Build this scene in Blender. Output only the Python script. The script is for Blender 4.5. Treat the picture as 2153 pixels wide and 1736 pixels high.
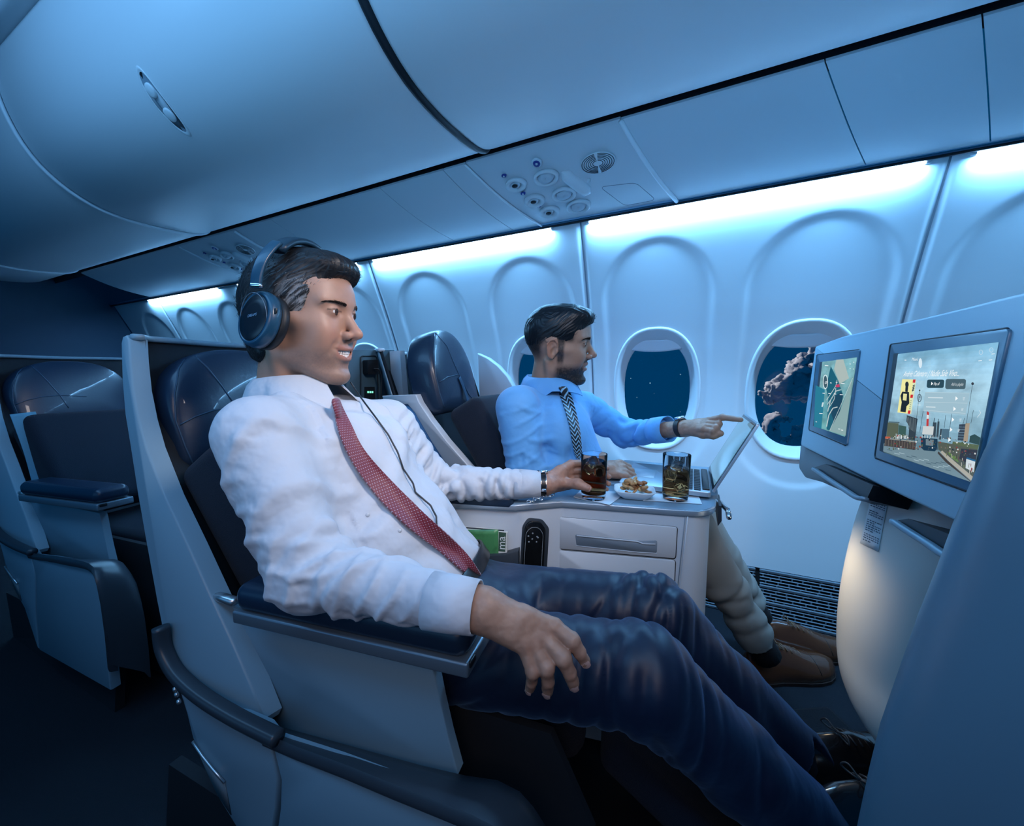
import bpy, math, random
import numpy as np
from mathutils import Vector, Matrix
random.seed(7)
for _o in list(bpy.data.objects): bpy.data.objects.remove(_o)
SC = bpy.context.scene
COL = SC.collection
PI = math.pi

# ---------------------------------------------------------------- camera
FPX = 800.0; PCX, PCY = 1076.5, 868.0
YAW = math.radians(25.5); PIT = math.radians(5.2); CH = 0.92
cd = bpy.data.cameras.new('camera'); cam = bpy.data.objects.new('camera', cd); COL.objects.link(cam)
cd.sensor_fit = 'HORIZONTAL'; cd.sensor_width = 36.0; cd.lens = 36.0 * FPX / 2153.0
cd.clip_start = 0.01; cd.clip_end = 500
cam.location = (0, 0, CH)
cam.rotation_euler = (math.radians(90) - PIT, 0, YAW)
SC.camera = cam

# ---------------------------------------------------------------- view
SC.view_settings.view_transform = 'Standard'
SC.view_settings.look = 'None'
SC.view_settings.exposure = 0.0
SC.view_settings.gamma = 1.0
SC.view_settings.use_curve_mapping = False

# ---------------------------------------------------------------- world: night sky with stars
W_ = bpy.data.worlds.new('night_sky'); SC.world = W_; W_.use_nodes = True
nt = W_.node_tree; nt.nodes.clear()
def _wn(t, **k):
    n = nt.nodes.new(t)
    for a, b in k.items(): setattr(n, a, b)
    return n
wo = _wn('ShaderNodeOutputWorld'); wb = _wn('ShaderNodeBackground')
tc = _wn('ShaderNodeTexCoord'); vo = _wn('ShaderNodeTexVoronoi'); vo.inputs['Scale'].default_value = 42
vo.feature = 'F1'
nt.links.new(tc.outputs['Generated'], vo.inputs['Vector'])
mr = _wn('ShaderNodeMapRange'); mr.inputs['From Min'].default_value = 0.035; mr.inputs['From Max'].default_value = 0.075
mr.inputs['To Min'].default_value = 1; mr.inputs['To Max'].default_value = 0
nt.links.new(vo.outputs['Distance'], mr.inputs['Value'])
gt = _wn('ShaderNodeSeparateColor'); nt.links.new(vo.outputs['Color'], gt.inputs['Color'])
pw = _wn('ShaderNodeMath', operation='POWER'); pw.inputs[1].default_value = 2.5; nt.links.new(gt.outputs[0], pw.inputs[0])
ml = _wn('ShaderNodeMath', operation='MULTIPLY'); nt.links.new(mr.outputs[0], ml.inputs[0]); nt.links.new(pw.outputs[0], ml.inputs[1])
mx = _wn('ShaderNodeMix', data_type='RGBA'); nt.links.new(ml.outputs[0], mx.inputs[0])
mx.inputs[6].default_value = (0.0, 0.040, 0.118, 1); mx.inputs[7].default_value = (0.45, 0.75, 0.9, 1)
nt.links.new(mx.outputs[2], wb.inputs['Color']); wb.inputs['Strength'].default_value = 1.0
nt.links.new(wb.outputs[0], wo.inputs['Surface'])

# ---------------------------------------------------------------- lights (cabin wash, key, footwell, added fills)
def area(name, loc, aim, size, power, col, sy=None, spread=None):
    l = bpy.data.lights.new(name, 'AREA'); l.energy = power; l.color = col; l.size = size
    if sy: l.shape = 'RECTANGLE'; l.size_y = sy
    if spread: l.spread = math.radians(spread)
    o = bpy.data.objects.new(name, l); COL.objects.link(o); o.location = loc
    o.rotation_euler = (Vector(aim) - Vector(loc)).to_track_quat('-Z', 'Y').to_euler()
    return o
def spot(name, loc, aim, power, col, ang=60, rad=0.03, blend=0.6):
    l = bpy.data.lights.new(name, 'SPOT'); l.energy = power; l.color = col; l.spot_size = math.radians(ang)
    l.shadow_soft_size = rad; l.spot_blend = blend
    o = bpy.data.objects.new(name, l); COL.objects.link(o); o.location = loc
    o.rotation_euler = (Vector(aim) - Vector(loc)).to_track_quat('-Z', 'Y').to_euler()
    return o
STRIP_P = 13.0; STRIP_C = (.20, .55, 1.0)
# blue mood lighting from the cove above the aisle, soft neutral lamp near the front seat row, warm footwell lamp
area('aisle_cove_light', (-.5, -.25, 2.05), (-.5, .9, 1.1), 2.8, 21, (.19, .50, .95), sy=.5)
area('aisle_low_light', (-1.0, -1.1, 1.1), (-.8, .9, 1.5), 2.4, 4, (.14, .50, 1.0), sy=1.0)
area('soft_key_lamp', (.26, .50, 1.50), (-.62, .58, .86), .22, 1.45, (1.0, .88, .86), spread=70)
l_ = bpy.data.lights.new('footwell_lamp', 'POINT'); l_.energy = .55; l_.color = (1.0, .74, .42); l_.shadow_soft_size = .04
o_ = bpy.data.objects.new('footwell_lamp', l_); COL.objects.link(o_); o_.location = (.40, 1.30, .66)
spot('footwell_lamp_near', (.13, .95, .70), (.34, .78, .42), 3.2, (1.0, .78, .50), 62, .03, .9)
area('aisle_fill_lamp', (.10, -.45, 1.35), (-.35, .45, .85), .5, .75, (1.0, .80, .74), spread=80)  # added neutral fill from the aisle to warm the skin tones
area('bin_fill_light', (-.1, -.62, .95), (0, .90, 1.85), 2.6, 4.2, (.20, .56, 1.0), sy=.4, spread=95)  # added blue fill from below, brightens the bin undersides
spot('seat_fill_spot', (.28, -.20, 1.72), (-.22, 1.02, .74), 17.0, (1.0, .88, .84), 46, .10, .8)  # added neutral fill on console and window seat, not a reading light


# ---------------------------------------------------------------- camera-ray helpers (pixel of the photo -> point at a chosen depth)
_c, _s = math.cos(YAW), math.sin(YAW)
def ray(x, y):
    u = x - PCX; v = y - PCY
    fw = FPX * math.cos(PIT) - v * math.sin(PIT); dz = -(v * math.cos(PIT) + FPX * math.sin(PIT))
    return (u * _c - fw * _s, u * _s + fw * _c, dz)
def atY(x, y, Y):
    r = ray(x, y); t = Y / r[1]; return Vector((r[0] * t, Y, CH + r[2] * t))
def atX(x, y, X):
    r = ray(x, y); t = X / r[0]; return Vector((X, r[1] * t, CH + r[2] * t))
def atZ(x, y, Z):
    r = ray(x, y); t = (Z - CH) / r[2]; return Vector((r[0] * t, r[1] * t, Z))
def atP(x, y, p, n):
    r = Vector(ray(x, y)); n = Vector(n); o = Vector((0, 0, CH)); t = (Vector(p) - o).dot(n) / r.dot(n); return o + r * t

# ---------------------------------------------------------------- materials
MATS = {}
def srgb(r, g, b):
    f = lambda c: (c / 255 / 12.92) if c / 255 <= .04045 else ((c / 255 + .055) / 1.055) ** 2.4
    return (f(r), f(g), f(b), 1)
def mat(name, col, rough=.5, metal=0, coat=0, sheen=0, tint=None, bump=None, var=0, vcol=None, emit=None, es=0, trans=0, ior=1.45, sss=0, alpha=1, spec=.5, stretch=(1, 1, 1), dots=None):
    if name in MATS: return MATS[name]
    m = bpy.data.materials.new(name); m.use_nodes = True; MATS[name] = m
    t = m.node_tree; b = t.nodes['Principled BSDF']
    if len(col) == 3: col = (*col, 1)
    b.inputs['Base Color'].default_value = col; b.inputs['Roughness'].default_value = rough
    b.inputs['Metallic'].default_value = metal; b.inputs['Coat Weight'].default_value = coat
    b.inputs['Sheen Weight'].default_value = sheen; b.inputs['IOR'].default_value = ior
    b.inputs['Specular IOR Level'].default_value = spec
    b.inputs['Transmission Weight'].default_value = trans; b.inputs['Alpha'].default_value = alpha
    if sss:
        b.inputs['Subsurface Weight'].default_value = sss; b.inputs['Subsurface Radius'].default_value = (.012, .005, .003)
        b.inputs['Subsurface Scale'].default_value = .6
    if tint: b.inputs['Sheen Tint'].default_value = (*tint, 1); b.inputs['Sheen Roughness'].default_value = .4
    src = None
    if vcol:
        a = t.nodes.new('ShaderNodeVertexColor'); a.layer_name = vcol; src = a.outputs[0]
    tcn = None
    if var or bump:
        tcn = t.nodes.new('ShaderNodeTexCoord'); mp = t.nodes.new('ShaderNodeMapping'); mp.inputs['Scale'].default_value = stretch
        t.links.new(tcn.outputs['Object'], mp.inputs[0])
    if var:
        n = t.nodes.new('ShaderNodeTexNoise'); n.inputs['Scale'].default_value = 18; n.inputs['Detail'].default_value = 4
        t.links.new(mp.outputs[0], n.inputs['Vector'])
        mrn = t.nodes.new('ShaderNodeMapRange'); mrn.inputs['To Min'].default_value = 1 - var; mrn.inputs['To Max'].default_value = 1 + var
        t.links.new(n.outputs[0], mrn.inputs[0])
        mm = t.nodes.new('ShaderNodeMix'); mm.data_type = 'RGBA'; mm.blend_type = 'MULTIPLY'; mm.inputs[0].default_value = 1
        if src: t.links.new(src, mm.inputs[6])
        else: mm.inputs[6].default_value = col
        t.links.new(mrn.outputs[0], mm.inputs[7]); src = mm.outputs[2]
    if src: t.links.new(src, b.inputs['Base Color'])
    if bump:
        sc, st, dist = bump[:3]; kind = bump[3] if len(bump) > 3 else 'noise'
        if kind == 'noise':
            n2 = t.nodes.new('ShaderNodeTexNoise'); n2.inputs['Scale'].default_value = sc; n2.inputs['Detail'].default_value = 3; o2 = n2.outputs[0]
        elif kind == 'weave':
            n2 = t.nodes.new('ShaderNodeTexVoronoi'); n2.inputs['Scale'].default_value = sc; o2 = n2.outputs['Distance']
        t.links.new(mp.outputs[0], n2.inputs['Vector'])
        bp = t.nodes.new('ShaderNodeBump'); bp.inputs['Strength'].default_value = st; bp.inputs['Distance'].default_value = dist
        t.links.new(o2, bp.inputs['Height']); t.links.new(bp.outputs[0], b.inputs['Normal'])
    if emit:
        b.inputs['Emission Color'].default_value = (*emit[:3], 1); b.inputs['Emission Strength'].default_value = es
    return m
def vemit(name, layer='Col', strength=1.0, noise=0):
    m = bpy.data.materials.new(name); m.use_nodes = True; t = m.node_tree; t.nodes.clear()
    o = t.nodes.new('ShaderNodeOutputMaterial'); e = t.nodes.new('ShaderNodeEmission'); a = t.nodes.new('ShaderNodeVertexColor'); a.layer_name = layer
    e.inputs['Strength'].default_value = strength
    if noise:
        tcn = t.nodes.new('ShaderNodeTexCoord'); n = t.nodes.new('ShaderNodeTexNoise'); n.inputs['Scale'].default_value = 22; n.inputs['Detail'].default_value = 6
        mp = t.nodes.new('ShaderNodeMapping'); mp.inputs['Scale'].default_value = (1, 1, 2.2)
        t.links.new(tcn.outputs['Object'], mp.inputs[0]); t.links.new(mp.outputs[0], n.inputs['Vector'])
        mrn = t.nodes.new('ShaderNodeMapRange'); mrn.inputs['From Min'].default_value = .3; mrn.inputs['From Max'].default_value = .7; mrn.inputs['To Min'].default_value = 1 - noise; mrn.inputs['To Max'].default_value = 1 + noise
        t.links.new(n.outputs[0], mrn.inputs[0])
        mm = t.nodes.new('ShaderNodeMix'); mm.data_type = 'RGBA'; mm.blend_type = 'MULTIPLY'; mm.inputs[0].default_value = 1
        t.links.new(a.outputs[0], mm.inputs[6]); t.links.new(mrn.outputs[0], mm.inputs[7]); t.links.new(mm.outputs[2], e.inputs[0])
    else: t.links.new(a.outputs[0], e.inputs[0])
    gl = t.nodes.new('ShaderNodeBsdfGlossy'); gl.inputs['Roughness'].default_value = .12; gl.inputs[0].default_value = (.04, .04, .04, 1)
    ad = t.nodes.new('ShaderNodeAddShader'); t.links.new(e.outputs[0], ad.inputs[0]); t.links.new(gl.outputs[0], ad.inputs[1])
    t.links.new(ad.outputs[0], o.inputs[0]); return m

# ---------------------------------------------------------------- objects
def wloc(o):
    v = Vector((0, 0, 0))
    while o is not None: v += Vector(o.location); o = o.parent
    return v
def mk(name, verts, faces, m, parent=None, smooth=True, cols=None, mats=None, fmat=None, autos=None):
    """link one mesh object; verts in world coordinates"""
    V = np.asarray([tuple(v) for v in verts], dtype=np.float64) if not isinstance(verts, np.ndarray) else verts
    if parent is not None: org = np.array(wloc(parent)); loc = None
    else:
        org = np.array([(V[:, 0].min() + V[:, 0].max()) / 2, (V[:, 1].min() + V[:, 1].max()) / 2, V[:, 2].min()]); loc = org
    me = bpy.data.meshes.new(name)
    if isinstance(faces, np.ndarray):
        nF, k = faces.shape
        me.vertices.add(len(V)); me.vertices.foreach_set('co', (V - org).astype(np.float32).ravel())
        me.loops.add(nF * k); me.loops.foreach_set('vertex_index', faces.astype(np.int32).ravel())
        me.polygons.add(nF); me.polygons.foreach_set('loop_start', np.arange(0, nF * k, k, dtype=np.int32))
        me.update(calc_edges=True)
    else:
        me.from_pydata([tuple(v) for v in (V - org)], [], [tuple(f) for f in faces])
    if cols is not None:
        ca = me.color_attributes.new('Col', 'FLOAT_COLOR', 'POINT')
        c4 = np.ones((len(V), 4), np.float32); c4[:, :3] = cols[:, :3]; ca.data.foreach_set('color', c4.ravel())
    if mats:
        for q in mats: me.materials.append(q)
        me.polygons.foreach_set('material_index', np.asarray(fmat, np.int32))
    elif m: me.materials.append(m)
    if smooth: me.polygons.foreach_set('use_smooth', np.ones(len(me.polygons), bool))
    me.update()
    o = bpy.data.objects.new(name, me); COL.objects.link(o)
    if parent is not None: o.parent = parent
    else: o.location = tuple(loc)
    if smooth and autos:
        try: me.set_sharp_from_angle(angle=math.radians(autos))
        except Exception: pass
    return o
def tag(o, label=None, cat=None, group=None, kind=None):
    if label: o['label'] = label
    if cat: o['category'] = cat
    if group: o['group'] = group
    if kind: o['kind'] = kind
    return o
def empty(name, loc, label=None, cat=None, group=None, kind=None):
    o = bpy.data.objects.new(name, None); o.empty_display_size = .02; COL.objects.link(o); o.location = tuple(loc)
    return tag(o, label, cat, group, kind)
class MB:
    """mesh buffer that joins pieces into ONE object"""
    def __init__(s): s.v = []; s.f = []; s.fm = []; s.c = []
    def add(s, V, F, mi=0, col=None):
        b = len(s.v); s.v += [tuple(p) for p in V]; s.f += [tuple(i + b for i in f) for f in F]; s.fm += [mi] * len(F)
        s.c += [col if col else (1, 1, 1)] * len(V); return s
    def build(s, name, m, parent=None, smooth=True, autos=35, mats=None, cols=False):
        return mk(name, s.v, s.f, m, parent, smooth, autos=autos, mats=mats, fmat=s.fm if mats else None, cols=np.array(s.c, np.float32) if cols else None)
def bev_box(c, sz, r=.004, seg=2, R=None):
    """box as (V,F) with rounded edges (superellipse style loft along z)"""
    hx, hy, hz = sz[0] / 2, sz[1] / 2, sz[2] / 2; r = min(r, hx * .98, hy * .98, hz * .98)
    rings = []
    for sgn in (-1, 1):
        ang = [i / seg * PI / 2 for i in range(seg + 1)]
        if sgn > 0: ang = ang[::-1]
        for a in ang:
            inset = r * (1 - math.sin(a)); z = sgn * (hz - r + r * math.cos(a)); rings.append((inset, z))
    V = []; n = 4 * (seg + 1)
    for inset, z in rings:
        for q, (sx, sy) in enumerate(((1, 1), (-1, 1), (-1, -1), (1, -1))):
            for i in range(seg + 1):
                a = q * PI / 2 + i / seg * PI / 2; rr = max(r - inset, 0)
                V.append(Vector((sx * (hx - r) + rr * math.cos(a), sy * (hy - r) + rr * math.sin(a), z)))
    F = []
    for k in range(len(rings) - 1):
        for i in range(n): F.append((k * n + i, k * n + (i + 1) % n, (k + 1) * n + (i + 1) % n, (k + 1) * n + i))
    F.append(tuple(range(n))[::-1]); F.append(tuple((len(rings) - 1) * n + i for i in range(n)))
    if R is not None: V = [R @ v for v in V]
    c = Vector(c); return [v + c for v in V], F
def roundpoly(P, r, seg=4):
    """round the corners of a 3-D polygon"""
    P = [Vector(p) for p in P]; n = len(P); out = []
    rs = r if isinstance(r, (list, tuple)) else [r] * n
    for i in range(n):
        a, b, c = P[i - 1], P[i], P[(i + 1) % n]; d1 = a - b; d2 = c - b; q = min(rs[i], d1.length * .49, d2.length * .49)
        if q < 1e-6: out.append(b); continue
        p1 = b + d1.normalized() * q; p2 = b + d2.normalized() * q
        for k in range(seg + 1):
            t = k / seg; out.append(p1 * (1 - t) ** 2 + b * 2 * t * (1 - t) + p2 * t * t)
    return out
def polynormal(P):
    n = Vector((0, 0, 0))
    for i in range(len(P)):
        a, b = P[i - 1], P[i]; n += a.cross(b)
    return n.normalized()
def prism(P, ext, bev=0.0, bseg=2):
    """polygon (3-D points) extruded by the vector ext; the front (un-extruded) rim is bevelled"""
    P = [Vector(p) for p in P]; ext = Vector(ext); n = len(P); cen = sum(P, Vector()) / n
    V = []; F = []; rings = []
    nor = polynormal(P); en = ext.normalized()
    def inset(d):
        out = []
        for i in range(n):
            a, b, c = P[i - 1], P[i], P[(i + 1) % n]
            e1 = (b - a); e2 = (c - b)
            if e1.length < 1e-7: e1 = e2
            if e2.length < 1e-7: e2 = e1
            n1 = nor.cross(e1.normalized()); n2 = nor.cross(e2.normalized()); nn = n1 + n2
            if nn.length < 1e-6: nn = n1
            nn = nn / max(nn.length_squared, .3) * 2 * .5
            out.append(b + nn * d * 1.0)
        return out
    if bev > 0:
        for k in range(bseg + 1):
            a = k / bseg * PI / 2; rings.append([p + en * (bev * (1 - math.cos(a))) for p in inset(bev * (1 - math.sin(a)))])
    else: rings.append(P)
    rings.append([p + ext for p in P])
    for r in rings: V += r
    for k in range(len(rings) - 1):
        for i in range(n): F.append((k * n + i, k * n + (i + 1) % n, (k + 1) * n + (i + 1) % n, (k + 1) * n + i))
    F.append(tuple(range(n))[::-1]); F.append(tuple((len(rings) - 1) * n + i for i in range(n)))
    if nor.dot(ext) < 0: F = [f[::-1] for f in F]
    return V, F
def spline(P, n=8, closed=False):
    P = [Vector(p) for p in P]; m = len(P); out = []
    if m < 3 and not closed: return P
    for i in range(m if closed else m - 1):
        if closed: a, b, c, d = P[i - 1], P[i], P[(i + 1) % m], P[(i + 2) % m]
        else: a = P[max(i - 1, 0)]; b = P[i]; c = P[i + 1]; d = P[min(i + 2, m - 1)]
        for k in range(n):
            t = k / n; out.append(.5 * ((2 * b) + (c - a) * t + (2 * a - 5 * b + 4 * c - d) * t * t + (3 * b - a - 3 * c + d) * t ** 3))
    if not closed: out.append(P[-1])
    return out
def tube(P, r, seg=8, closed=False, flat=None, up=None):
    """sweep a circle (or flat=(w,h) rounded rectangle, oriented by up) along P"""
    P = [Vector(p) for p in P]; n = len(P); V = []; F = []
    T = []
    for i in range(n):
        a = P[i - 1] if (i > 0 or closed) else P[i]; b = P[(i + 1) % n] if (i < n - 1 or closed) else P[i]
        d = b - a; T.append(d.normalized() if d.length > 1e-9 else Vector((1, 0, 0)))
    N = Vector(up) if up is not None else (Vector((0, 0, 1)) if abs(T[0].z) < .9 else Vector((1, 0, 0)))
    if flat:
        w, h = flat; q = min(w, h) * .35; prof = []
        for k, (sx, sy) in enumerate(((1, 1), (-1, 1), (-1, -1), (1, -1))):
            for i in range(3):
                a = k * PI / 2 + i * PI / 4; prof.append((sx * (w / 2 - q) + q * math.cos(a), sy * (h / 2 - q) + q * math.sin(a)))
    else: prof = [(math.cos(2 * PI * k / seg), math.sin(2 * PI * k / seg)) for k in range(seg)]
    s = len(prof)
    for i in range(n):
        if up is not None: N = Vector(up)
        N = (N - T[i] * N.dot(T[i])); N = N.normalized() if N.length > 1e-6 else T[i].orthogonal().normalized()
        B = T[i].cross(N); rr = (r[i] if isinstance(r, (list, tuple)) else r) if not flat else (r[i] if isinstance(r, (list, tuple)) else 1)
        for (a, b) in prof: V.append(P[i] + (B * a + N * b) * rr)
    for i in range(n if closed else n - 1):
        for k in range(s):
            a = i * s + k; b = i * s + (k + 1) % s; c = ((i + 1) % n) * s + (k + 1) % s; d = ((i + 1) % n) * s + k
            F.append((a, b, c, d))
    if not closed: F.append(tuple(range(s))[::-1]); F.append(tuple((n - 1) * s + k for k in range(s)))
    return V, F
def loft(rings, closed=True, cap=True):
    n = len(rings[0]); V = [Vector(p) for r in rings for p in r]; F = []
    for k in range(len(rings) - 1):
        for i in range(n if closed else n - 1):
            F.append((k * n + i, k * n + (i + 1) % n, (k + 1) * n + (i + 1) % n, (k + 1) * n + i))
    if cap and closed: F.append(tuple(range(n))[::-1]); F.append(tuple((len(rings) - 1) * n + i for i in range(n)))
    return V, F
def sheet(grid, th):
    """grid[i][j] of points -> surface with thickness th (vector or scalar along the normal)"""
    G = [[Vector(p) for p in row] for row in grid]; a = len(G); b = len(G[0])
    def nrm(i, j):
        u = G[min(i + 1, a - 1)][j] - G[max(i - 1, 0)][j]; v = G[i][min(j + 1, b - 1)] - G[i][max(j - 1, 0)]
        n = u.cross(v); return n.normalized() if n.length > 1e-12 else Vector((0, 0, 1))
    top = [p for row in G for p in row]
    if isinstance(th, (int, float)): bot = [G[i][j] + nrm(i, j) * th for i in range(a) for j in range(b)]
    else: bot = [p + Vector(th) for p in top]
    V = top + bot; o = a * b; F = []
    for i in range(a - 1):
        for j in range(b - 1):
            q = (i * b + j, i * b + j + 1, (i + 1) * b + j + 1, (i + 1) * b + j)
            F.append(q); F.append(tuple(o + k for k in q[::-1]))
    for i in range(a - 1):
        F.append((i * b, (i + 1) * b, o + (i + 1) * b, o + i * b)); F.append((i * b + b - 1, o + i * b + b - 1, o + (i + 1) * b + b - 1, (i + 1) * b + b - 1))
    for j in range(b - 1):
        F.append((j, o + j, o + j + 1, j + 1)); q = (a - 1) * b; F.append((q + j, q + j + 1, o + q + j + 1, o + q + j))
    return V, F
def disc_ring(c, n, prof, seg=24, ref=None, sx=1, sy=1):
    """lathe: prof = [(radius, height along n)]"""
    c = Vector(c); n = Vector(n).normalized(); u = (Vector(ref) - n * Vector(ref).dot(n)).normalized() if ref is not None else n.orthogonal().normalized(); w = n.cross(u)
    V = []; F = []; k = len(prof)
    for (r, h) in prof:
        for i in range(seg): a = 2 * PI * i / seg; V.append(c + (u * math.cos(a) * sx + w * math.sin(a) * sy) * r + n * h)
    for q in range(k - 1):
        for i in range(seg): F.append((q * seg + i, q * seg + (i + 1) % seg, (q + 1) * seg + (i + 1) % seg, (q + 1) * seg + i))
    if prof[0][0] > 1e-6: F.append(tuple(range(seg))[::-1])
    if prof[-1][0] > 1e-6: F.append(tuple((k - 1) * seg + i for i in range(seg)))
    return V, F
_TC = {}
def text2d(s, size=1.0, align='LEFT', italic=0, squeeze=1):
    key = (s, align)
    if key not in _TC:
        cu = bpy.data.curves.new('t', 'FONT'); cu.body = s; cu.align_x = align; cu.resolution_u = 3
        o = bpy.data.objects.new('t', cu); me = o.to_mesh()
        _TC[key] = ([(v.co.x, v.co.y) for v in me.vertices], [tuple(p.vertices) for p in me.polygons])
        o.to_mesh_clear(); bpy.data.objects.remove(o); bpy.data.curves.remove(cu)
    V, F = _TC[key]
    return [((x + y * italic) * size * squeeze, y * size) for x, y in V], F
def copy_tree(o, parent=None, off=None):
    c = o.copy(); COL.objects.link(c)
    if parent is not None: c.parent = parent
    elif off is not None: c.location = Vector(o.location) + Vector(off)
    for ch in list(o.children): copy_tree(ch, c)
    return c

# ---------------------------------------------------------------- implicit surfaces for bodies
class SDF:
    def __init__(s, lo, hi, h):
        s.h = h; s.lo = np.array(lo, np.float32); n = np.ceil((np.array(hi) - np.array(lo)) / h).astype(int) + 1; s.n = n
        s.X, s.Y, s.Z = np.meshgrid(*[np.float32(lo[i]) + np.arange(n[i], dtype=np.float32) * np.float32(h) for i in range(3)], indexing='ij')
        s.d = np.full(s.X.shape, 9.0, np.float32)
    def region(s, c0, c1):
        a = np.clip(np.floor((np.minimum(c0, c1) - s.lo) / s.h).astype(int), 0, s.n - 1); b = np.clip(np.ceil((np.maximum(c0, c1) - s.lo) / s.h).astype(int) + 1, 1, s.n)
        b = np.maximum(b, a + 1)
        return (slice(a[0], b[0]), slice(a[1], b[1]), slice(a[2], b[2]))
    def _apply(s, sl, e, k, op):
        d = s.d[sl]
        if op == '+':
            if k > 0: hh = np.clip(.5 + .5 * (e - d) / k, 0, 1); s.d[sl] = e * (1 - hh) + d * hh - k * hh * (1 - hh)
            else: s.d[sl] = np.minimum(d, e)
        elif op == '-':
            e = -e
            if k > 0: hh = np.clip(.5 - .5 * (e - d) / k, 0, 1); s.d[sl] = e * (1 - hh) + d * hh + k * hh * (1 - hh)
            else: s.d[sl] = np.maximum(d, e)
        elif op == '&': s.d[sl] = np.maximum(d, e)
    def cone(s, a, b, ra, rb, k=.01, op='+'):
        a = np.array(a, np.float32); b = np.array(b, np.float32); m = max(ra, rb) + k + s.h * 3 + .012
        sl = s.region(np.minimum(a, b) - m, np.maximum(a, b) + m)
        X, Y, Z = s.X[sl], s.Y[sl], s.Z[sl]; ab = b - a; L = float((ab ** 2).sum()) + 1e-12
        t = np.clip(((X - a[0]) * ab[0] + (Y - a[1]) * ab[1] + (Z - a[2]) * ab[2]) / L, 0, 1)
        e = np.sqrt((X - a[0] - ab[0] * t) ** 2 + (Y - a[1] - ab[1] * t) ** 2 + (Z - a[2] - ab[2] * t) ** 2) - (ra + (rb - ra) * t)
        s._apply(sl, e, k, op); return s
    def chain(s, P, R, k=.01, op='+'):
        for i in range(len(P) - 1): s.cone(P[i], P[i + 1], R[i], R[i + 1], k, op)
        return s
    def ell(s, c, r, k=.01, op='+', M=None):
        c = np.array(c, np.float32); r = np.array(r, np.float32); m = float(r.max()) + k + s.h * 3 + .012
        sl = s.region(c - m, c + m); x, y, z = s.X[sl] - c[0], s.Y[sl] - c[1], s.Z[sl] - c[2]
        if M is not None:
            M = np.array(M, np.float32); x, y, z = (M[0, 0] * x + M[1, 0] * y + M[2, 0] * z, M[0, 1] * x + M[1, 1] * y + M[2, 1] * z, M[0, 2] * x + M[1, 2] * y + M[2, 2] * z)
        k0 = np.sqrt((x / r[0]) ** 2 + (y / r[1]) ** 2 + (z / r[2]) ** 2); k1 = np.sqrt((x / r[0] ** 2) ** 2 + (y / r[1] ** 2) ** 2 + (z / r[2] ** 2) ** 2) + 1e-9
        s._apply(sl, k0 * (k0 - 1) / k1, k, op); return s
    def plane(s, p, n, op='&', k=0):
        n = np.array(n, np.float32); n /= np.linalg.norm(n); e = (s.X - p[0]) * n[0] + (s.Y - p[1]) * n[1] + (s.Z - p[2]) * n[2]
        s._apply(slice(None), e, k, op); return s
    def mesh(s):
        import openvdb
        g = openvdb.FloatGrid(background=9.0); d = s.d.copy(); w = s.h * 4
        d = np.clip(d, -w, w)
        d[0], d[-1], d[:, 0], d[:, -1], d[:, :, 0], d[:, :, -1] = w, w, w, w, w, w
        g.copyFromArray(d); P, Q = g.convertToQuads(isovalue=0.0)
        P = np.asarray(P, np.float64) * s.h + s.lo
        return P, np.asarray(Q, np.int64)[:, ::-1].copy()
def h3(ix, iy, iz, seed):
    n = (ix * 374761393 + iy * 668265263 + iz * 1274126177 + seed * 974634777) & 0xffffffff
    n = ((n ^ (n >> 13)) * 1274126177) & 0xffffffff
    return ((n ^ (n >> 16)) & 0xffff) / 65535.0
def vnoise(P, f, seed=0):
    """value noise 0..1 at the points P (n,3), frequency f (scalar or 3-vector)"""
    Q = P * np.array(f, np.float64); I = np.floor(Q).astype(np.int64); T = Q - I; T = T * T * T * (T * (6 * T - 15) + 10); r = 0
    for a in (0, 1):
        for b in (0, 1):
            for c in (0, 1):
                w = (T[:, 0] if a else 1 - T[:, 0]) * (T[:, 1] if b else 1 - T[:, 1]) * (T[:, 2] if c else 1 - T[:, 2])
                r = r + w * h3(I[:, 0] + a, I[:, 1] + b, I[:, 2] + c, seed)
    return r
def fbm(P, f, o=3, seed=0):
    r = 0; a = .5; f = np.array(f, float)
    for i in range(o): r = r + a * vnoise(P, f, seed + i); a *= .5; f = f * 2.03
    return r / (1 - .5 ** o)
def vnormals(V, Q):
    a, b, c, d = (V[Q[:, i]] for i in range(4)); n = np.cross(c - a, d - b)
    N = np.zeros_like(V)
    for i in range(4): np.add.at(N, Q[:, i], n)
    return N / (np.linalg.norm(N, axis=1, keepdims=True) + 1e-12)
def vsmooth(V, Q, it=2, lam=.5):
    for _ in range(it):
        S = np.zeros_like(V); C = np.zeros(len(V))
        for i in range(4):
            j = Q[:, (i + 1) % 4]; np.add.at(S, Q[:, i], V[j]); np.add.at(C, Q[:, i], 1); np.add.at(S, j, V[Q[:, i]]); np.add.at(C, j, 1)
        V = V + lam * (S / np.maximum(C, 1)[:, None] - V)
    return V
def smstep(x, a, b): t = np.clip((x - a) / (b - a), 0, 1); return t * t * (3 - 2 * t)

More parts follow.
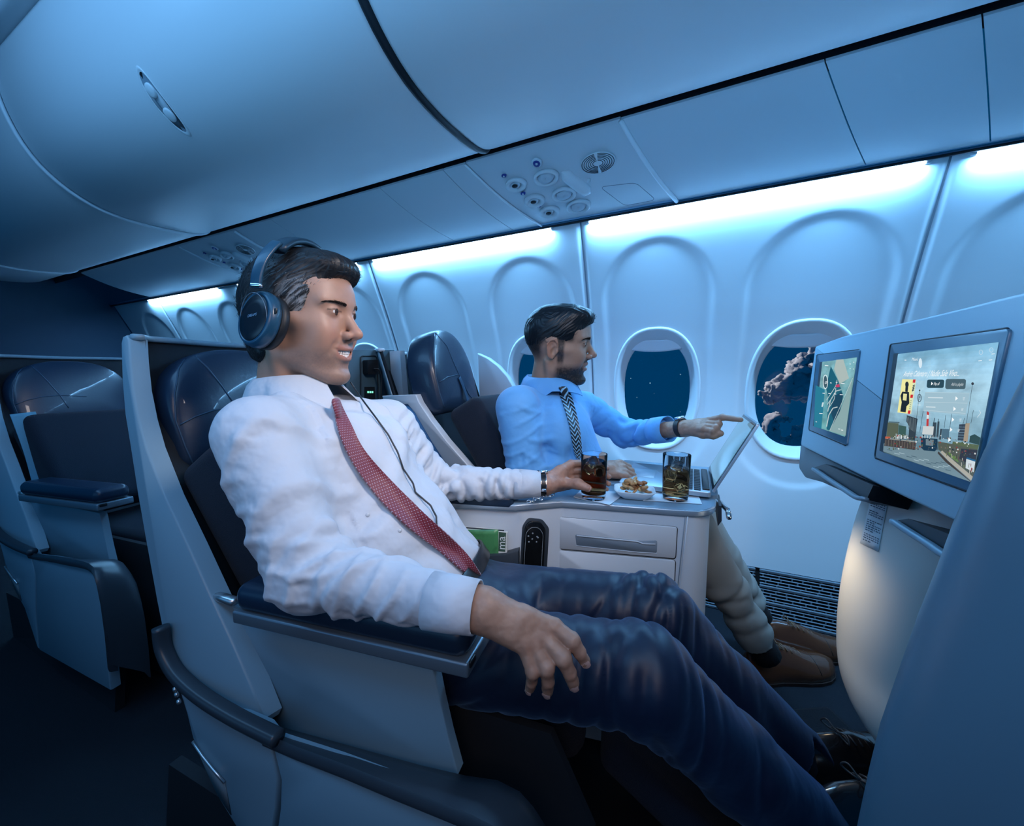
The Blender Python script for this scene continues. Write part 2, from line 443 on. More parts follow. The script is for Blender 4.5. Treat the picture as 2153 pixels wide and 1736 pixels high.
# ================================================================ people
def rotm(y, p, r):
    cy, sy, cp, sp, cr, sr = math.cos(y), math.sin(y), math.cos(p), math.sin(p), math.cos(r), math.sin(r)
    return np.array([[cy, -sy, 0], [sy, cy, 0], [0, 0, 1]]) @ np.array([[cp, 0, -sp], [0, 1, 0], [sp, 0, cp]]) @ np.array([[1, 0, 0], [0, cr, -sr], [0, sr, cr]])
def build_head(eye=1.0, smile=1.0, jaw=1.0, nose_w=1.0, h=.0021, fade=False, beard=False):
    """head in its own frame (x forward, y left, z up, origin between the ears), metres"""
    s = SDF((-.115, -.098, -.155), (.135, .098, .145), h); c = lambda *a: tuple(q * .01 for q in a)
    s.ell(c(-.4, 0, 4.2), c(9.4, 7.45, 8.3), 0)
    s.ell(c(-3.2, 0, 3.0), c(6.7, 6.9, 7.0), .02)
    s.ell(c(3.6, 0, 5.0), c(5.4, 6.3, 6.0), .02)
    s.ell(c(3.3, 0, -1.6), c(5.6, 5.45, 7.2), .02)
    s.ell(c(2.6, 0, -6.2), c(5.2, 4.3, 4.0), .02)
    for e in (-1, 1):
        s.cone(c(-.2, e * 5.0, -3.0), c(.4, e * 4.6, -6.0), .013 * jaw, .0125 * jaw, .02)
        s.cone(c(.4, e * 4.6 * jaw, -6.0), c(6.6, e * 1.7, -9.2), .0125, .0155, .02)
        s.cone(c(6.0, e * 4.2, .0), c(2.0, e * 6.0, .4), .015, .011, .024)
        s.ell(c(6.5, e * 3.5, -2.0), c(2.2, 2.2, 2.5), .018); s.ell(c(3.6, e * 3.9, -3.6), c(3.0, 1.9, 3.0), .02)
        s.cone(c(8.35, e * .9, 3.9), c(6.9, e * 4.7, 4.2), .0085, .0080, .012)
    s.ell(c(7.85, 0, -9.1), c(1.75, 2.1, 1.75), .014)
    s.ell(c(6.5, 0, -4.6), c(2.62, 3.7, 3.2), .018)
    # temples and cheeks a little hollow
    for e in (-1, 1): s.ell(c(4.8, e * 9.1, 3.6), c(3.0, 2.2, 2.6), .02, '-')
    # sockets
    for e in (-1, 1):
        s.ell(c(9.9, e * 3.3, 2.5), c(2.25, 1.75, 1.2), .010, '-')
    # nose
    s.cone(c(8.2, 0, 3.2), c(10.7, 0, -.7), .0072, .0092, .010)
    s.ell(c(11.0, 0, -1.15), c(1.1, 1.0, .95), .006)
    for e in (-1, 1):
        s.ell(c(9.75, e * 1.35 * nose_w, -1.55), c(1.05, .75, .78), .005)
        s.ell(c(10.25, e * .72 * nose_w, -2.55), c(.62, .36, .62), .003, '-')
        s.chain([c(9.45, e * 2.75, -2.2), c(8.9, e * 3.4, -3.5), c(8.2, e * 3.75, -5.0)], [.0026, .0034, .0022], .007, '-')
    s.cone(c(10.3, 0, -2.2), c(9.55, 0, -2.6), .0035, .003, .005)
    # lips
    k = smile
    up = [c(9.30 - .15 * y * y, y, -4.0 + .045 * y * y * k) for y in (-3.1, -2.3, -1.4, -.5, .5, 1.4, 2.3, 3.1)]
    lo = [c(9.10 - .16 * y * y, y, -5.95 * (.92 + .08 * k) + .13 * y * y * k) for y in (-3.1, -2.2, -1.3, -.4, .4, 1.3, 2.2, 3.1)]
    s.chain(up, [.0014, .0020, .0025, .0027, .0027, .0025, .0020, .0014], .006)
    s.chain(lo, [.0014, .0022, .0030, .0034, .0034, .0030, .0022, .0014], .006)
    for y0, y1 in ((-3.0, -1.7), (-1.7, 0), (0, 1.7), (1.7, 3.0)):
        z = lambda y: -4.95 + .085 * y * y * k; rr = lambda y: (.0064 - .0016 * abs(y)) * (.40 + .60 * k)
        for xo in (0, .9): s.cone(c(9.2 + xo - .17 * y0 * y0, y0, z(y0)), c(9.2 + xo - .17 * y1 * y1, y1, z(y1)), rr(y0), rr(y1), .002, '-')
    s.ell(c(10.1, 0, -7.45), c(1.2, 1.9, .7), .012, '-')
    # eyelids
    for e in (-1, 1):
        s.ell(c(7.35, e * 3.15, 2.55), c(1.42, 1.5, 1.38), .005)
        for q in (-1.15, -.55, 0, .55, 1.1):
            s.cone(c(8.3, e * 3.15 + q, 2.45 - .08 * q * q), c(9.4, e * 3.15 + q * 1.05, 2.45 - .08 * q * q), (.0034 - .0014 * abs(q)) * eye, (.0038 - .0014 * abs(q)) * eye, .0012, '-')
    # ears
    for e in (-1, 1):
        M = rotm(math.radians(-22 * e) + (0 if e > 0 else 0), math.radians(-9), 0)
        s.ell(c(-.6, e * 7.7, .7), c(1.75, .55, 3.1), .004, '+', M)
        s.ell(c(-.20, e * 8.30, .2), c(.80, .80, 1.35), .002, '-', M)
        s.ell(c(-.8, e * 8.40, 1.75), c(.62, .50, .95), .002, '-', M)
        rim = [c(.5, e * 7.6, 1.4), c(.6, e * 8.0, 2.6), c(-.2, e * 8.25, 3.45), c(-1.4, e * 8.45, 3.2), c(-2.2, e * 8.5, 2.0), c(-2.1, e * 8.4, .6), c(-1.4, e * 8.15, -.9), c(-.5, e * 7.85, -2.0)]
        s.chain(rim, [.0024, .0026, .0028, .0029, .0029, .0027, .0027, .0036], .002)
        s.cone(c(.75, e * 7.65, .1), c(.6, e * 7.7, -.5), .0035, .003, .003)
    # neck
    s.cone(c(-1.8, 0, -2.5), c(-2.9, 0, -17), .0515, .055, .02)
    s.cone(c(1.6, 0, -9.5), c(.3, 0, -16), .016, .02, .02)
    for e in (-1, 1): s.cone(c(-2.0, e * 6.0, -3.5), c(.2, e * 2.6, -15.5), .010, .012, .014)
    V, Q = s.mesh(); V = vsmooth(V, Q, 1, .45)
    # colours
    x, y, z = V[:, 0] * 100, V[:, 1] * 100, V[:, 2] * 100
    return V, Q, x, y, z
def head_colors(x, y, z, V, skin, stub, stubc, smile, fade):
    n = fbm(V, 60, 3, 3)[:, None]; base = np.array(skin)[None, :] * (.88 + .24 * n)
    C = base
    def mixc(C, w, col): w = np.clip(w, 0, 1)[:, None]; return C * (1 - w) + np.array(col)[None, :] * w
    # redder cheeks, nose, ears
    C = mixc(C, .35 * np.exp(-(((x - 8) / 2.6) ** 2 + ((abs(y) - 3.8) / 1.8) ** 2 + ((z + 1.6) / 1.8) ** 2)), (skin[0] * 1.05, skin[1] * .72, skin[2] * .7))
    C = mixc(C, .45 * np.exp(-(((x - 11.2) / 1.2) ** 2 + (y / 1.6) ** 2 + ((z + 1.3) / 1.3) ** 2)), (skin[0] * 1.05, skin[1] * .7, skin[2] * .68))
    C = mixc(C, .4 * smstep(abs(y), 7.6, 8.4) * (z > -3) * (z < 5) * (x < 2), (skin[0] * 1.1, skin[1] * .72, skin[2] * .65))
    # lips
    zl = np.where(z > -4.95 + .075 * y * y * smile, abs(z - (-4.1 + .035 * y * y * smile)) / .62, abs(z - (-5.7 + .13 * y * y * smile)) / .68)
    w = smstep(1.25 - zl, 0, .5) * smstep(x, 8.0 - .0 * y, 8.5) * smstep(3.0 - abs(y), 0, .5) * (abs(y) < 3)
    C = mixc(C, .75 * w, (skin[0] * .80, skin[1] * .58, skin[2] * .62))
    # stubble / beard area
    jawline = smstep(-z, 3.2 - .35 * x * 0, 6.0) * smstep(x, -.5, 2.0) * smstep(z, -13, -11.2)
    mous = np.exp(-((z + 3.1) / .55) ** 2) * (x > 8.0) * smstep(3.2 - abs(y), 0, .6)
    sp = (.6 + .8 * fbm(V, 420, 2, 11))
    wst = np.clip((jawline + .9 * mous) * stub * sp, 0, 1) * (1 - np.clip(w, 0, 1))
    C = mixc(C, wst, stubc)
    if fade:
        side = smstep(z, .5, 4.2) * smstep(3.4 - x, 0, 1.2) + smstep(-x, 3.0, 5.5) * smstep(z, -5.5, .5)
        side = np.maximum(side, .85 * smstep(x, .4, 1.2) * smstep(-x, -3.2, -2.2) * smstep(z, -5, -2.5) * (z < 4.5) * (abs(y) > 5)); side = np.maximum(side, smstep(z, 2.2, 4.0) * smstep(-x, -6.0, -4.2))
        side = np.clip(side, 0, 1) * np.where((abs(y) > 7.5) & (x > -3.2), .0, 1)
        C = mixc(C, np.clip(side * (.75 + .5 * fbm(V, 300, 2, 5)), 0, .96), (.012, .011, .012))
    # eyelid line and brows
    for e in (-1, 1):
        yy = y - e * 3.15
        lid = np.exp(-((z - (2.45 + .42 - .12 * yy * yy)) / .13) ** 2) * (abs(yy) < 1.5) * (x > 6.8)
        C = mixc(C, .8 * lid, (.02, .014, .012))
        lid2 = np.exp(-((z - (2.45 - .42 + .10 * yy * yy)) / .09) ** 2) * (abs(yy) < 1.3) * (x > 6.8)
        C = mixc(C, .45 * lid2, (.05, .03, .025))
        C = mixc(C, .3 * np.exp(-((z - 1.5) / .5) ** 2 - (yy / 1.6) ** 2) * (x > 6.5), (skin[0] * .6, skin[1] * .5, skin[2] * .5))
    return C
def hair_brow(e, thick=1.0, n=150, seed=3, tree=None):
    """short hairs of one eyebrow in the head frame"""
    rnd = random.Random(seed + e); V = []; F = []
    for i in range(n):
        t = rnd.random(); y = 1.3 + 3.9 * t; zc = 3.78 + .62 * math.sin(t * 2.4) * .75 - .25 * t; x = 9.28 - .085 * y * y * .9 - .02 * y
        w = .27 * (1 - t) ** .5 * (.6 + .4 * math.sin(PI * min(1, t + .25))) * thick; z = zc + rnd.uniform(-w, w); L = rnd.uniform(.45, .8)
        a = Vector((x + .04, e * y, z)) * .01
        if tree is not None:
            q_ = tree.ray_cast(Vector((.16, e * y * .01 * 1.05, z * .01)), Vector((-1, 0, 0)))[0]
            if q_ is not None: a = q_ + Vector((.0004, 0, 0))
        dirv = Vector((-.35 * t - .1, e * (.9), .35 - .75 * t + rnd.uniform(-.2, .2))).normalized()
        b = a + dirv * L * .01; up = Vector((0, 0, 1)).cross(dirv).normalized() * .00028; q = Vector((.0012, 0, .0002))
        k = len(V); V += [a - up, a + up, (a + b) / 2 + up * .9 + q, (a + b) / 2 - up * .9 + q, b + q * .6]
        V += [a + Vector((0, 0, .0005)), (a + b) / 2 + Vector((0, 0, .0006)) + q]
        F += [(k, k + 1, k + 2, k + 3), (k + 3, k + 2, k + 4), (k, k + 5, k + 6, k + 3), (k + 3, k + 6, k + 4)]
    return V, F
def make_hair(fn, lo, hi, comb, amp, h=.0017, seed=1, fr=(900, 260)):
    s = SDF(lo, hi, h); fn(s); V, Q = s.mesh(); V = vsmooth(V, Q, 2, .5); N = vnormals(V, Q)
    D0 = comb(V)
    # locks: noise stretched along the combing direction (top: front to back, sides: down and back)
    wob = (fbm(V, 30, 2, seed + 9) - .5) * .012
    x, y, z = V[:, 0], V[:, 1], V[:, 2]; sw = smstep(abs(y), .038, .066)
    bk = smstep(-x, .02, .07); cs = np.cos(.75 + .75 * bk); sn = np.sin(.75 + .75 * bk)
    al = -x * cs - z * sn; ac = -x * sn + z * cs
    def lock(fh, fl, sd):
        a = vnoise(np.stack([x * fl, (y + wob) * fh, z * fl], 1), 1.0, sd); b = vnoise(np.stack([al * fl, (ac + wob) * fh, y * fl], 1), 1.0, sd + 5); return a * (1 - sw) + b * sw
    r1 = lock(230, 26, seed); r2 = lock(620, 50, seed + 2)
    rid = .5 * (1 - abs(2 * r1 - 1)) + .5 * r2
    D = D0 - N * (D0 * N).sum(1, keepdims=True); D /= np.linalg.norm(D, axis=1, keepdims=True) + 1e-9
    V2 = V + N * ((rid - .5) * amp)[:, None]
    return V2, Q, rid, N, D
def strands(V, N, D, n, L, r, seed, keep, steps=4, lift=.0012, comb=None):
    rs = np.random.RandomState(seed); idx = np.where(keep)[0]; idx = idx[rs.randint(0, len(idx), n)]
    MBs = ([], [])
    vs = []; fs = []; k = 0
    for i in idx:
        p = Vector(V[i]); nn = Vector(N[i]); d = Vector(D[i]); l = L * rs.uniform(.6, 1.3); pts = []
        j = Vector(rs.normal(0, .16, 3)); rr = r * rs.uniform(.6, 1.2); b = nn.cross(d)
        for q in range(steps + 1):
            t = q / steps; pts.append(p + d * (l * (t - .5)) + j * (l * (t - .5) * (.4 + t)) + nn * (lift * 4 * t * (1 - t) + .0003 - .9 * l * l * (t - .5) ** 2 * 6))
        for q, c in enumerate(pts):
            w = rr * (1 - .85 * (q / steps) ** 2)
            vs += [c + b * w, c + nn * w * 1.3, c - b * w]
        for q in range(steps):
            a = k + q * 3; fs += [(a, a + 1, a + 4, a + 3), (a + 1, a + 2, a + 5, a + 4)]
        k += 3 * (steps + 1)
    return vs, fs
class Pose:
    def __init__(s, o, y, p, r, sc=1.0): s.o = np.array(o); s.R = rotm(y, p, r); s.sc = sc
    def __call__(s, V): return (np.asarray(V, float) * s.sc) @ s.R.T + s.o
    def v(s, *a): return Vector(s(np.array([a])*.01)[0])
    def inv(s, P): return ((np.asarray(P) - s.o) @ s.R) / s.sc
def finger(s, P, r0, r1, k=.0018):
    n = len(P) - 1; R = [r0 + (r1 - r0) * i / n for i in range(n + 1)]
    s.chain(P, R, k)
def teeth_mesh():
    mb = MB()
    for row, zz, hgt in ((0, -4.62, .98), (1, -5.35, .7)):
        n = 10
        for i in range(n):
            y = (i - (n - 1) / 2) * .50; x = 8.92 - .17 * y * y * .92 - row * .12; w = .49 if abs(y) < 1 else .44
            a = math.atan(-.34 * y * .92); R = Matrix.Rotation(a * 1.0, 3, 'Z')
            hh = hgt * (1 - .04 * abs(y)) * (.92 if i % 2 else 1)
            V, F = bev_box(Vector((x, y, zz + .045 * y * y)) * .01, (.0042, w * .01, hh * .01), .0013, 2, R); mb.add(V, F)
    return mb
def eye_parts(P, parent, mw, mi, look=(0, 0)):
    for e in (-1, 1):
        c = P.v(7.42, e * 3.15, 2.5); d = (P.v(8.42, e * 3.15 - look[0], 2.5 + look[1]) - c).normalized(); R = .0128
        prof = [(R * math.sin(t), R * math.cos(t)) for t in [i / 14 * PI for i in range(15)]]
        prof[0] = (0, prof[0][1]); V, F = disc_ring(c, d, prof[::-1], 20)
        o = mk('eyeball', V, F, mw, parent)
        V2, F2 = disc_ring(c + d * (R * .90), d, [(.0060, 0), (.0060, .0011), (.0045, .0017), (.0024, .0021), (0, .0022)], 18)
        V3, F3 = disc_ring(c + d * (R * .90), d, [(.0026, .0020), (.0022, .00225), (0, .0024)], 14)
        mb = MB(); mb.add(V2, F2, 0); mb.add(V3, F3, 1); mb.build('iris', None, o, mats=[mi, MATS['black_gloss']])

# ================================================================ materials of the cabin
M_wall = mat('wall_plastic', (.74, .77, .80), .42, bump=(260, .03, .001))
M_bin = mat('bin_plastic', (.72, .75, .78), .38, bump=(240, .03, .001))
M_psu = mat('panel_plastic', (.68, .72, .76), .4)
M_trimb = mat('blue_rail', (.10, .20, .34), .35)
M_dark = mat('dark_gap', (.006, .010, .016), .6)
M_carpet = mat('carpet', (.004, .007, .013), .95, bump=(700, .5, .004))
M_shell = mat('seat_shell', (.17, .27, .335), .36, bump=(420, .05, .001))
M_shell2 = mat('console_shell', (.56, .61, .66), .38, bump=(420, .04, .001))
M_trim = mat('dark_trim', (.030, .040, .052), .33)
M_leather = mat('navy_leather', (.010, .024, .050), .34, coat=.15, bump=(120, .18, .0015))
M_fabric = mat('navy_fabric', (.0025, .0075, .019), .9, sheen=.03, bump=(900, .6, .0012, 'weave'))
M_liner = mat('shell_liner', (.006, .009, .014), .85)
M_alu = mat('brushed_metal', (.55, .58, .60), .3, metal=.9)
M_chrome = mat('chrome', (.8, .82, .85), .12, metal=1)
M_black = mat('black_plastic', (.008, .009, .011), .35)
mat('black_gloss', (.004, .004, .005), .08)
M_bezel = mat('bezel', (.06, .13, .19), .3)
M_strip = mat('light_strip', (1, 1, 1), .5, emit=(.60, .80, 1.0), es=9)
M_glass = mat('window_pane', (.85, .93, 1.0), .02, trans=1, ior=1.05)
M_shade = mat('window_shade', (.72, .78, .84), .5)
M_grille = mat('vent_grille', (.16, .20, .24), .4)

# ================================================================ room shell
mk('floor', [(-4.6, -1.6, 0), (2.6, -1.6, 0), (2.6, 1.66, 0), (-4.6, 1.66, 0), (-4.6, -1.6, -.03), (2.6, -1.6, -.03), (2.6, 1.66, -.03), (-4.6, 1.66, -.03)],
   [(0, 1, 2, 3), (7, 6, 5, 4), (0, 4, 5, 1), (1, 5, 6, 2), (2, 6, 7, 3), (3, 7, 4, 0)], M_carpet, None, False)['kind'] = 'structure'
PROF = [(.175, 1.722), (.30, 1.745), (.45, 1.765), (.62, 1.779), (.78, 1.780), (.92, 1.757), (1.06, 1.715), (1.20, 1.660), (1.34, 1.598), (1.45, 1.545), (1.535, 1.505)]
PZ = np.array([a for a, b in PROF]); PY_ = np.array([b for a, b in PROF])
def wallY(z):
    # smooth interpolation of the sidewall section
    z = np.asarray(z, float); i = np.clip(np.searchsorted(PZ, z) - 1, 0, len(PZ) - 2); t = np.clip((z - PZ[i]) / (PZ[i + 1] - PZ[i]), 0, 1)
    m = np.gradient(PY_, PZ); h = PZ[i + 1] - PZ[i]; t2, t3 = t * t, t * t * t
    return (2 * t3 - 3 * t2 + 1) * PY_[i] + (t3 - 2 * t2 + t) * h * m[i] + (-2 * t3 + 3 * t2) * PY_[i + 1] + (t3 - t2) * h * m[i + 1]
WIN = [-4.0, -3.45, -2.90, -2.34, -1.79, -1.24, -.69, -.152, .362, .88, 1.40, 1.92]
SEAM = [-4.44, -3.72, -2.63, -1.545, -.425, .612, 1.66, 2.55]
WZ = .866; WHW, WHH = .136, .213; OHW, OHH = .174, .262
def sup(a, hw, hh, e=2.35):
    c, s = math.cos(a), math.sin(a); return (math.copysign(abs(c) ** (2 / e), c) * hw, math.copysign(abs(s) ** (2 / e), s) * hh)
wallroot = empty('wall_left', (0, 1.72, .175), kind='structure')
for i in range(len(SEAM) - 1):
    x0, x1 = SEAM[i] + .0028, SEAM[i + 1] - .0028; nx = int((x1 - x0) / .010); nz = 150
    xs = np.linspace(x0, x1, nx + 1); zs = np.linspace(.175, 1.535, nz + 1)
    X, Z = np.meshgrid(xs, zs, indexing='ij'); Y = wallY(Z)
    hole = np.zeros_like(X, bool)
    for w in WIN:
        if not (x0 - .1 < w < x1 + .1): continue
        # capsule-shaped recess round the window, wider towards the bottom
        hw = .205 + .02 * (Z < WZ) * 0; zt, zb = 1.435 - hw, .50 + hw
        dz = np.maximum(np.maximum(Z - zt, zb - Z), 0); d = np.sqrt((X - w) ** 2 + dz ** 2) - hw
        Y = Y + .0055 * (1 - smstep(d, -.016, .010))
        hole |= ((abs(X - w) / (OHW * .985)) ** 2.35 + (abs(Z - WZ) / (OHH * .985)) ** 2.35) < 1
    # seams roll back
    ed = np.minimum(X - x0, x1 - X); Y = Y + .006 * (1 - smstep(ed, 0, .012))
    V = np.stack([X, Y, Z], -1).reshape(-1, 3); idx = np.arange((nx + 1) * (nz + 1)).reshape(nx + 1, nz + 1)
    F = np.stack([idx[:-1, :-1], idx[1:, :-1], idx[1:, 1:], idx[:-1, 1:]], -1)
    hf = hole[:-1, :-1] & hole[1:, :-1] & hole[1:, 1:] & hole[:-1, 1:]
    F = F[~hf]
    mk('panel', V, F, M_wall, wallroot)
# dark backing behind the seams (fuselage side), one strip per seam
for x in SEAM[1:-1]:
    zs = np.linspace(.175, 1.535, 24); V, F = sheet([[Vector((x - .012, wallY(z) + .012, z)), Vector((x + .012, wallY(z) + .012, z))] for z in zs], (0, .004, 0))
    mk('seam_backing', V, F, mat('seam', (.42, .50, .58), .6), wallroot)
def vis_windows():
    n = 0
    for w in WIN:
        n += 1
        root = empty('window_%d' % n, (w, 1.78, WZ - OHH), kind='structure')
        rings = []
        N = 56
        for (hw, hh, off) in ((OHW + .004, OHH + .004, .020), (OHW + .003, OHH + .003, .004), (OHW - .004, OHH - .004, -.001), (OHW - .012, OHH - .013, .004), (WHW + .020, WHH + .024, .022), (WHW + .004, WHH + .005, .040), (WHW, WHH, .046), (WHW + .003, WHH + .003, .062), (WHW + .01, WHH + .01, .064)):
            rings.append([Vector((w + sup(2 * PI * k / N, hw, hh)[0], float(wallY(WZ + sup(2 * PI * k / N, hw, hh)[1])) * (1 if off < .02 else 1) + off, WZ + sup(2 * PI * k / N, hw, hh)[1])) for k in range(N)])
        V, F = loft(rings, True, False); mk('frame', V, [f[::-1] for f in F], M_wall, root)
        P = [Vector((w + sup(2 * PI * k / N, WHW + .004, WHH + .004)[0], float(wallY(WZ + sup(2 * PI * k / N, WHW, WHH)[1])) + .050, WZ + sup(2 * PI * k / N, WHW + .004, WHH + .004)[1])) for k in range(N)]
        cen = Vector((w, float(wallY(WZ)) + .056, WZ)); V = P + [cen] + [p + Vector((0, .003, 0)) for p in P] + [cen + Vector((0, .003, 0))]
        F = [(k, (k + 1) % N, N) for k in range(N)] + [(N + 1 + (k + 1) % N, N + 1 + k, 2 * N + 1) for k in range(N)]
        mk('pane', V, F, M_glass, root)
        # the raised shade: only its lower lip shows at the top of the opening
        G = []
        for i in range(7):
            t = i / 6; zz = WZ + WHH * (1.02 - .17 * t); row = []
            for j in range(15):
                u = -1 + 2 * j / 14; q = WHW * .86; zc = zz - (.014 * (1 - u * u) * t)
                row.append(Vector((w + u * q, float(wallY(zz)) + .036 + .005 * math.cos(u * PI / 2) * -1 * t, zc if i else WZ + WHH * 1.02)))
            G.append(row)
        V, F = sheet(G, (0, .004, 0)); mk('shade', V, F, M_shade, root)
vis_windows()

# ---------------------------------------------------------------- lower air-return grille (dado) along the floor
bb = empty('baseboard_left', (0, 1.69, 0), kind='structure')
def dado(z): return 1.655 + (z / .175) * .062
mk('backing', *sheet([[Vector((x, dado(z) + .014, z)) for z in (0, .175)] for x in (-3.7, 2.5)], (0, .004, 0)), mat('grille_back', (.004, .006, .009), .8), bb, False)
for x0, x1 in ((-3.6, -2.6), (-2.59, -1.57), (-1.56, -.47), (-.46, .25), (.26, .62), (.63, 1.6)):
    mb = MB(); rows = 15; zt = .172
    for r in range(rows + 1):
        z = .006 + (zt - .010) * r / rows; big = (r % 5 == 0); hh = .0052 if big else .0020; dd = .010 if big else .006
        y = dado(z) ; V, F = bev_box(((x0 + x1) / 2, y + .004, z), (x1 - x0 - .004, dd, hh * 2), .002, 1); mb.add(V, F)
    if x1 > -.5:
        for r in range(rows):
            z = .006 + (zt - .010) * (r + .5) / rows; k = 0; x = x0 + .006 + (r * 7 % 5) * .008
            while x < x1 - .005:
                V, F = bev_box((x, dado(z) + .005, z), (.0045, .005, .010), .001, 1); mb.add(V, F); x += (.034, .052, .041)[(k + r) % 3]; k += 1
    mb.build('vent_grille', M_grille, bb)

# ---------------------------------------------------------------- light rail, service panels and bins overhead
RY, RZ = 1.500, 1.532      # lower edge of the service panel at the sidewall
GY, GZ = 1.155, 1.660      # its upper edge under the bins
def psu(t, off=0):         # t 0 = rail, 1 = gap ; slightly convex section
    n = Vector((0, -.345, -.94)).normalized()
    return Vector((0, RY + (GY - RY) * t, RZ + (GZ - RZ) * t)) + n * (.020 * math.sin(PI * t) + off)
def psu_sheet(x0, x1, off=0, n=12, th=.008, t0=0.02, t1=.95):
    G = [[psu(t0 + (t1 - t0) * j / n, off) + Vector((x, 0, 0)) for j in range(n + 1)] for x in (x0, x1)]
    return sheet(G, (0, .003, th))

JN = [(-3.9, -3.75), (-2.62, -2.45), (-1.80, -1.66), (-1.13, -.99), (-.835, -.70), (-.745, -.575), (-.225, -.075), (.235, .43), (.49, .68), (1.2, 1.4), (2.3, 2.5)]
def jp(j, t, off=0):
    return psu(t, off) + Vector((j[0] + (j[1] - j[0]) * (1 - t), 0, 0))
def jsheet(j0, j1, off=0, n=14, th=.008, t0=.02, t1=.95, g=.0015):
    G = [[jp((j[0] + e, j[1] + e), t0 + (t1 - t0) * k / n, off) for k in range(n + 1)] for j, e in ((j0, g), (j1, -g))]
    return sheet(G, (0, .003, th))
n_tr = 0
for a, b in zip(JN[:-1], JN[1:]):
    if abs(a[0] + .745) < 1e-6: continue
    n_tr += 1
    o = mk('trim_%d' % n_tr, *jsheet(a, b), M_psu, None, autos=40); o['kind'] = 'structure'
# unit above the man with headphones is further aft: same kind of unit
def psu_unit(j0, j1, label, detail=True):
    root = empty('passenger_service_unit', jp(((j0[0] + j1[0]) / 2, (j0[1] + j1[1]) / 2), .5), label, 'overhead panel', 'passenger service units under the bins')
    mk('panel_base', *jsheet(j0, j1, -.004), M_psu, root, autos=40)
    for j, w in ((j0, .004), (j1, .007)):
        P = [jp(j, .02 + .93 * k / 14, .003) for k in range(15)]
        mk('rib', *tube(P, w, 8), mat('rib_plastic', (.86, .90, .94), .35), root)
    sx = j0[0]
    def at(dx, t, off=0):
        c = j0[0] + dx; return jp((c, c + .14), t, off)
    def nrm(dx, t):
        return -(at(dx, t + .05) - at(dx, t - .05)).cross(Vector((1, 0, 0))).normalized()
    M_light = mat('reading_lamp', (.75, .8, .84), .35); M_btn = mat('blue_button', (.02, .05, .30), .3)
    for q, (dx, t) in enumerate(((.105, .645), (.112, .42), (.118, .225))):
        p = at(dx, t); n = Vector((0, -.345, -.94)); n.normalize()
        V, F = disc_ring(p, n, [(.040, -.002), (.039, .008), (.033, .013), (.026, .010), (.021, -.002), (.0, -.005)], 28, ref=(1, 0, 0), sy=.68); c = mk('reading_light', V, F, M_light, root)
        V, F = disc_ring(p + n * -.002, n + Vector((0, -.35, .1)), [(.017, 0), (.016, .010), (.010, .013), (.009, .009), (0, .009)], 20, ref=(1, 0, 0), sy=.68); mk('lamp_barrel', V, F, M_light, c)
        V, F = disc_ring(p + Vector((.002, -.012, -.002)) - n * -.008, n, [(.0105, .004), (.010, .006), (0, .006)], 16, ref=(1, 0, 0), sy=.68); mk('lamp_hole', V, F, M_dark, c)
        V, F = disc_ring(at(dx - .012, t + .115, .0), n, [(.0095, .000), (.009, .004), (.006, .005), (0, .004)], 18, ref=(1, 0, 0), sy=.68); b = mk('light_button', V, F, M_btn, root)
        V, F = disc_ring(at(dx - .012, t + .115, .0) + n * .004, n, [(.0036, .001), (.003, .002), (0, .002)], 12); mk('button_cap', V, F, M_light, b)
        dx2 = dx + .112; t2 = t + (.0, -.0, -.0)[q]
        p = at(dx2, t2); V, F = disc_ring(p, n, [(.045, -.002), (.044, .009), (.038, .013), (.033, .006), (.026, -.004), (.0, -.006)], 30, ref=(1, 0, 0), sy=.68); c = mk('air_nozzle', V, F, M_light, root)
        V, F = disc_ring(p + n * -.004, n + Vector((.1, -.3, .05)), [(.029, 0), (.027, .012), (.018, .018), (.006, .020), (0, .017)], 24, ref=(1, 0, 0), sy=.68); mk('nozzle_ball', V, F, mat('nozzle', (.58, .64, .70), .4), c)
    n = Vector((0, -.345, -.94)).normalized()
    p = at(.225, .80); V, F = disc_ring(p, n, [(.0175, 0), (.017, .004), (.013, .006), (0, .006)], 24); c = mk('call_button', V, F, M_light, root)
    V, F = disc_ring(p + n * .006, n, [(.012, 0), (.0115, .0015), (0, .0015)], 20); mk('button_face', V, F, M_btn, c)
    V, F = disc_ring(p + n * .0075, n, [(.0045, 0), (.004, .001), (0, .001)], 12); mk('button_symbol', V, F, M_light, c)
    # long sign lens with a hinge
    A, B = at(.275, .66, .001), at(.305, .36, .001)
    V, F = tube([A + (B - A) * k / 8 for k in range(9)], [.001, .019, .0205, .021, .021, .021, .0205, .019, .001], 14); mk('sign_lens', V, F, M_light, root)
    V, F = disc_ring(at(.335, .52), n, [(.006, 0), (.006, .008), (.004, .010), (0, .010)], 12); mk('latch_pin', V, F, M_light, root)
    # loudspeaker grille: concentric slotted rings
    p = at(.395, .66); mbd = MB()
    V, F = disc_ring(p, n, [(.056, -.001), (.055, .0020), (0, .0020)], 36, ref=(1, 0, 0), sy=.68); c = mk('loudspeaker', V, F, M_light, root)
    for r in (.016, .023, .030, .037, .044, .051):
        for a0, a1 in ((-84, 84), (96, 264)):
            P = [p + n * .0022 + Vector((math.cos(math.radians(a)), 0, 0)) * r + Vector((0, .94, -.345)).normalized() * (r * .68 * math.sin(math.radians(a))) for a in [a0 + (a1 - a0) * k / 14 for k in range(15)]]
            V, F = tube(P, .0011, 5); mbd.add(V, F)
    mbd.build('speaker_slots', M_dark, c)
    # engraved service-door outline
    P = [at(.35, .42, .003), at(.37, .10, .003), at(.475, .10, .003), at(.46, .38, .003)]
    V, F = tube(roundpoly(P, .02), .0009, 5, closed=True); mk('door_outline', V, F, mat('groove', (.2, .25, .3), .6), root)
    return root
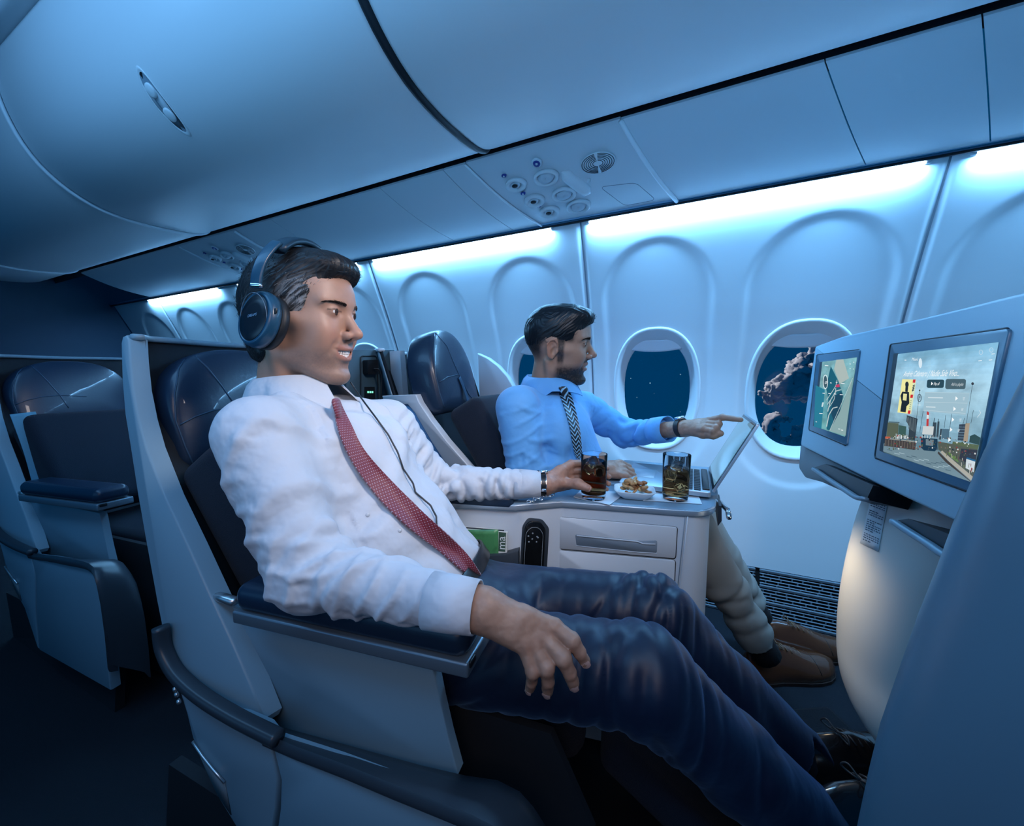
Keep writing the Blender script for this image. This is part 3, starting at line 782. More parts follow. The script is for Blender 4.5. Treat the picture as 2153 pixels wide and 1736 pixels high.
psu_unit((-.745, -.575), (-.225, -.075), 'overhead service panel with reading lights and air nozzles between the two men')
o = psu_unit((-2.62 + .02, -2.45 + .02), (-2.08, -1.95), 'overhead service panel partly hidden behind the headphone wearer\'s head')
for ch in o.children: ch.location.z -= .006
# dark channel between bins and service panels, dark line and blue rail under the panels
def xrun(name, prof, m, x0=-4.5, x1=2.55, kind='structure', n=1):
    V, F = sheet([[Vector((x, y, z)) for (y, z) in prof] for x in (x0, x1)], .004); o = mk(name, V, F, m, None, autos=40); o['kind'] = kind; return o
xrun('trim_21', [(1.20, 1.645), (1.19, 1.69), (1.13, 1.70), (1.12, 1.67)], M_dark)
o = mk('trim_22', *tube([(-4.5, RY + .004, RZ - .001), (2.55, RY + .004, RZ - .001)], .0055, 8), M_trimb, None); o['kind'] = 'structure'
o = mk('trim_23', *tube([(-4.5, RY - .003, RZ - .0075), (2.55, RY - .003, RZ - .0075)], .0042, 6), M_dark, None); o['kind'] = 'structure'
o = mk('trim_24', *tube([(-4.5, RY - .010, RZ + .004), (2.55, RY - .010, RZ + .004)], .0035, 6), mat('light_blue_rail', (.25, .42, .62), .35), None); o['kind'] = 'structure'
# light strips hidden behind the rail
STRIPS = [(-3.85, -2.90, 'pale blue light strip at the far rear of the cabin wall'), (-2.68, -1.62, 'blue light strip behind the head of the man wearing headphones'), (-1.51, -.545, 'bright white light strip above the bearded man'), (-.39, .56, 'longest bright light strip, above the two round-topped windows'), (.66, 1.62, 'light strip at the right edge above the front console')]
for x0, x1, lab in STRIPS:
    r = empty('light_strip', ((x0 + x1) / 2, RY + .016, RZ - .012), lab, 'light', 'light strips along the top of the sidewall')
    V, F = bev_box(((x0 + x1) / 2, RY + .0125, RZ - .0115), (x1 - x0, .014, .008), .003); mk('diffuser', V, F, M_strip, r)
    for xx in (x0 - .006, x1 + .006): V, F = bev_box((xx, RY + .0125, RZ - .010), (.012, .016, .012), .003); mk('end_cap', V, F, M_psu, r)
    area('strip_lamp', ((x0 + x1) / 2, RY + .006, RZ - .020), ((x0 + x1) / 2, 1.62, 1.20), x1 - x0, STRIP_P, STRIP_C, sy=.02)

# ---------------------------------------------------------------- overhead bins
BP = [(1.140, 1.700), (1.136, 1.665), (1.112, 1.636), (1.05, 1.612), (.94, 1.598), (.84, 1.594), (.75, 1.604), (.67, 1.635), (.605, 1.685), (.560, 1.745), (.528, 1.82), (.508, 1.90), (.500, 1.985), (.503, 2.02)]
BPs = [(p.y, p.z) for p in spline([(0, a, b) for a, b in BP], 5)]
def bprof(t):
    k = t * (len(BPs) - 1); i = min(int(k), len(BPs) - 2); f = k - i; return (BPs[i][0] * (1 - f) + BPs[i + 1][0] * f, BPs[i][1] * (1 - f) + BPs[i + 1][1] * f)
BX = [(-4.40, -3.80), (-3.79, -2.215), (-2.205, -.634), (-.620, .94), (.954, 2.55)]
labs = ['overhead bin furthest aft, cut by the left edge', 'overhead bin behind the pale seam at left', 'large overhead bin with oval latch above the headphone wearer', 'overhead bin right of the dark curved gap', 'overhead bin at the top right corner']
for (x0, x1), lab in zip(BX, labs):
    r = empty('overhead_bin', ((x0 + x1) / 2, 1.0, 1.6), lab, 'overhead bin', 'closed overhead bins')
    G = []
    for i, x in enumerate((x0, x0 + .004, x0 + .014, x1 - .014, x1 - .004, x1)):
        ins = (.014, .004, 0, 0, .004, .014)[i]; row = []
        for k, (y, z) in enumerate(BPs):
            a = BPs[max(k - 1, 0)]; b = BPs[min(k + 1, len(BPs) - 1)]; n = Vector((0, -(b[1] - a[1]), (b[0] - a[0]))).normalized()
            row.append(Vector((x, y, z)) + n * ins * (1 if n.z > 0 else -1) * (1 if True else 0) if False else Vector((x, y, z)) + Vector((0, (1.1 - y) * .0 + ins * .5, ins * .9)))
        G.append(row)
    V, F = sheet(G, (0, .02, .012)); mk('bin_door', V, F, M_bin, r)
    for x in (x0 + .002, x1 - .002):
        pass
    xm = x0 + .0 if False else (x0 + x1) / 2
    if abs(x0 + 2.205) < 1e-3:
        # oval finger latch: sunk dish with two round pads, running up the section
        ta, tb = .545, .690; px_ = -1.375
        P = []
        def bp(x, t, off):
            y, z = bprof(t); y2, z2 = bprof(min(t + .01, 1)); y1, z1 = bprof(max(t - .01, 0)); n = Vector((0, (z2 - z1), -(y2 - y1))).normalized()
            if n.z > 0: n = -n
            if n.y > 0 and abs(n.z) < .2: n = -n
            return Vector((x, y, z)) + n * off
        N = 40; rings = []
        for (sc, off) in ((1.12, .0005), (1.08, .003), (1.0, .0022), (.94, .0008)):
            ring = []
            for k in range(N):
                a = 2 * PI * k / N; u, v = math.cos(a), math.sin(a); ring.append(bp(px_ + u * .025 * sc, (ta + tb) / 2 + v * (tb - ta) / 2 * sc, off))
            rings.append(ring)
        V, F = loft(rings, True, False); l = mk('latch_rim', V, F, M_bin, r)
        V, F = loft([rings[-1], [bp(px_ + math.cos(2 * PI * k / N) * .010, (ta + tb) / 2 + math.sin(2 * PI * k / N) * (tb - ta) / 4, .0012) for k in range(N)]], True, True); mk('latch_recess', V, F, mat('latch_recess', (.16, .22, .27), .5), l)
        for tt in (.590, .645):
            c = bp(px_, tt, .001); nn = bp(px_, tt, .01) - bp(px_, tt, 0)
            V, F = disc_ring(c, nn, [(.0175, 0), (.017, .003), (.012, .005), (0, .0055)], 24); mk('latch_pad', V, F, M_bin, l)
        V, F = loft([[bp(px_ + math.cos(2 * PI * k / 24) * .0215, (ta + tb) / 2 + math.sin(2 * PI * k / 24) * (tb - ta) * .30, off) for k in range(24)] for off in (.001, .0028)], True, True); mk('latch_bar', V, F, mat('latch_bar', (.50, .54, .58), .4), l)
for x, m_, w in ((-2.210, mat('seam_bead', (.80, .84, .88), .4), .007), (-3.795, MATS['seam_bead'], .007), (-.627, M_dark, .012), (.947, M_dark, .010)):
    P = [Vector((x, y + .004, z + .006)) if m_ is M_dark else Vector((x, y - .0015, z - .0020)) for y, z in BPs[::2]]
    V, F = tube(P, w, 6); o = mk('trim_%d' % (30 + int(x * -2 + 6)), V, F, m_, None); o['kind'] = 'structure'
# ceiling beyond the bins with the cove lip
o = mk('ceiling', *sheet([[Vector((x, y, z)) for y, z in ((.52, 2.06), (.40, 2.14), (.2, 2.19), (0, 2.205), (-.4, 2.19), (-.9, 2.12))] for x in (-4.5, 2.55)], (0, 0, .02)), M_bin); o['kind'] = 'structure'
o = mk('trim_40', *sheet([[Vector((x, y, z)) for y, z in ((.503, 2.02), (.470, 2.018), (.455, 2.035), (.47, 2.07), (.53, 2.085))] for x in (-4.5, 2.55)], (0, .003, .003)), M_psu); o['kind'] = 'structure'
# rear bulkhead closing the cabin and its doorway curtain side
o = mk('wall_back', *prism([(-4.45, .62, 0), (-4.45, 1.8, 0), (-4.45, 1.8, 1.7), (-4.45, .62, 2.1)], (-.04, 0, 0), .01), mat('rear_bulkhead', (.03, .06, .10), .7)); o['kind'] = 'structure'

from mathutils.bvhtree import BVHTree
def seam_on(HM, pxs, r, fb):
    tr_ = BVHTree.FromPolygons([tuple(v) for v in HM[0]], [tuple(f) for f in HM[1]]); o = Vector((0, 0, CH)); P = []
    q = []
    for a, b in zip(pxs[:-1], pxs[1:]): q += [(a[0] + (b[0] - a[0]) * t / 4, a[1] + (b[1] - a[1]) * t / 4) for t in range(4)]
    for x, y in q + [pxs[-1]]:
        d = Vector(ray(x, y)).normalized(); h_ = tr_.ray_cast(o, d)
        if h_[0] is not None: P.append(h_[0] + h_[1] * .0002)
    return tube(P, r, 6) if len(P) > 2 else fb()
# ================================================================ seats
def on(px, A, B, C):
    n = (B - A).cross(C - A).normalized(); return [atP(x, y, A, n) for x, y in px]
def seat_cushion_block(name, c, sz, R, m, parent, r=.03):
    V, F = bev_box(c, sz, r, 5, R); return mk(name, V, F, m, parent)
def arch_cushion(name, org, u, n, hw, hh, th, m, parent, crown=.018, e=2.6, wedge=0, gusset=None):
    """headrest: org = bottom centre of the FRONT face, u lateral, n facing, arch outline"""
    up = n.cross(u).normalized()
    if up.z < 0: up = -up
    def outl(sc, k=40):
        P = []
        for i in range(k + 1):
            a = PI * i / k; cc, ss = math.cos(a), math.sin(a)
            x = math.copysign(abs(cc) ** (2 / e), cc) * hw; y = hh * .42 + abs(ss) ** (2 / (e - .4)) * hh * .58
            P.append((x, y))
        P = [(hw * .93, 0.0), (hw * .975, .02)] + P + [(-hw * .975, .02), (-hw * .93, 0.0)]
        cy = hh * .45
        return [(x * sc, cy + (y - cy) * sc) for x, y in P]
    rings = []
    for sc, d in ((.90, -th), (.97, -th * .97), (1.0, -th * .85), (1.0, -th * .35), (.985, -th * .10), (.955, -.0), (.90, crown * .25), (.75, crown * .62), (.5, crown * .9), (.2, crown)):
        rings.append([org + u * x + up * y + n * d for x, y in outl(sc)])
    V, F = loft(rings, True, True)
    if polynormal(rings[0]).dot(n) < 0: F = [f[::-1] for f in F]
    return mk(name, V, F, m, parent), up, (V, F)

def make_seat1():
    A, B, C = atY(262, 706, .345), atY(553, 1512, .322), atY(337, 1313, .285)
    root = empty('business_seat', (-.55, .55, 0))
    out = [(257, 708), (254, 722), (256, 797), (262, 870), (274, 944), (288, 1035), (304, 1127), (329, 1264), (338, 1309), (346, 1365), (364, 1402), (393, 1434), (453, 1480), (546, 1526),
           (553, 1512), (528, 1447), (486, 1350), (449, 1271), (436, 1243), (395, 1152), (345, 1046), (306, 944), (290, 885), (278, 823), (272, 760), (270, 714), (265, 704)]
    V, F = prism(on(out, A, B, C), (.006, .026, 0), .004, 3)
    shell = mk('shell_side', V, F, M_shell, root, autos=40)
    # dark concave liner behind the cushions, with a pale top rim
    inner = on([(272, 712), (272, 760), (279, 823), (291, 885), (307, 944), (346, 1046), (396, 1152), (437, 1243), (450, 1271), (487, 1350), (528, 1447)], A, B, C)
    G = []
    for p in inner:
        k = (p.z - .45) / .55; xb = -.80 - .20 * k; p = p + Vector((.004, .022, 0))
        G.append([p, p + Vector((-.03, .015, 0)), Vector((min(xb + .02, p.x - .03), .42, p.z)), Vector((xb - .01, .52, p.z)), Vector((xb - .03, .66, p.z + .004)), Vector((xb - .035, .86, p.z + .006))])
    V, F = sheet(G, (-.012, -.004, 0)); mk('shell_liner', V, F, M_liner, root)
    rim = spline([G[0][0] + Vector((.0, -.012, .004)), G[0][1] + Vector((0, 0, .004)), G[0][2] + Vector((-.004, 0, .004)), G[0][3] + Vector((-.004, 0, .004)), G[0][4] + Vector((-.004, 0, .004)), G[0][5] + Vector((-.004, 0, .004))], 6)
    V, F = tube(rim, 1, flat=(.022, .012), up=(0, 0, 1)); mk('shell_rim', V, F, M_shell, root)
    GB = [[q + Vector((-.016, -.006, .002)) for q in row] for row in G]
    V, F = sheet(GB, (-.008, -.002, 0)); mk('shell_back', V, F, M_shell, root)
    # headrest
    u = Vector((-.139, .990, 0)); n = Vector((.955, .134, .20)).normalized()
    hr, up, HM = arch_cushion('headrest', Vector((-.905, .545, .742)), u, n, .172, .252, .085, M_leather, root)
    fp = Vector((-.905, .545, .742)) + n * .004
    def seam(pxs, off=.006, r=.0016, m=None, par=None):
        P = [atP(x, y, fp + n * off, n) for x, y in pxs]; return tube(spline(P, 6), r, 6)
    for pxs in ([(400, 738), (376, 775), (367, 830), (370, 885), (388, 935), (409, 984)], [(402, 740), (435, 772), (465, 810), (497, 856), (520, 900)], [(378, 893), (410, 876), (450, 862), (500, 855), (560, 858)]):
        V, F = seam_on(HM, pxs, .0017, lambda: seam(pxs)); mk('piping', V, F, mat('piping', (.02, .05, .09), .35), hr)
    # backrest
    a = Vector((-.905, .53, .735)); b = Vector((-.70, .56, .43)); d = (a - b); R = Matrix((d.cross(u).normalized(), u, d.normalized())).transposed()
    L = d.length
    bk = seat_cushion_block('backrest', (a + b) / 2 + R @ Vector((-.075, 0, 0)), (.12, .36, L), R, M_fabric, root, .028)
    for s_ in (-.10, .10):
        P = [(a + b) / 2 + R @ Vector((-.0145, s_, q)) for q in (-L * .47, -L * .2, 0, L * .2, L * .47)]
        V, F = tube(P, .0014, 5); mk('stitching', V, F, M_dark, bk)
    R = Matrix.Rotation(math.radians(10), 3, 'Z')
    cu = seat_cushion_block('seat_cushion', (-.459, .611, .372), (.62, .295, .105), R, M_fabric, root, .035)
    V, F = tube(roundpoly([Vector((-.459, .611, .405)) + R @ Vector((x, y, 0)) for x, y in ((.312, .150), (-.312, .150), (-.312, -.150), (.312, -.150))], .03), .003, 6, closed=True); mk('piping', V, F, M_fabric, cu)
    R2 = R @ Matrix.Rotation(math.radians(38), 3, 'Y')
    seat_cushion_block('leg_rest', Vector((-.03, .735, .275)), (.26, .38, .055), R2, M_fabric, root, .022)
    # aisle armrest: padded top on a metal rail, drop panel below
    P0, P1 = atY(490, 1266, .312), atY(980, 1372, .362); ax = (P1 - P0); L = ax.length; ax.normalize(); sd = Vector((0, 0, 1)).cross(ax).normalized(); upv = ax.cross(sd)
    R = Matrix((ax, sd, upv)).transposed(); cen = (P0 + P1) / 2
    pad = seat_cushion_block('armrest_pad', cen + R @ Vector((0, .037, .006)), (L, .078, .043), R, M_leather, root, .018)
    V, F = bev_box(cen + R @ Vector((.001, .037, -.022)), (L + .003, .080, .019), .0028, 3, R); rail = mk('armrest_rail', V, F, mat('rail_satin', (.22, .29, .35), .38, metal=.7), root)
    V, F = bev_box(cen + R @ Vector((L / 2 + .003, .010, -.017)), (.004, .016, .008), .0015, 2, R); mk('recline_button', V, F, M_black, rail)
    A2, B2, C2 = atY(449, 1262, .338), atY(913, 1406, .385), atY(960, 1630, .385)
    V, F = prism(on([(446, 1256), (486, 1276), (905, 1396), (914, 1420), (926, 1480), (942, 1550), (963, 1628), (957, 1631), (553, 1520), (530, 1456), (488, 1355), (452, 1272)], A2, B2, C2), (-.002, .016, 0), .002, 2)
    mk('armrest_panel', V, F, M_shell, root, autos=40)
    V, F = tube([atY(438, 1247, .335), atY(494, 1264, .330)], 1, flat=(.014, .012), up=(0, 0, 1)); mk('panel_bracket', V, F, M_alu, root)
    # bumper rail along the aisle side
    path = [atY(338, 1318, .278), atY(344, 1362, .277), atY(366, 1408, .278), atY(398, 1442, .281), atY(440, 1474, .285), atY(495, 1507, .292), atY(548, 1534, .298), atY(585, 1552, .301)]
    V, F = tube(spline(path, 5), 1, flat=(.022, .018), up=(.1, 0, 1)); mk('bumper_rail', V, F, M_trim, root)
    U = [(556, 1519, .342), (640, 1542, .348), (760, 1575, .356), (880, 1608, .364), (975, 1630, .370), (1043, 1640, .375), (1090, 1664, .377), (1120, 1698, .378), (1150, 1745, .38), (1180, 1830, .38)]
    Lw = [(552, 1545, .300), (625, 1575, .303), (725, 1612, .306), (830, 1655, .310), (920, 1690, .313), (985, 1716, .316), (1030, 1738, .318), (1060, 1760, .32), (1085, 1790, .32), (1110, 1850, .32)]
    G = []
    for (x, y, Y), (x2, y2, Y2) in zip(U, Lw):
        a, b = atY(x, y, Y), atY(x2, y2, Y2); G.append([a + Vector((0, .008, -.02)), a, a * .7 + b * .3 + Vector((0, 0, .002)), a * .3 + b * .7 + Vector((0, 0, .002)), b + Vector((0, .002, .001)), b + Vector((0, -.003, -.006)), b + Vector((0, -.001, -.016)), b + Vector((0, .012, -.022))])
    for dx, dz in ((.012, -.05), (.018, -.13), (.016, -.22)): G.append([p + Vector((dx, 0, dz)) for p in G[9]])
    V, F = sheet(G, (0, .004, -.004)); mk('side_ledge', V, F, M_trim, root, autos=50)
    A3, B3, C3 = atY(400, 1500, .288), atY(560, 1700, .300), atY(900, 1690, .318)
    def low(px, nm, gr=.003):
        P = [Vector((p.x, p.y, .10)) if y_ >= 1850 else p for p, (x_, y_) in zip(on(px, A3, B3, C3), px)]; V, F = prism(P, (-.004, .022, 0), gr, 3); return mk(nm, V, F, M_shell, root, autos=40)
    q = low([(370, 1430), (392, 1500), (404, 1550), (430, 1612), (455, 1672), (480, 1712), (500, 1745), (560, 1850), (566, 1780), (580, 1700), (583, 1640), (568, 1566), (548, 1540), (500, 1518), (440, 1485), (396, 1452), (376, 1430)], 'base_panel', .006)
    low([(573, 1570), (699, 1614), (857, 1676), (997, 1732), (1070, 1790), (1090, 1840), (1090, 1900), (570, 1900), (574, 1800), (588, 1700), (590, 1640)], 'base_panel', .006)
    V, F = tube([p + Vector((0, -.002, 0)) for p in on([(408, 1556), (428, 1586), (452, 1616), (475, 1642)], A3, B3, C3)], .0022, 6); mk('grab_lip', V, F, M_alu, q)
    V, F = prism(on([(410, 1560), (474, 1645), (487, 1712), (460, 1672), (432, 1612)], A3, B3, C3), (0, -.0012, 0), 0); mk('pocket_flap', V, F, mat('pocket_grey', (.16, .19, .21), .5), q)  # thin grey flap below the grab lip
    for yy in (1447, 1458, 1473): V, F = disc_ring(atY(371 + (yy - 1447) * .3, yy, .284), (0, -1, 0), [(.0045, 0), (.004, .004), (0, .005)], 10); mk('hook', V, F, M_alu, q)
    # inner side and foot structure, dark
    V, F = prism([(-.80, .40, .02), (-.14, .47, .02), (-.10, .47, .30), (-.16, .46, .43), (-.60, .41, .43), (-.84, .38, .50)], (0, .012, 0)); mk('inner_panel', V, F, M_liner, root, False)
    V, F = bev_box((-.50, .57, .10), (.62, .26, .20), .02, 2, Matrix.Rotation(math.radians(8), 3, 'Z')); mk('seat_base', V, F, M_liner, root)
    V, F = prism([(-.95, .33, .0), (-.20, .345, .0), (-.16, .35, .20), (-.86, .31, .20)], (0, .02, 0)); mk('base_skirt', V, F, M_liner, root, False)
    return root
seat1 = make_seat1()
tag(seat1, 'nearest business seat, under the headphone wearer, with navy leather headrest and pale shell', 'seat', 'business class seats')
seat3 = copy_tree(seat1, None, (-1.21, .06, 0)); seat3['label'] = 'empty dark business seat in the row behind, at the left edge'

def make_seat2():
    root = empty('business_seat', (-.55, 1.15, 0))
    u = Vector((-.139, .990, 0)); n = Vector((.955, .134, .24)).normalized()
    o = Vector((-.735, 1.142, .812))
    hr, up, HM = arch_cushion('headrest', o, u, n, .162, .290, .095, M_leather, root, e=2.35, crown=.02)
    fp = o + n * .004
    def seam(pxs, off=.008):
        P = [atP(x, y, fp + n * off, n) for x, y in pxs]; return tube(spline(P, 6), .0020, 6)
    for pxs in ([(914, 700), (911, 740), (916, 790), (924, 825), (934, 856)], [(916, 700), (940, 728), (955, 765), (966, 790), (985, 828), (1003, 850)], [(924, 803), (940, 793), (964, 787)]):
        V, F = seam_on(HM, pxs, .0021, lambda: seam(pxs)); mk('piping', V, F, MATS['piping'], hr)
    a = Vector((-.735, 1.13, .80)); b = Vector((-.53, 1.16, .45)); d = (a - b); R = Matrix((d.cross(u).normalized(), u, d.normalized())).transposed(); L = d.length
    bk = seat_cushion_block('backrest', (a + b) / 2 + R @ Vector((-.085, 0, 0)), (.12, .34, L), R, M_fabric, root, .028)
    for q in (-.05, .03, .11):
        V, F = tube([(a + b) / 2 + R @ Vector((-.024, yy, q)) for yy in (-.12, -.06, 0, .06, .12)], .0018, 5); mk('stitching', V, F, MATS['piping'], bk)
    for s_ in (-.125, .125):
        V, F = tube([(a + b) / 2 + R @ Vector((-.025, s_, q)) for q in (-L * .47, 0, L * .47)], .0016, 5); mk('stitching', V, F, M_dark, bk)
    R = Matrix.Rotation(math.radians(10), 3, 'Z')
    seat_cushion_block('seat_cushion', (-.32, 1.21, .372), (.52, .42, .11), R, M_fabric, root, .035)
    V, F = bev_box((-.36, 1.21, .16), (.44, .34, .32), .02, 2, R); mk('seat_base', V, F, M_liner, root)
    # back shell: liner, rim, window-side wing
    G = []
    for z in (1.012, .95, .85, .75, .62, .5):
        k = (z - .45) / .55; xb = -.80 - .20 * k
        G.append([Vector((xb + .05, .985, z)), Vector((xb, 1.02, z)), Vector((xb - .02, 1.15, z)), Vector((xb, 1.34, z)), Vector((xb + .10, 1.44, z))])
    V, F = sheet(G, (-.012, 0, 0)); mk('shell_liner', V, F, M_liner, root)
    V, F = sheet([[q + Vector((-.015, 0, 0)) for q in r] for r in G], (-.008, 0, 0)); mk('shell_back', V, F, M_shell, root)
    V, F = tube(spline([q + Vector((-.004, 0, .004)) for q in G[0]], 5), 1, flat=(.022, .012), up=(0, 0, 1)); mk('shell_rim', V, F, M_shell2, root)
    W = [atY(1003, 742, 1.42), atY(1025, 752, 1.42), atY(1046, 768, 1.42), atY(1066, 790, 1.42), atY(1085, 822, 1.42), atY(1100, 900, 1.42), atY(1010, 900, 1.42)]
    V, F = prism(W, (0, .03, 0), .01, 3); mk('shell_wing', V, F, M_shell2, root)
    # aisle-side wing frame with an inset panel
    A, B, C = atY(803, 832, .93), atY(985, 980, .97), atY(876, 990, .95)
    V, F = prism(on([(803, 832), (874, 829), (881, 846), (905, 882), (940, 928), (990, 985), (1010, 1010), (960, 1010), (905, 925), (872, 868), (857, 850), (841, 850), (839, 862), (850, 900), (890, 1010), (840, 1010), (815, 880)], A, B, C), (-.004, .03, 0), .004, 2); w = mk('wing_frame', V, F, M_shell2, root, autos=40)
    V, F = prism([p + Vector((0, .008, 0)) for p in on([(838, 850), (860, 848), (965, 1012), (885, 1012)], A, B, C)], (-.002, .012, 0), .001, 1); mk('wing_inset', V, F, mat('blue_inset', (.06, .20, .40), .45), w)
    # shoulder belt with metal tongue
    bt = [atP(x, y, fp + n * .02, n) for x, y in ((966, 793), (975, 815), (985, 845), (992, 868))]
    V, F = tube(spline(bt, 5), 1, flat=(.020, .0025), up=n); bl = mk('shoulder_belt', V, F, mat('belt_web', (.012, .045, .09), .7), root)
    bt2 = [atP(x, y, fp + n * .022, n) for x, y in ((1000, 905), (1022, 955), (1040, 1000), (1055, 1040))]
    V, F = tube(spline(bt2, 5), 1, flat=(.024, .0025), up=n); mk('belt_strap', V, F, MATS['belt_web'], bl)
    c1, c2, c3 = [atP(x, y, fp + n * .026, n) for x, y in ((992, 868), (1000, 890), (1015, 914))]
    V, F = tube(spline([c1, (c1 + c2) / 2, c2], 3), .009, 10); mk('buckle', V, F, M_chrome, bl)
    V, F = tube([c2, (c2 + c3) / 2, c3], 1, flat=(.010, .003), up=n); mk('tongue', V, F, M_chrome, bl)
    V, F = disc_ring(c1 + n * .006, n, [(.007, 0), (.008, .003), (.004, .004), (.004, 0)], 14); mk('ring', V, F, M_chrome, bl)
    return root
seat2 = make_seat2()
tag(seat2, 'window-side business seat behind the bearded man, blue headrest and hanging belt buckle', 'seat', 'business class seats')
seat4 = copy_tree(seat2, None, (-1.21, .06, 0)); seat4['label'] = 'empty window seat of the row behind, mostly hidden beyond the near seat shell'

# power outlet niche between the two seat shells
po = empty('outlet_panel', (-.98, .93, .5), 'dark outlet panel with a plugged-in charger between the two seats', 'outlet panel')
A, B, C = atX(735, 737, -.985), atX(826, 737, -.985), atX(800, 830, -.985)
V, F = prism(on([(728, 735), (830, 735), (822, 905), (728, 905)], A, B, C), (-.02, 0, 0), .003, 2); mk('panel_base', V, F, mat('outlet_grey', (.035, .07, .09), .5), po, autos=40)
P = roundpoly([p + Vector((.003, 0, 0)) for p in on([(757, 748), (791, 748), (796, 880), (757, 880)], A, B, C)], .012)
V, F = tube(P, .002, 6, closed=True); mk('panel_groove', V, F, M_black, po)
V, F = prism(roundpoly(on([(762, 757), (785, 756), (787, 787), (763, 787)], A, B, C), .006), (.022, 0, 0), 0); pl = mk('charger_plug', V, F, M_black, po, autos=40)
V, F = tube(spline([atX(786, 775, -.955), atX(797, 778, -.945), atX(802, 800, -.95), atX(800, 840, -.955), atX(798, 870, -.96)], 6), .0028, 6); mk('charger_cable', V, F, M_black, pl)
V, F = prism(on([(766, 813), (786, 813), (788, 850), (766, 850)], A, B, C), (.004, 0, 0), 0); sk = mk('socket', V, F, M_black, po, False)
for x0 in (770, 774.5, 779):
    V, F = prism([p + Vector((.005, 0, 0)) for p in on([(x0, 822), (x0 + 3, 822), (x0 + 3, 826), (x0, 826)], A, B, C)], (.001, 0, 0)); mk('status_light', V, F, mat('led', (.1, .4, .3), .4, emit=(.25, .9, .6), es=1.2), sk, False)
V, F = prism([p + Vector((0, 0, 0)) for p in on([(818, 738), (828, 738), (843, 900), (830, 905)], A, B, C)], (.05, 0, 0), .003, 2); mk('divider_post', V, F, M_shell2, po, autos=40)

P = [atX(x, y, X) for x, y, X in ((48, 868, -1.99), (62, 905, -1.975), (78, 950, -1.955), (92, 1000, -1.93), (104, 1045, -1.90))]
V, F = tube(spline(P, 4), 1, flat=(.055, .003), up=(1, 0, .5)); mk('shoulder_belt', V, F, mat('pale_belt', (.10, .26, .36), .7), seat3)

# ================================================================ console between the two seats
def vplane(a, b):
    a = Vector((a[0], a[1], .3)); d = Vector((b[0], b[1], .3)) - a; n = Vector((d.y, -d.x, 0)).normalized(); return a, n
def vp(pxs, pl, off=0.0):
    return [atP(x, y, pl[0] + pl[1] * off, pl[1]) for x, y in pxs]
PLAN = [(-.605, .728), (-.372, .797), (-.279, .872), (-.01, .930), (.030, .944), (.055, .985), (.060, 1.055), (-.30, 1.055), (-.55, .945), (-.62, .90)]
con = empty('center_console', (-.25, .93, 0), 'pale console with worktop and drawers between the two seats', 'console')
M_top = mat('worktop', (.17, .27, .36), .32, coat=.2)
PT = roundpoly([Vector((x, y, .622)) for x, y in PLAN], [.002, .004, .004, .02, .03, .03, .02, .01, .01, .01], 4)
PT = [p for i, p in enumerate(PT)]
k0 = [p for p in PT if p.x > -.38]
V, F = prism(PT, (0, 0, -.017), .003, 3); mk('worktop', V, F, M_top, con, autos=40)
cx = sum(p[0] for p in PLAN) / len(PLAN); cy = .92
inn = [(x + (cx - x) * .035, y + (cy - y) * .07) for x, y in PLAN]
V, F = prism(roundpoly([Vector((x, y, .605)) for x, y in inn], [.003, .004, .006, .02, .03, .03, .02, .01, .01, .01], 4), (0, 0, -.60), 0); body = mk('cabinet_body', V, F, M_shell2, con, autos=30)
V, F = tube([Vector((p.x, p.y, .6135)) for p in PT], 1, flat=(.004, .0135), closed=True, up=(0, 0, 1)); mk('worktop_edge', V, F, mat('edge_metal', (.42, .50, .57), .28, metal=.6), con)
# armrest pad on the man's side
a, b = Vector((-.600, .735, .625)), Vector((-.378, .800, .625)); ax = (b - a).normalized(); sd = Vector((0, 0, 1)).cross(ax); R = Matrix((ax, sd, Vector((0, 0, 1)))).transposed()
V, F = bev_box((a + b) / 2 + sd * .035, ((b - a).length, .085, .032), .010, 4, R); mk('armrest_pad', V, F, M_leather, con)
FR = vplane(inn[2], inn[3]); MD = vplane(inn[1], inn[2]); LF = vplane(inn[0], inn[1])
M_draw = mat('drawer_front', (.60, .63, .66), .38)
def outline(pxs, pl, off, r, m, name, par, rad=.006, closed=True):
    P = roundpoly(vp(pxs, pl, off), rad) if closed else vp(pxs, pl, off); V, F = tube(P, r, 6, closed=closed); return mk(name, V, F, m, par)
for i, pxs in enumerate(([(1176, 1087), (1424, 1108), (1420, 1174), (1173, 1153)], [(1173, 1157), (1420, 1178), (1413, 1330), (1166, 1330)])):
    V, F = prism(roundpoly(vp(pxs, FR, .0035), .006, 4), -FR[1] * .006, .0015, 2); d = mk('drawer', V, F, M_draw, con, autos=40)
    outline(pxs, FR, .0008, .0016, M_black, 'drawer_gap', d)
    if i == 0:
        hp = roundpoly(vp([(1209, 1123), (1350, 1137), (1382, 1136), (1381, 1163), (1345, 1160), (1212, 1147)], FR, .0040), .005, 4)
        V, F = prism(hp, -FR[1] * .001, .0005, 1); mk('handle_recess', V, F, mat('recess', (.20, .24, .28), .5), d)
        V, F = tube(vp([(1213, 1126), (1340, 1138), (1352, 1143), (1378, 1144)], FR, .0048), .0016, 6); mk('handle', V, F, M_draw, d)
        V, F = tube(vp([(1212, 1147), (1345, 1161), (1381, 1163)], FR, .0042), .0010, 6); mk('handle_lip', V, F, M_draw, d)
V, F = tube(vp([(1441, 1086), (1433, 1160), (1424, 1243), (1412, 1340)], FR, .0008), .0012, 6); mk('panel_seam', V, F, MATS['recess'], body)
V, F = tube(vp([(1446, 1086), (1438, 1160), (1429, 1243), (1417, 1340)], FR, .0006), .0016, 6); mk('seam_bead', V, F, M_shell2, body)
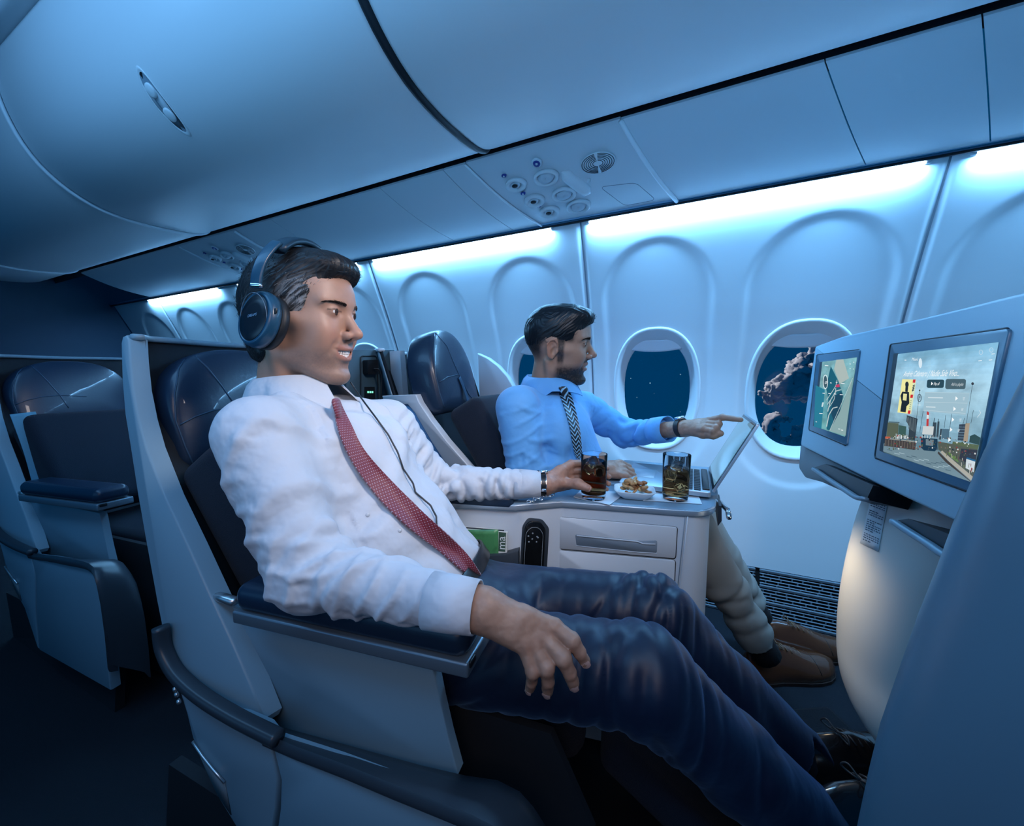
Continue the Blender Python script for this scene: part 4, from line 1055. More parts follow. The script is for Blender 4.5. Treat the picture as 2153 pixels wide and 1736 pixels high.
# remote control in its cradle
P = roundpoly(vp([(1099, 1106), (1111, 1089), (1141, 1092), (1155, 1110), (1147, 1250), (1090, 1250)], MD, .004), .008, 5)
V, F = prism(P, -MD[1] * .006, .001, 2); cr = mk('remote_cradle', V, F, M_trim, con, autos=40)
rc = empty('remote_control', tuple(vp([(1122, 1195)], MD, .004)[0]), 'black handset remote clipped upright in the console side', 'remote control')
P = roundpoly(vp([(1105, 1108), (1115, 1096), (1138, 1098), (1148, 1112), (1141, 1240), (1096, 1240)], MD, .012), .008, 5)
V, F = prism(P, -MD[1] * .007, .0025, 3); mk('body', V, F, mat('black_gloss2', (.006, .007, .008), .12), rc, autos=40)
P = roundpoly(vp([(1106, 1119), (1117, 1108), (1133, 1109), (1142, 1122), (1136, 1232), (1099, 1232)], MD, .0125), .008, 5); V, F = tube(P, .0006, 5, closed=True); mk('trim_line', V, F, mat('remote_grey', (.25, .28, .30), .4), rc)
for q, (x, y) in enumerate(((1120, 1121), (1111, 1127), (1129, 1128), (1119, 1133), (1112, 1139), (1128, 1139), (1131, 1130))):
    V, F = disc_ring(vp([(x, y)], MD, .0122)[0], MD[1], [(.0022, 0), (.0018, .001), (0, .0011)], 10); mk('button', V, F, MATS['remote_grey'], rc)
# literature pocket and magazines
V, F = prism(vp([(948, 1153), (1020, 1168), (1062, 1166), (1090, 1158), (1090, 1250), (948, 1250)], LF, .026), -LF[1] * .022, .002, 2); mk('literature_pocket', V, F, M_trim, con, autos=40)
def mag(pxs, off, th, nm, lab, mcol):
    P = vp(pxs, LF, off); r = empty('magazine', tuple(P[2]), lab, 'magazine', 'reading matter in the console pocket'); V, F = prism(P, -LF[1] * th, 0); mk('pages', V, F, mat('paper', (.65, .66, .62), .7), r, False)
    return r, P
m1, P = mag([(925, 1108), (1067, 1119), (1065, 1195), (935, 1190)], .015, .005, 'm', 'magazine with a leafy green cover showing the letters ma, front of the console pocket', None)
V, F = sheet([[vp([(x, y)], LF, .0155)[0] for x in np.linspace(928, 1048, 12)] for y in np.linspace(1113, 1190, 8)], LF[1] * .0003)
leaf = bpy.data.materials.new('leaf_cover'); leaf.use_nodes = True; lt = leaf.node_tree; vn = lt.nodes.new('ShaderNodeTexVoronoi'); vn.inputs['Scale'].default_value = 160; cr_ = lt.nodes.new('ShaderNodeValToRGB')
cr_.color_ramp.elements[0].color = (.006, .05, .012, 1); cr_.color_ramp.elements[1].color = (.07, .26, .10, 1); cr_.color_ramp.elements[1].position = .55
tcl = lt.nodes.new('ShaderNodeTexCoord'); ns = lt.nodes.new('ShaderNodeTexNoise'); ns.inputs['Scale'].default_value = 45; lt.links.new(tcl.outputs['Object'], ns.inputs['Vector']); lt.links.new(ns.outputs['Fac'], cr_.inputs[0]); lt.links.new(cr_.outputs[0], lt.nodes['Principled BSDF'].inputs['Base Color']); lt.nodes['Principled BSDF'].inputs['Roughness'].default_value = .3
mk('cover', V, F, leaf, m1)
V, F = prism(vp([(1049, 1118), (1064, 1120), (1062, 1160), (1048, 1158)], LF, .0156), -LF[1] * .0004); mk('cover_band', V, F, mat('band', (.05, .10, .07), .4), m1, False)
tv, tf = text2d('ma', .030); o0 = vp([(1062, 1156)], LF, .0162)[0]; hx = (vp([(1062, 1120)], LF, .0162)[0] - o0).normalized(); hy = (vp([(1048, 1155)], LF, .0162)[0] - vp([(1062, 1156)], LF, .0162)[0]).normalized()
mk('cover_letters', [o0 + hx * x * .93 + hy * y * .9 for x, y in tv], tf, mat('white_ink', (.75, .8, .78), .4), m1, False)
m2, _ = mag([(930, 1104), (1040, 1112), (1058, 1116), (1062, 1190), (938, 1186)], .008, .003, 'm', 'dark-covered magazine behind the leafy one in the console pocket', None)
V, F = prism(vp([(929, 1104), (1060, 1114), (1062, 1190), (938, 1186)], LF, .0085), -LF[1] * .0005); mk('cover', V, F, mat('dark_cover', (.02, .03, .04), .4), m2, False)

# folding tray of the window seat and the laptop on it
tr = empty('tray_table', (-.06, 1.21, .60), 'grey fold-out tray table under the laptop', 'tray table')
V, F = prism(roundpoly([Vector((x, y, .6265)) for x, y in ((-.24, 1.062), (.066, 1.062), (.072, 1.40), (-.22, 1.40))], .02), (0, 0, -.010), .002, 2); mk('tray_top', V, F, M_top, tr, autos=40)
V, F = tube([Vector((.064, 1.10, .608)), Vector((.085, 1.02, .606)), Vector((.085, .985, .600))], .006, 8); mk('hinge_arm', V, F, M_chrome, tr)
V, F = disc_ring(atP(1506, 1071, (.07, 1, .6), (1, 0, 0)) , (1, 0, 0), [(.007, -.004), (.007, .004)], 14); mk('hinge_pin', V, F, M_chrome, tr)
V, F = prism([Vector((.066, 1.03, .612)), Vector((.072, 1.03, .612)), Vector((.074, 1.03, .575)), Vector((.066, 1.03, .56))], (0, .10, 0)); mk('hinge_bracket', V, F, M_trim, tr, False)
lp = empty('laptop', (-.06, 1.15, .627), 'open silver laptop being pointed at by the bearded man', 'laptop')
M_lap = mat('laptop_shell', (.42, .47, .52), .35, metal=.6)
V, F = prism(roundpoly([Vector((x, y, .640)) for x, y in ((-.175, 1.035), (.048, 1.035), (.052, 1.305), (-.171, 1.305))], .008), (0, 0, -.012), .002, 2); mk('base', V, F, M_lap, lp, autos=40)
mb = MB()
for r in range(5):
    for c in range(13):
        V, F = bev_box((.018 - r * .0185, 1.052 + c * .0186, .6408), (.0155, .0156, .0016), .0006, 1); mb.add(V, F)
kb = mb.build('keyboard', M_black, lp); kb['kind'] = 'stuff'
V, F = bev_box((-.125, 1.17, .6403), (.065, .10, .0008), .0003, 1); mk('trackpad', V, F, mat('trackpad', (.30, .36, .42), .3), lp)
V, F = bev_box((.038, 1.17, .6412), (.016, .23, .006), .002, 2); mk('hinge', V, F, M_black, lp)
h0, h1 = Vector((.050, 1.035, .643)), Vector((.050, 1.300, .643)); t0 = atY(1593, 889, 1.035); t1 = Vector((t0.x, 1.300, t0.z)); nn = (h1 - h0).cross(t0 - h0).normalized()
if nn.x > 0: nn = -nn
V, F = prism(roundpoly([h0, t0, t1, h1], [.002, .008, .008, .002]), -nn * .006, .001, 2); lid = mk('lid', V, F, M_lap, lp, autos=40)
q = lambda a, b: h0 + (t0 - h0) * a + (h1 - h0) * b + nn * .0006
V, F = prism([q(.02, .02), q(.985, .02), q(.985, .98), q(.02, .98)], nn * .0004); mk('glass_bezel', V, F, MATS['black_gloss'], lid, False)
V, F = prism([x + nn * .0006 for x in (q(.07, .05), q(.95, .05), q(.95, .95), q(.07, .95))], nn * .0003); mk('display', V, F, mat('laptop_display', (.02, .03, .04), .08, emit=(.18, .42, .62), es=.55), lid, False)

# ================================================================ front console with the two monitors
fa, fb, fc = atX(1879, 743, .302), atX(2121, 691, .300), atX(1849, 947, .272)
FN = (fb - fa).cross(fc - fa).normalized()
if FN.x > 0: FN = -FN
def fp_(pxs, off=0.0): return [atP(x, y, fa + FN * off, FN) for x, y in pxs]
fcn = empty('monitor_console', (.42, .85, 0), 'grey-blue console wall ahead of the seats holding two monitors', 'console')
out = roundpoly(fp_([(1714, 727), (1770, 706), (1870, 683), (2000, 651), (2170, 606), (2420, 560), (2420, 1300), (2005, 1099), (1840, 1019), (1682, 938)]), [.012, .02, .05, .05, .05, .01, .01, .02, .02, .010], 5)
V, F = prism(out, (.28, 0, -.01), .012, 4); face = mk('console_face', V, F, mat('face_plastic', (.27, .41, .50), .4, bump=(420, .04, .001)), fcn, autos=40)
# underside block and pods
V, F = prism(roundpoly(fp_([(1683, 934), (1679, 984), (1692, 1004), (1725, 1013), (1832, 1062), (1842, 1016), (1760, 972)], -.012), .012), (.22, 0, 0), .006, 3); mk('underside_pod', V, F, mat('underside', (.16, .18, .20), .5), fcn, autos=40)
def hook(pin, pout, nm):
    V, F = prism(fp_(pin, .004), FN * -.05, 0); h = mk(nm, V, F, M_black, fcn, False)
    V, F = tube(spline(fp_(pout, .010), 5), 1, flat=(.007, .011), up=FN); mk('shelf_lip', V, F, mat('shelf_metal', (.22, .30, .36), .35, metal=.4), h)
hook([(1713, 982), (1735, 975), (1836, 1020), (1822, 1050), (1800, 1046)], [(1712, 986), (1745, 1009), (1780, 1032), (1802, 1046), (1818, 1049)], 'monitor_shelf')
hook([(1882, 1094), (1910, 1090), (2010, 1128), (1995, 1166), (1975, 1160)], [(1880, 1097), (1912, 1118), (1950, 1142), (1985, 1166), (2010, 1180)], 'monitor_shelf')
for gl in range(2): pass

class Canvas:
    """flat print in the plane of a display: vertex-coloured polygons given in photo pixels"""
    def __init__(s, off): s.o = off; s.mb = MB(); s.k = 0
    def P(s, x, y, lift=None): return atP(x, y, fa + FN * (s.o + (s.k * .000012 if lift is None else lift)), FN)
    def poly(s, pts, col):
        s.k += 1; V = [s.P(x, y) for x, y in pts]; n = polynormal(V) if len(V) > 2 else FN
        f = tuple(range(len(V))); s.mb.add(V, [f if n.dot(FN) > 0 else f[::-1]], 0, col)
    def line(s, a, b, w, col):
        dx, dy = b[0] - a[0], b[1] - a[1]; L = math.hypot(dx, dy); nx, ny = -dy / L * w / 2, dx / L * w / 2
        s.poly([(a[0] + nx, a[1] + ny), (b[0] + nx, b[1] + ny), (b[0] - nx, b[1] - ny), (a[0] - nx, a[1] - ny)], col)
    def pline(s, P, w, col):
        for a, b in zip(P[:-1], P[1:]): s.line(a, b, w, col)
    def text(s, t, a, b, h, col, italic=0):
        """text whose baseline runs from pixel a to pixel b, cap height h metres"""
        s.k += 1; V, F = text2d(t, 1.0); w = max(x for x, y in V); A, B = s.P(*a), s.P(*b); e = (B - A); up = FN.cross(e).normalized()
        if up.z < 0: up = -up
        k = e.length / w; s.mb.add([A + e.normalized() * ((x + y * italic * h / .7 / k) * k) + up * (y * h / .7) for x, y in V], [f if FN.dot(polynormal([A + e.normalized() * V[i][0] + up * V[i][1] for i in f])) > 0 else f[::-1] for f in F], 0, col)
def monitor(fr, disp, blk, lab):
    r = empty('monitor', tuple(fp_([disp[0]], 0)[0]), lab, 'monitor', None)
    V, F = prism(roundpoly(fp_(fr, .003), .006, 4), -FN * .008, .002, 3); b = mk('bezel', V, F, M_bezel, r, autos=40)
    V, F = tube(roundpoly(fp_(fr, .0006), .006, 4), .0018, 6, closed=True); mk('bezel_gap', V, F, M_dark, b)
    V, F = prism(fp_(blk, .0034), -FN * .0002); mk('bezel_black_edge', V, F, M_black, b, False)  # black strip along the display's left side
    return r
mon1 = monitor([(1873, 724), (2122, 690), (2042, 1035), (1840, 962)], [(1887, 745), (2100, 719), (2044, 1013), (1857, 950)], [(1879, 743), (1889, 742), (1859, 952), (1849, 947)], 'larger monitor nearest the camera showing a music menu over a canal scene')
cv = Canvas(.0036)
S5 = lambda x, y: (1840 + x / 5.26, 690 + y / 5.26)
def grad(cv, q, cols, n=14):
    """quad q = TL TR BR BL, colours top to bottom"""
    for i in range(n):
        t0, t1 = i / n, (i + 1) / n; L = lambda t: (q[0][0] + (q[3][0] - q[0][0]) * t, q[0][1] + (q[3][1] - q[0][1]) * t); Rr = lambda t: (q[1][0] + (q[2][0] - q[1][0]) * t, q[1][1] + (q[2][1] - q[1][1]) * t)
        c = (t0 + t1) / 2 * (len(cols) - 1); k = min(int(c), len(cols) - 2); f = c - k
        cv.poly([L(t0), Rr(t0), Rr(t1), L(t1)], tuple(cols[k][j] * (1 - f) + cols[k + 1][j] * f for j in range(3)))
c_ = lambda r, g, b: srgb(r, g, b)[:3]
D1 = [(1888, 744), (2100, 719), (2044, 1013), (1858, 951)]
grad(cv, D1, [c_(120, 175, 205), c_(150, 195, 220), c_(165, 205, 225), c_(150, 190, 210), c_(130, 170, 190), c_(90, 120, 135), c_(80, 110, 120)], 22)
V = cv.mb; sky1 = V.build('picture_sky', vemit('screen_sky', strength=1.0, noise=.28), mon1, smooth=False, autos=None, cols=True)
cv = Canvas(.0042); P5 = lambda L: [S5(*p) for p in L]
# water, lock walls, hulls, buildings
cv.poly(P5([(95, 1270), (700, 1350), (860, 1450), (1075, 1690), (1060, 1700), (88, 1360)]), c_(112, 138, 150))
for i in range(26):
    x = 130 + 27 * i; y = 1340 + (i * 37 % 90) + i * 6
    if y < 1350 + (x - 90) * .33: cv.line(S5(x, y), S5(x + 60, y + 14), 1.2, c_(165, 190, 200) if i % 2 else c_(70, 95, 110))
cv.poly(P5([(110, 1222), (450, 1262), (445, 1345), (100, 1300)]), c_(70, 66, 66)); cv.line(S5(112, 1215), S5(452, 1255), 2.0, c_(150, 150, 145))
for i in range(11): cv.line(S5(120 + 30 * i, 1228 + 3.5 * i), S5(116 + 30 * i, 1296 + 3.5 * i), .9, c_(120, 112, 105))
cv.poly(P5([(140, 1040), (260, 1050), (250, 1215), (125, 1200)]), c_(88, 98, 82)); cv.line(S5(150, 1035), S5(270, 1040), 1.4, c_(50, 60, 60))
cv.poly(P5([(260, 1070), (345, 1085), (335, 1215), (255, 1205)]), c_(60, 92, 88)); cv.poly(P5([(112, 1195), (170, 1200), (165, 1222), (110, 1218)]), c_(190, 95, 70))
for i in range(7): cv.poly(P5([(225 + i * 20, 1165 + (i * 13 % 22)), (240 + i * 20, 1165 + (i * 13 % 22)), (238 + i * 20, 1222), (222 + i * 20, 1220)]), c_(215, 222, 225) if i % 2 else c_(150, 165, 170))
cv.poly(P5([(350, 960), (470, 1000), (440, 1240), (370, 1230), (375, 1080), (345, 1030)]), c_(52, 66, 76))
for i in range(6): cv.line(S5(352 + i * 18, 975 + i * 5), S5(372 + i * 14, 1110 + i * 8), 1.0, c_(110, 125, 130))
for (x0, y0, x1, y1) in ((640, 1040, 680, 1200), (690, 1030, 712, 1200), (720, 1110, 740, 1230), (655, 990, 662, 1060), (700, 1000, 706, 1060)): cv.poly(P5([(x0, y0), (x1, y0), (x1 - 12, y1), (x0 - 14, y1)]), c_(58, 74, 86))
cv.poly(P5([(572, 910), (596, 930), (590, 1090), (566, 1090)]), c_(190, 60, 60)); cv.poly(P5([(572, 955), (594, 960), (592, 1000), (569, 1000)]), c_(225, 225, 225))
cv.poly(P5([(530, 1080), (650, 1085), (640, 1180), (520, 1170)]), c_(200, 208, 210))
cv.poly(P5([(505, 1205), (690, 1225), (690, 1330), (660, 1360), (540, 1350), (508, 1320)]), c_(28, 58, 80)); cv.poly(P5([(560, 1225), (650, 1232), (640, 1300), (560, 1292)]), c_(110, 130, 140))
for i in range(5): cv.line(S5(520 + i * 30, 1185), S5(520 + i * 30, 1215), 1.0, c_(220, 225, 225))
cv.poly(P5([(740, 1110), (820, 1115), (815, 1230), (735, 1220)]), c_(78, 110, 130))
cv.poly(P5([(930, 1062), (1000, 1058), (985, 1245), (912, 1235)]), c_(58, 72, 88)); cv.poly(P5([(1000, 1050), (1047, 1048), (1022, 1255), (975, 1250)]), c_(165, 150, 130))
for i in range(5): cv.line(S5(926 - i * 3, 1090 + i * 30), S5(994 - i * 3, 1092 + i * 30), 1.0, c_(120, 150, 170))
cv.poly(P5([(1050, 1190), (1100, 1170), (1165, 1210), (1150, 1290), (1040, 1260)]), c_(48, 76, 80)); cv.poly(P5([(860, 1250), (1150, 1290), (1135, 1345), (850, 1290)]), c_(88, 104, 78))
cv.poly(P5([(690, 1250), (860, 1280), (1130, 1340), (1100, 1600), (1075, 1690), (850, 1440), (700, 1340)]), c_(84, 92, 84))
cv.poly(P5([(950, 1330), (1135, 1345), (1100, 1540), (930, 1440)]), c_(50, 56, 68)); cv.poly(P5([(800, 1360), (900, 1430), (930, 1490), (840, 1430)]), c_(96, 128, 74))
cv.poly(P5([(740, 1350), (830, 1430), (1080, 1640), (1072, 1690), (820, 1475), (720, 1370)]), c_(170, 168, 158)); cv.poly(P5([(700, 1360), (800, 1460), (1070, 1700), (1060, 1700), (780, 1480), (690, 1380)]), c_(66, 62, 60))
cv.poly(P5([(1008, 1440), (1108, 1470), (1090, 1590), (1000, 1545)]), c_(205, 216, 222)); cv.poly(P5([(1015, 1425), (1112, 1455), (1108, 1475), (1008, 1443)]), c_(30, 95, 140)); cv.poly(P5([(1062, 1540), (1078, 1545), (1070, 1590), (1056, 1582)]), c_(150, 50, 50))
for (x, y, x2, y2) in ((1078, 615, 1008, 1055), (860, 850, 822, 1130), (1087, 905, 1060, 1050), (492, 685, 430, 1270), (550, 790, 494, 1150), (990, 990, 960, 1100), (780, 960, 765, 1100)): cv.line(S5(x, y), S5(x2, y2), .8, c_(45, 60, 72))
for (x, y, r) in ((1078, 612, 16), (860, 848, 9), (492, 686, 9)): cv.poly([S5(x + r * math.cos(a), y + r * math.sin(a)) for a in [k * PI / 4 for k in range(8)]], c_(55, 62, 70))
rs = random.Random(4)
for i in range(150):
    x = rs.uniform(130, 1110); y = rs.uniform(1170, 1330) + max(0, x - 700) * .25; sz = rs.uniform(5, 20); g = rs.choice([c_(210, 215, 215), c_(40, 50, 58), c_(80, 95, 70), c_(120, 110, 100), c_(150, 60, 55), c_(60, 80, 95)])
    cv.poly(P5([(x, y), (x + sz * .8, y + 2), (x + sz * .75, y + sz), (x - 1, y + sz * .9)]), g)
for i in range(40):
    x = rs.uniform(780, 1100); y = 1400 + (x - 780) * .75 - rs.uniform(10, 120); sz = rs.uniform(5, 26); g = rs.choice([c_(190, 190, 180), c_(40, 50, 58), c_(110, 120, 80), c_(110, 50, 60), c_(60, 70, 85)])
    cv.poly(P5([(x, y), (x + 6, y + 2), (x + 5, y + sz * 1.8), (x - 1, y + sz * 1.7)]), g)
# menu
white = c_(245, 250, 252)
cv.poly(P5([(552, 706), (1045, 716), (1000, 960), (530, 915)]), c_(158, 190, 205)); cv.line(S5(552, 706), S5(1045, 716), .7, c_(190, 215, 225)); cv.line(S5(548, 815), S5(1020, 828), .8, c_(190, 212, 222)); cv.line(S5(535, 905), S5(1000, 940), .8, c_(190, 212, 222))
def pill(x0, y0, x1, y1, col):
    r = 22; pts = []
    for (cx_, cy_, a0) in ((x1 - r, y0 + r, -90), (x1 - r - 6, y1 - r, 0), (x0 + r, y1 - r, 90), (x0 + r + 4, y0 + r, 180)):
        for k in range(5): a = math.radians(a0 + k * 22.5); pts.append(S5(cx_ + r * math.cos(a), cy_ + r * math.sin(a)))
    cv.poly(pts, col)
pill(570, 566, 765, 660, c_(40, 70, 82)); pill(775, 560, 1005, 672, c_(72, 96, 106))
cv.poly(P5([(622, 592), (642, 612), (618, 630)]), white)
cv.text('Play all', S5(645, 628), S5(705, 628), .0038, white); cv.text('Add to playlist', S5(838, 634), S5(972, 637), .0038, c_(205, 215, 220))
cv.text('Music', S5(402, 356), S5(470, 356), .0042, white); cv.text('Andrés Calamaro | Nadie Sale Vivo...', S5(306, 532), S5(925, 528), .0082, white, italic=.25)
for (x, y) in ((890, 775), (868, 890), (850, 1010), (830, 1120), (812, 1232)): cv.poly(P5([(x, y - 24), (x + 26, y + 2), (x - 4, y + 24)]), white)
for (x, y) in ((982, 780), (965, 898), (945, 1015), (925, 1130)):
    for k in range(3): cv.line(S5(x - 12, y - 12 + k * 12), S5(x + 12 - k * 3, y - 14 + k * 12), .9, c_(215, 228, 235))
for (x, y, w) in ((585, 765, 165), (562, 868, 105)): cv.line(S5(x, y), S5(x + w, y + 4), 2.0, c_(205, 222, 230))
for (x, y) in ((905, 1262), (993, 1270)): cv.pline([S5(x - 12, y - 8), S5(x, y + 10), S5(x + 12, y - 8)], 1.0, white)
cv.pline([S5(1152, 905), S5(1168, 935), S5(1130, 985)], 1.0, c_(215, 228, 235)); cv.line(S5(325, 352), S5(345, 352), 1.2, white)
for (x, y) in ((1170, 265), (1285, 240)):
    cv.pline([S5(x + 20 * math.cos(a), y + 26 * math.sin(a)) for a in [k * PI / 5 for k in range(11)]], .8, c_(205, 222, 235))
for (x, y) in ((1160, 360), (1275, 352), (1305, 285)): cv.line(S5(x - 18, y), S5(x + 20, y - 4), 1.3, white)
cv.poly([S5(500 + 20 * math.cos(a), 385 + 55 * math.sin(a)) for a in [k * PI / 8 for k in range(16)]], c_(215, 232, 242))
cv.pline([S5(490 + 20 * math.cos(a), 770 + 42 * math.sin(a)) for a in [k * PI / 7 for k in range(15)]], 1.3, c_(50, 62, 80))
for k in range(3): cv.line(S5(480, 752 + k * 16), S5(502, 750 + k * 16), 1.0, c_(50, 62, 80))
cv.line(S5(472, 848), S5(502, 848), 1.2, c_(220, 230, 235))
# album cover: plain yellow sleeve with a standing figure in outline
cv.poly(P5([(300, 562), (456, 566), (398, 948), (246, 930)]), c_(236, 232, 160)); cv.poly(P5([(425, 566), (456, 566), (398, 948), (368, 944)]), c_(214, 226, 190))
for (x, y) in ((420, 565), (393, 733), (365, 908)): cv.poly(P5([(x, y), (x + 28, y), (x + 22, y + 38), (x - 6, y + 36)]), c_(205, 40, 50))
ink = c_(32, 42, 50)
cv.poly([S5(352 + 20 * math.cos(a), 622 + 34 * math.sin(a)) for a in [k * PI / 6 for k in range(12)]], ink)
cv.poly(P5([(336, 640), (366, 650), (360, 705), (332, 700)]), ink); cv.poly(P5([(300, 700), (375, 705), (378, 830), (350, 860), (296, 830), (280, 745)]), ink); cv.poly(P5([(312, 722), (352, 726), (346, 800), (306, 794)]), c_(226, 224, 160))
cv.poly(P5([(294, 815), (352, 830), (338, 930), (278, 920)]), ink)
for i in range(4): cv.line(S5(416 - i * 3, 640 + i * 18), S5(438 - i * 3, 625 + i * 18), 2.0, ink)
for i in range(5): cv.line(S5(388 - i * 3, 800 + i * 22), S5(404 - i * 3, 802 + i * 22), 1.3, c_(120, 130, 100))
cv.mb.build('picture', vemit('screen_print', strength=1.0), mon1, smooth=False, autos=None, cols=True)
# the smaller monitor
mon2 = monitor([(1718, 746), (1807, 735), (1779, 936), (1701, 903)], [(1728, 761), (1802, 751), (1776, 918), (1712, 895)], [(1724, 761), (1729.5, 760.5), (1714, 896), (1709, 895)], 'smaller monitor beside the cloud window showing a pale teal screen')
cv = Canvas(.0036); D2 = [(1729, 760.5), (1802, 751), (1776.5, 918), (1713, 896)]
grad(cv, D2, [c_(120, 175, 185), c_(118, 165, 170), c_(90, 150, 160), c_(105, 160, 160)], 8)
cv.mb.build('picture_sky', MATS.get('x') or bpy.data.materials['screen_sky'], mon2, smooth=False, autos=None, cols=True)
cv = Canvas(.0042); S8 = lambda x, y: (1560 + x / 4.133, 640 + y / 4.133); P8 = lambda L: [S8(*p) for p in L]
cv.poly(P8([(640, 700), (720, 740), (690, 1080), (625, 1060)]), c_(35, 120, 145)); cv.poly(P8([(820, 480), (880, 475), (930, 640), (850, 690), (800, 560)]), c_(170, 185, 180))
cv.poly(P8([(772, 535), (835, 660), (880, 790), (845, 960), (760, 1095), (735, 1085), (750, 820), (730, 720)]), c_(22, 92, 112)); cv.poly(P8([(860, 760), (880, 790), (845, 960), (800, 1020), (770, 930), (800, 800)]), c_(20, 62, 84))
cv.poly(P8([(960, 640), (900, 1140), (760, 1098), (850, 930)]), c_(135, 165, 165)); cv.line(S8(962, 640), S8(762, 1096), .9, c_(190, 208, 205))
for r_, cx_, cy_ in ((1.0, 0, 0), (.82, 6, 40), (.66, 12, 78)): cv.pline([S8(735 + cx_ + 90 * t * r_ + 30 * r_ * math.sin(t * PI), 830 + cy_ - 220 * r_ * t * (1.3 - t * .5)) for t in [k / 8 for k in range(9)]], 1.2, c_(190, 205, 205))
cv.pline([S8(735, 1060), S8(755, 960), S8(790, 900), S8(830, 890)], 2.0, c_(185, 200, 200)); cv.pline([S8(745, 930), S8(770, 830), S8(820, 750), S8(862, 740)], 2.0, c_(175, 192, 195))
cv.pline([S8(725 + 20 * math.cos(a), 672 + 60 * math.sin(a)) for a in [k * PI / 9 for k in range(19)]], 1.0, white); cv.poly([S8(725 + 15 * math.cos(a), 672 + 52 * math.sin(a)) for a in [k * PI / 8 for k in range(16)]], c_(60, 85, 95)); cv.text('0', S8(716, 690), S8(735, 690), .007, white)
cv.poly(P8([(812, 700), (845, 690), (850, 715), (820, 720)]), c_(190, 60, 95))
for (x, y, w) in ((720, 530, 30), (862, 685, 30), (700, 770, 20), (750, 772, 20), (798, 776, 20), (850, 782, 28), (936, 515, 8), (968, 500, 8), (936, 555, 8), (966, 560, 8), (672, 945, 28), (640, 1018, 10), (836, 1080, 18), (862, 1090, 16), (765, 680, 14), (815, 675, 14)): cv.line(S8(x, y), S8(x + w, y + 2), 1.3, white)
cv.poly(P8([(698, 850), (712, 850), (702, 890), (690, 888)]), c_(200, 220, 225))
cv.mb.build('picture', bpy.data.materials['screen_print'], mon2, smooth=False, autos=None, cols=True)

# ---------------------------------------------------------------- rounded foot pod below the monitors
pd = empty('foot_pod', (.5, .82, .0), 'rounded pale pod under the monitors, washed by warm light', 'console')
sil = [(1846, 1000, .86), (1826, 1045, .86), (1805, 1100, .86), (1781, 1195, .86), (1766, 1283, .86), (1761, 1356, .86), (1763, 1411, .85), (1777, 1466, .84), (1803, 1510, .83), (1830, 1537, .82)]
rings = []
for i, (x, y, cyy) in enumerate(sil):
    d = Vector(ray(x, y)); aa, bb_ = .24, .17
    if i > 7: aa -= .02 * (i - 7); bb_ -= .012 * (i - 7)
    cxx = (cyy * d.x + math.sqrt((aa * d.y) ** 2 + (bb_ * d.x) ** 2)) / d.y; z = CH + d.z * (cyy / d.y)
    rings.append([Vector((cxx + aa * math.copysign(abs(math.cos(t)) ** .85, math.cos(t)), cyy + bb_ * math.copysign(abs(math.sin(t)) ** .85, math.sin(t)), z)) for t in [2 * PI * k / 48 for k in range(48)]])
G = []
for k in range(48): G.append(spline([r[k] for r in rings], 3))
rings2 = [[G[k][j] for k in range(48)] for j in range(len(G[0]))]
V, F = loft(rings2, True, True); body = mk('pod_shell', V, F, mat('pod_plastic', (.62, .61, .57), .45), pd, autos=60)
lastr = rings2[-1]; V, F = tube([p + Vector((0, 0, -.004)) for p in lastr], .006, 8, closed=True); mk('pod_rim', V, F, M_shell2, pd)
V, F = loft([[Vector((p.x * .8 + .12, p.y * .8 + .165, z)) for p in lastr] for z in (lastr[0].z, 0.0)], True, True); mk('pod_foot', V, F, M_liner, pd)
# safety placard on the pod: pale film with rows of tiny print
def onpod(x, y, off=.0012):
    best = None; r = Vector(ray(x, y)); o = Vector((0, 0, CH))
    for k in range(47):
        for j in range(len(rings2) - 1):
            a, b, c = rings2[j][k], rings2[j][k + 1], rings2[j + 1][k]; n = (b - a).cross(c - a)
            if abs(n.dot(r)) < 1e-12: continue
            t = (a - o).dot(n) / n.dot(r); p = o + r * t; e1 = b - a; e2 = c - a; u = (p - a).dot(e1) / e1.length_squared; v = (p - a).dot(e2) / e2.length_squared
            if -.02 <= u <= 1.02 and -.02 <= v <= 1.02 and (best is None or t < best[0]): n.normalize(); best = (t, p - n * off if n.dot(r) > 0 else p + n * off)
    return best[1] if best else o + r * .001
pq = [(1838, 1024), (1872, 1036), (1848, 1160), (1810, 1142)]
def pl_(u, v): return (pq[0][0] * (1 - u) * (1 - v) + pq[1][0] * u * (1 - v) + pq[2][0] * u * v + pq[3][0] * (1 - u) * v, pq[0][1] * (1 - u) * (1 - v) + pq[1][1] * u * (1 - v) + pq[2][1] * u * v + pq[3][1] * (1 - u) * v)
V, F = sheet([[onpod(*pl_(u, v), .0010) for u in (0, .33, .66, 1)] for v in [k / 9 for k in range(10)]], .0003); plc = mk('placard', V, F, mat('placard_film', (.60, .66, .70), .35), pd)
mb = MB(); rr = random.Random(5)
for i, v in enumerate([.05, .085, .12, .20, .235, .27, .305, .39, .425, .46, .55, .585, .62, .655, .69, .725, .79, .825, .86, .90]):
    u = .10
    while u < (.9 if i % 4 < 3 else .55):
        w = rr.uniform(.06, .16); a, b = onpod(*pl_(u, v), .0016), onpod(*pl_(min(u + w, .94), v), .0016); c, d = onpod(*pl_(min(u + w, .94), v + .018), .0016), onpod(*pl_(u, v + .018), .0016); mb.add([a, b, c, d], [(0, 1, 2, 3)]); u += w + .04
mb.build('placard_print', mat('print_grey', (.09, .13, .17), .6), plc, False)
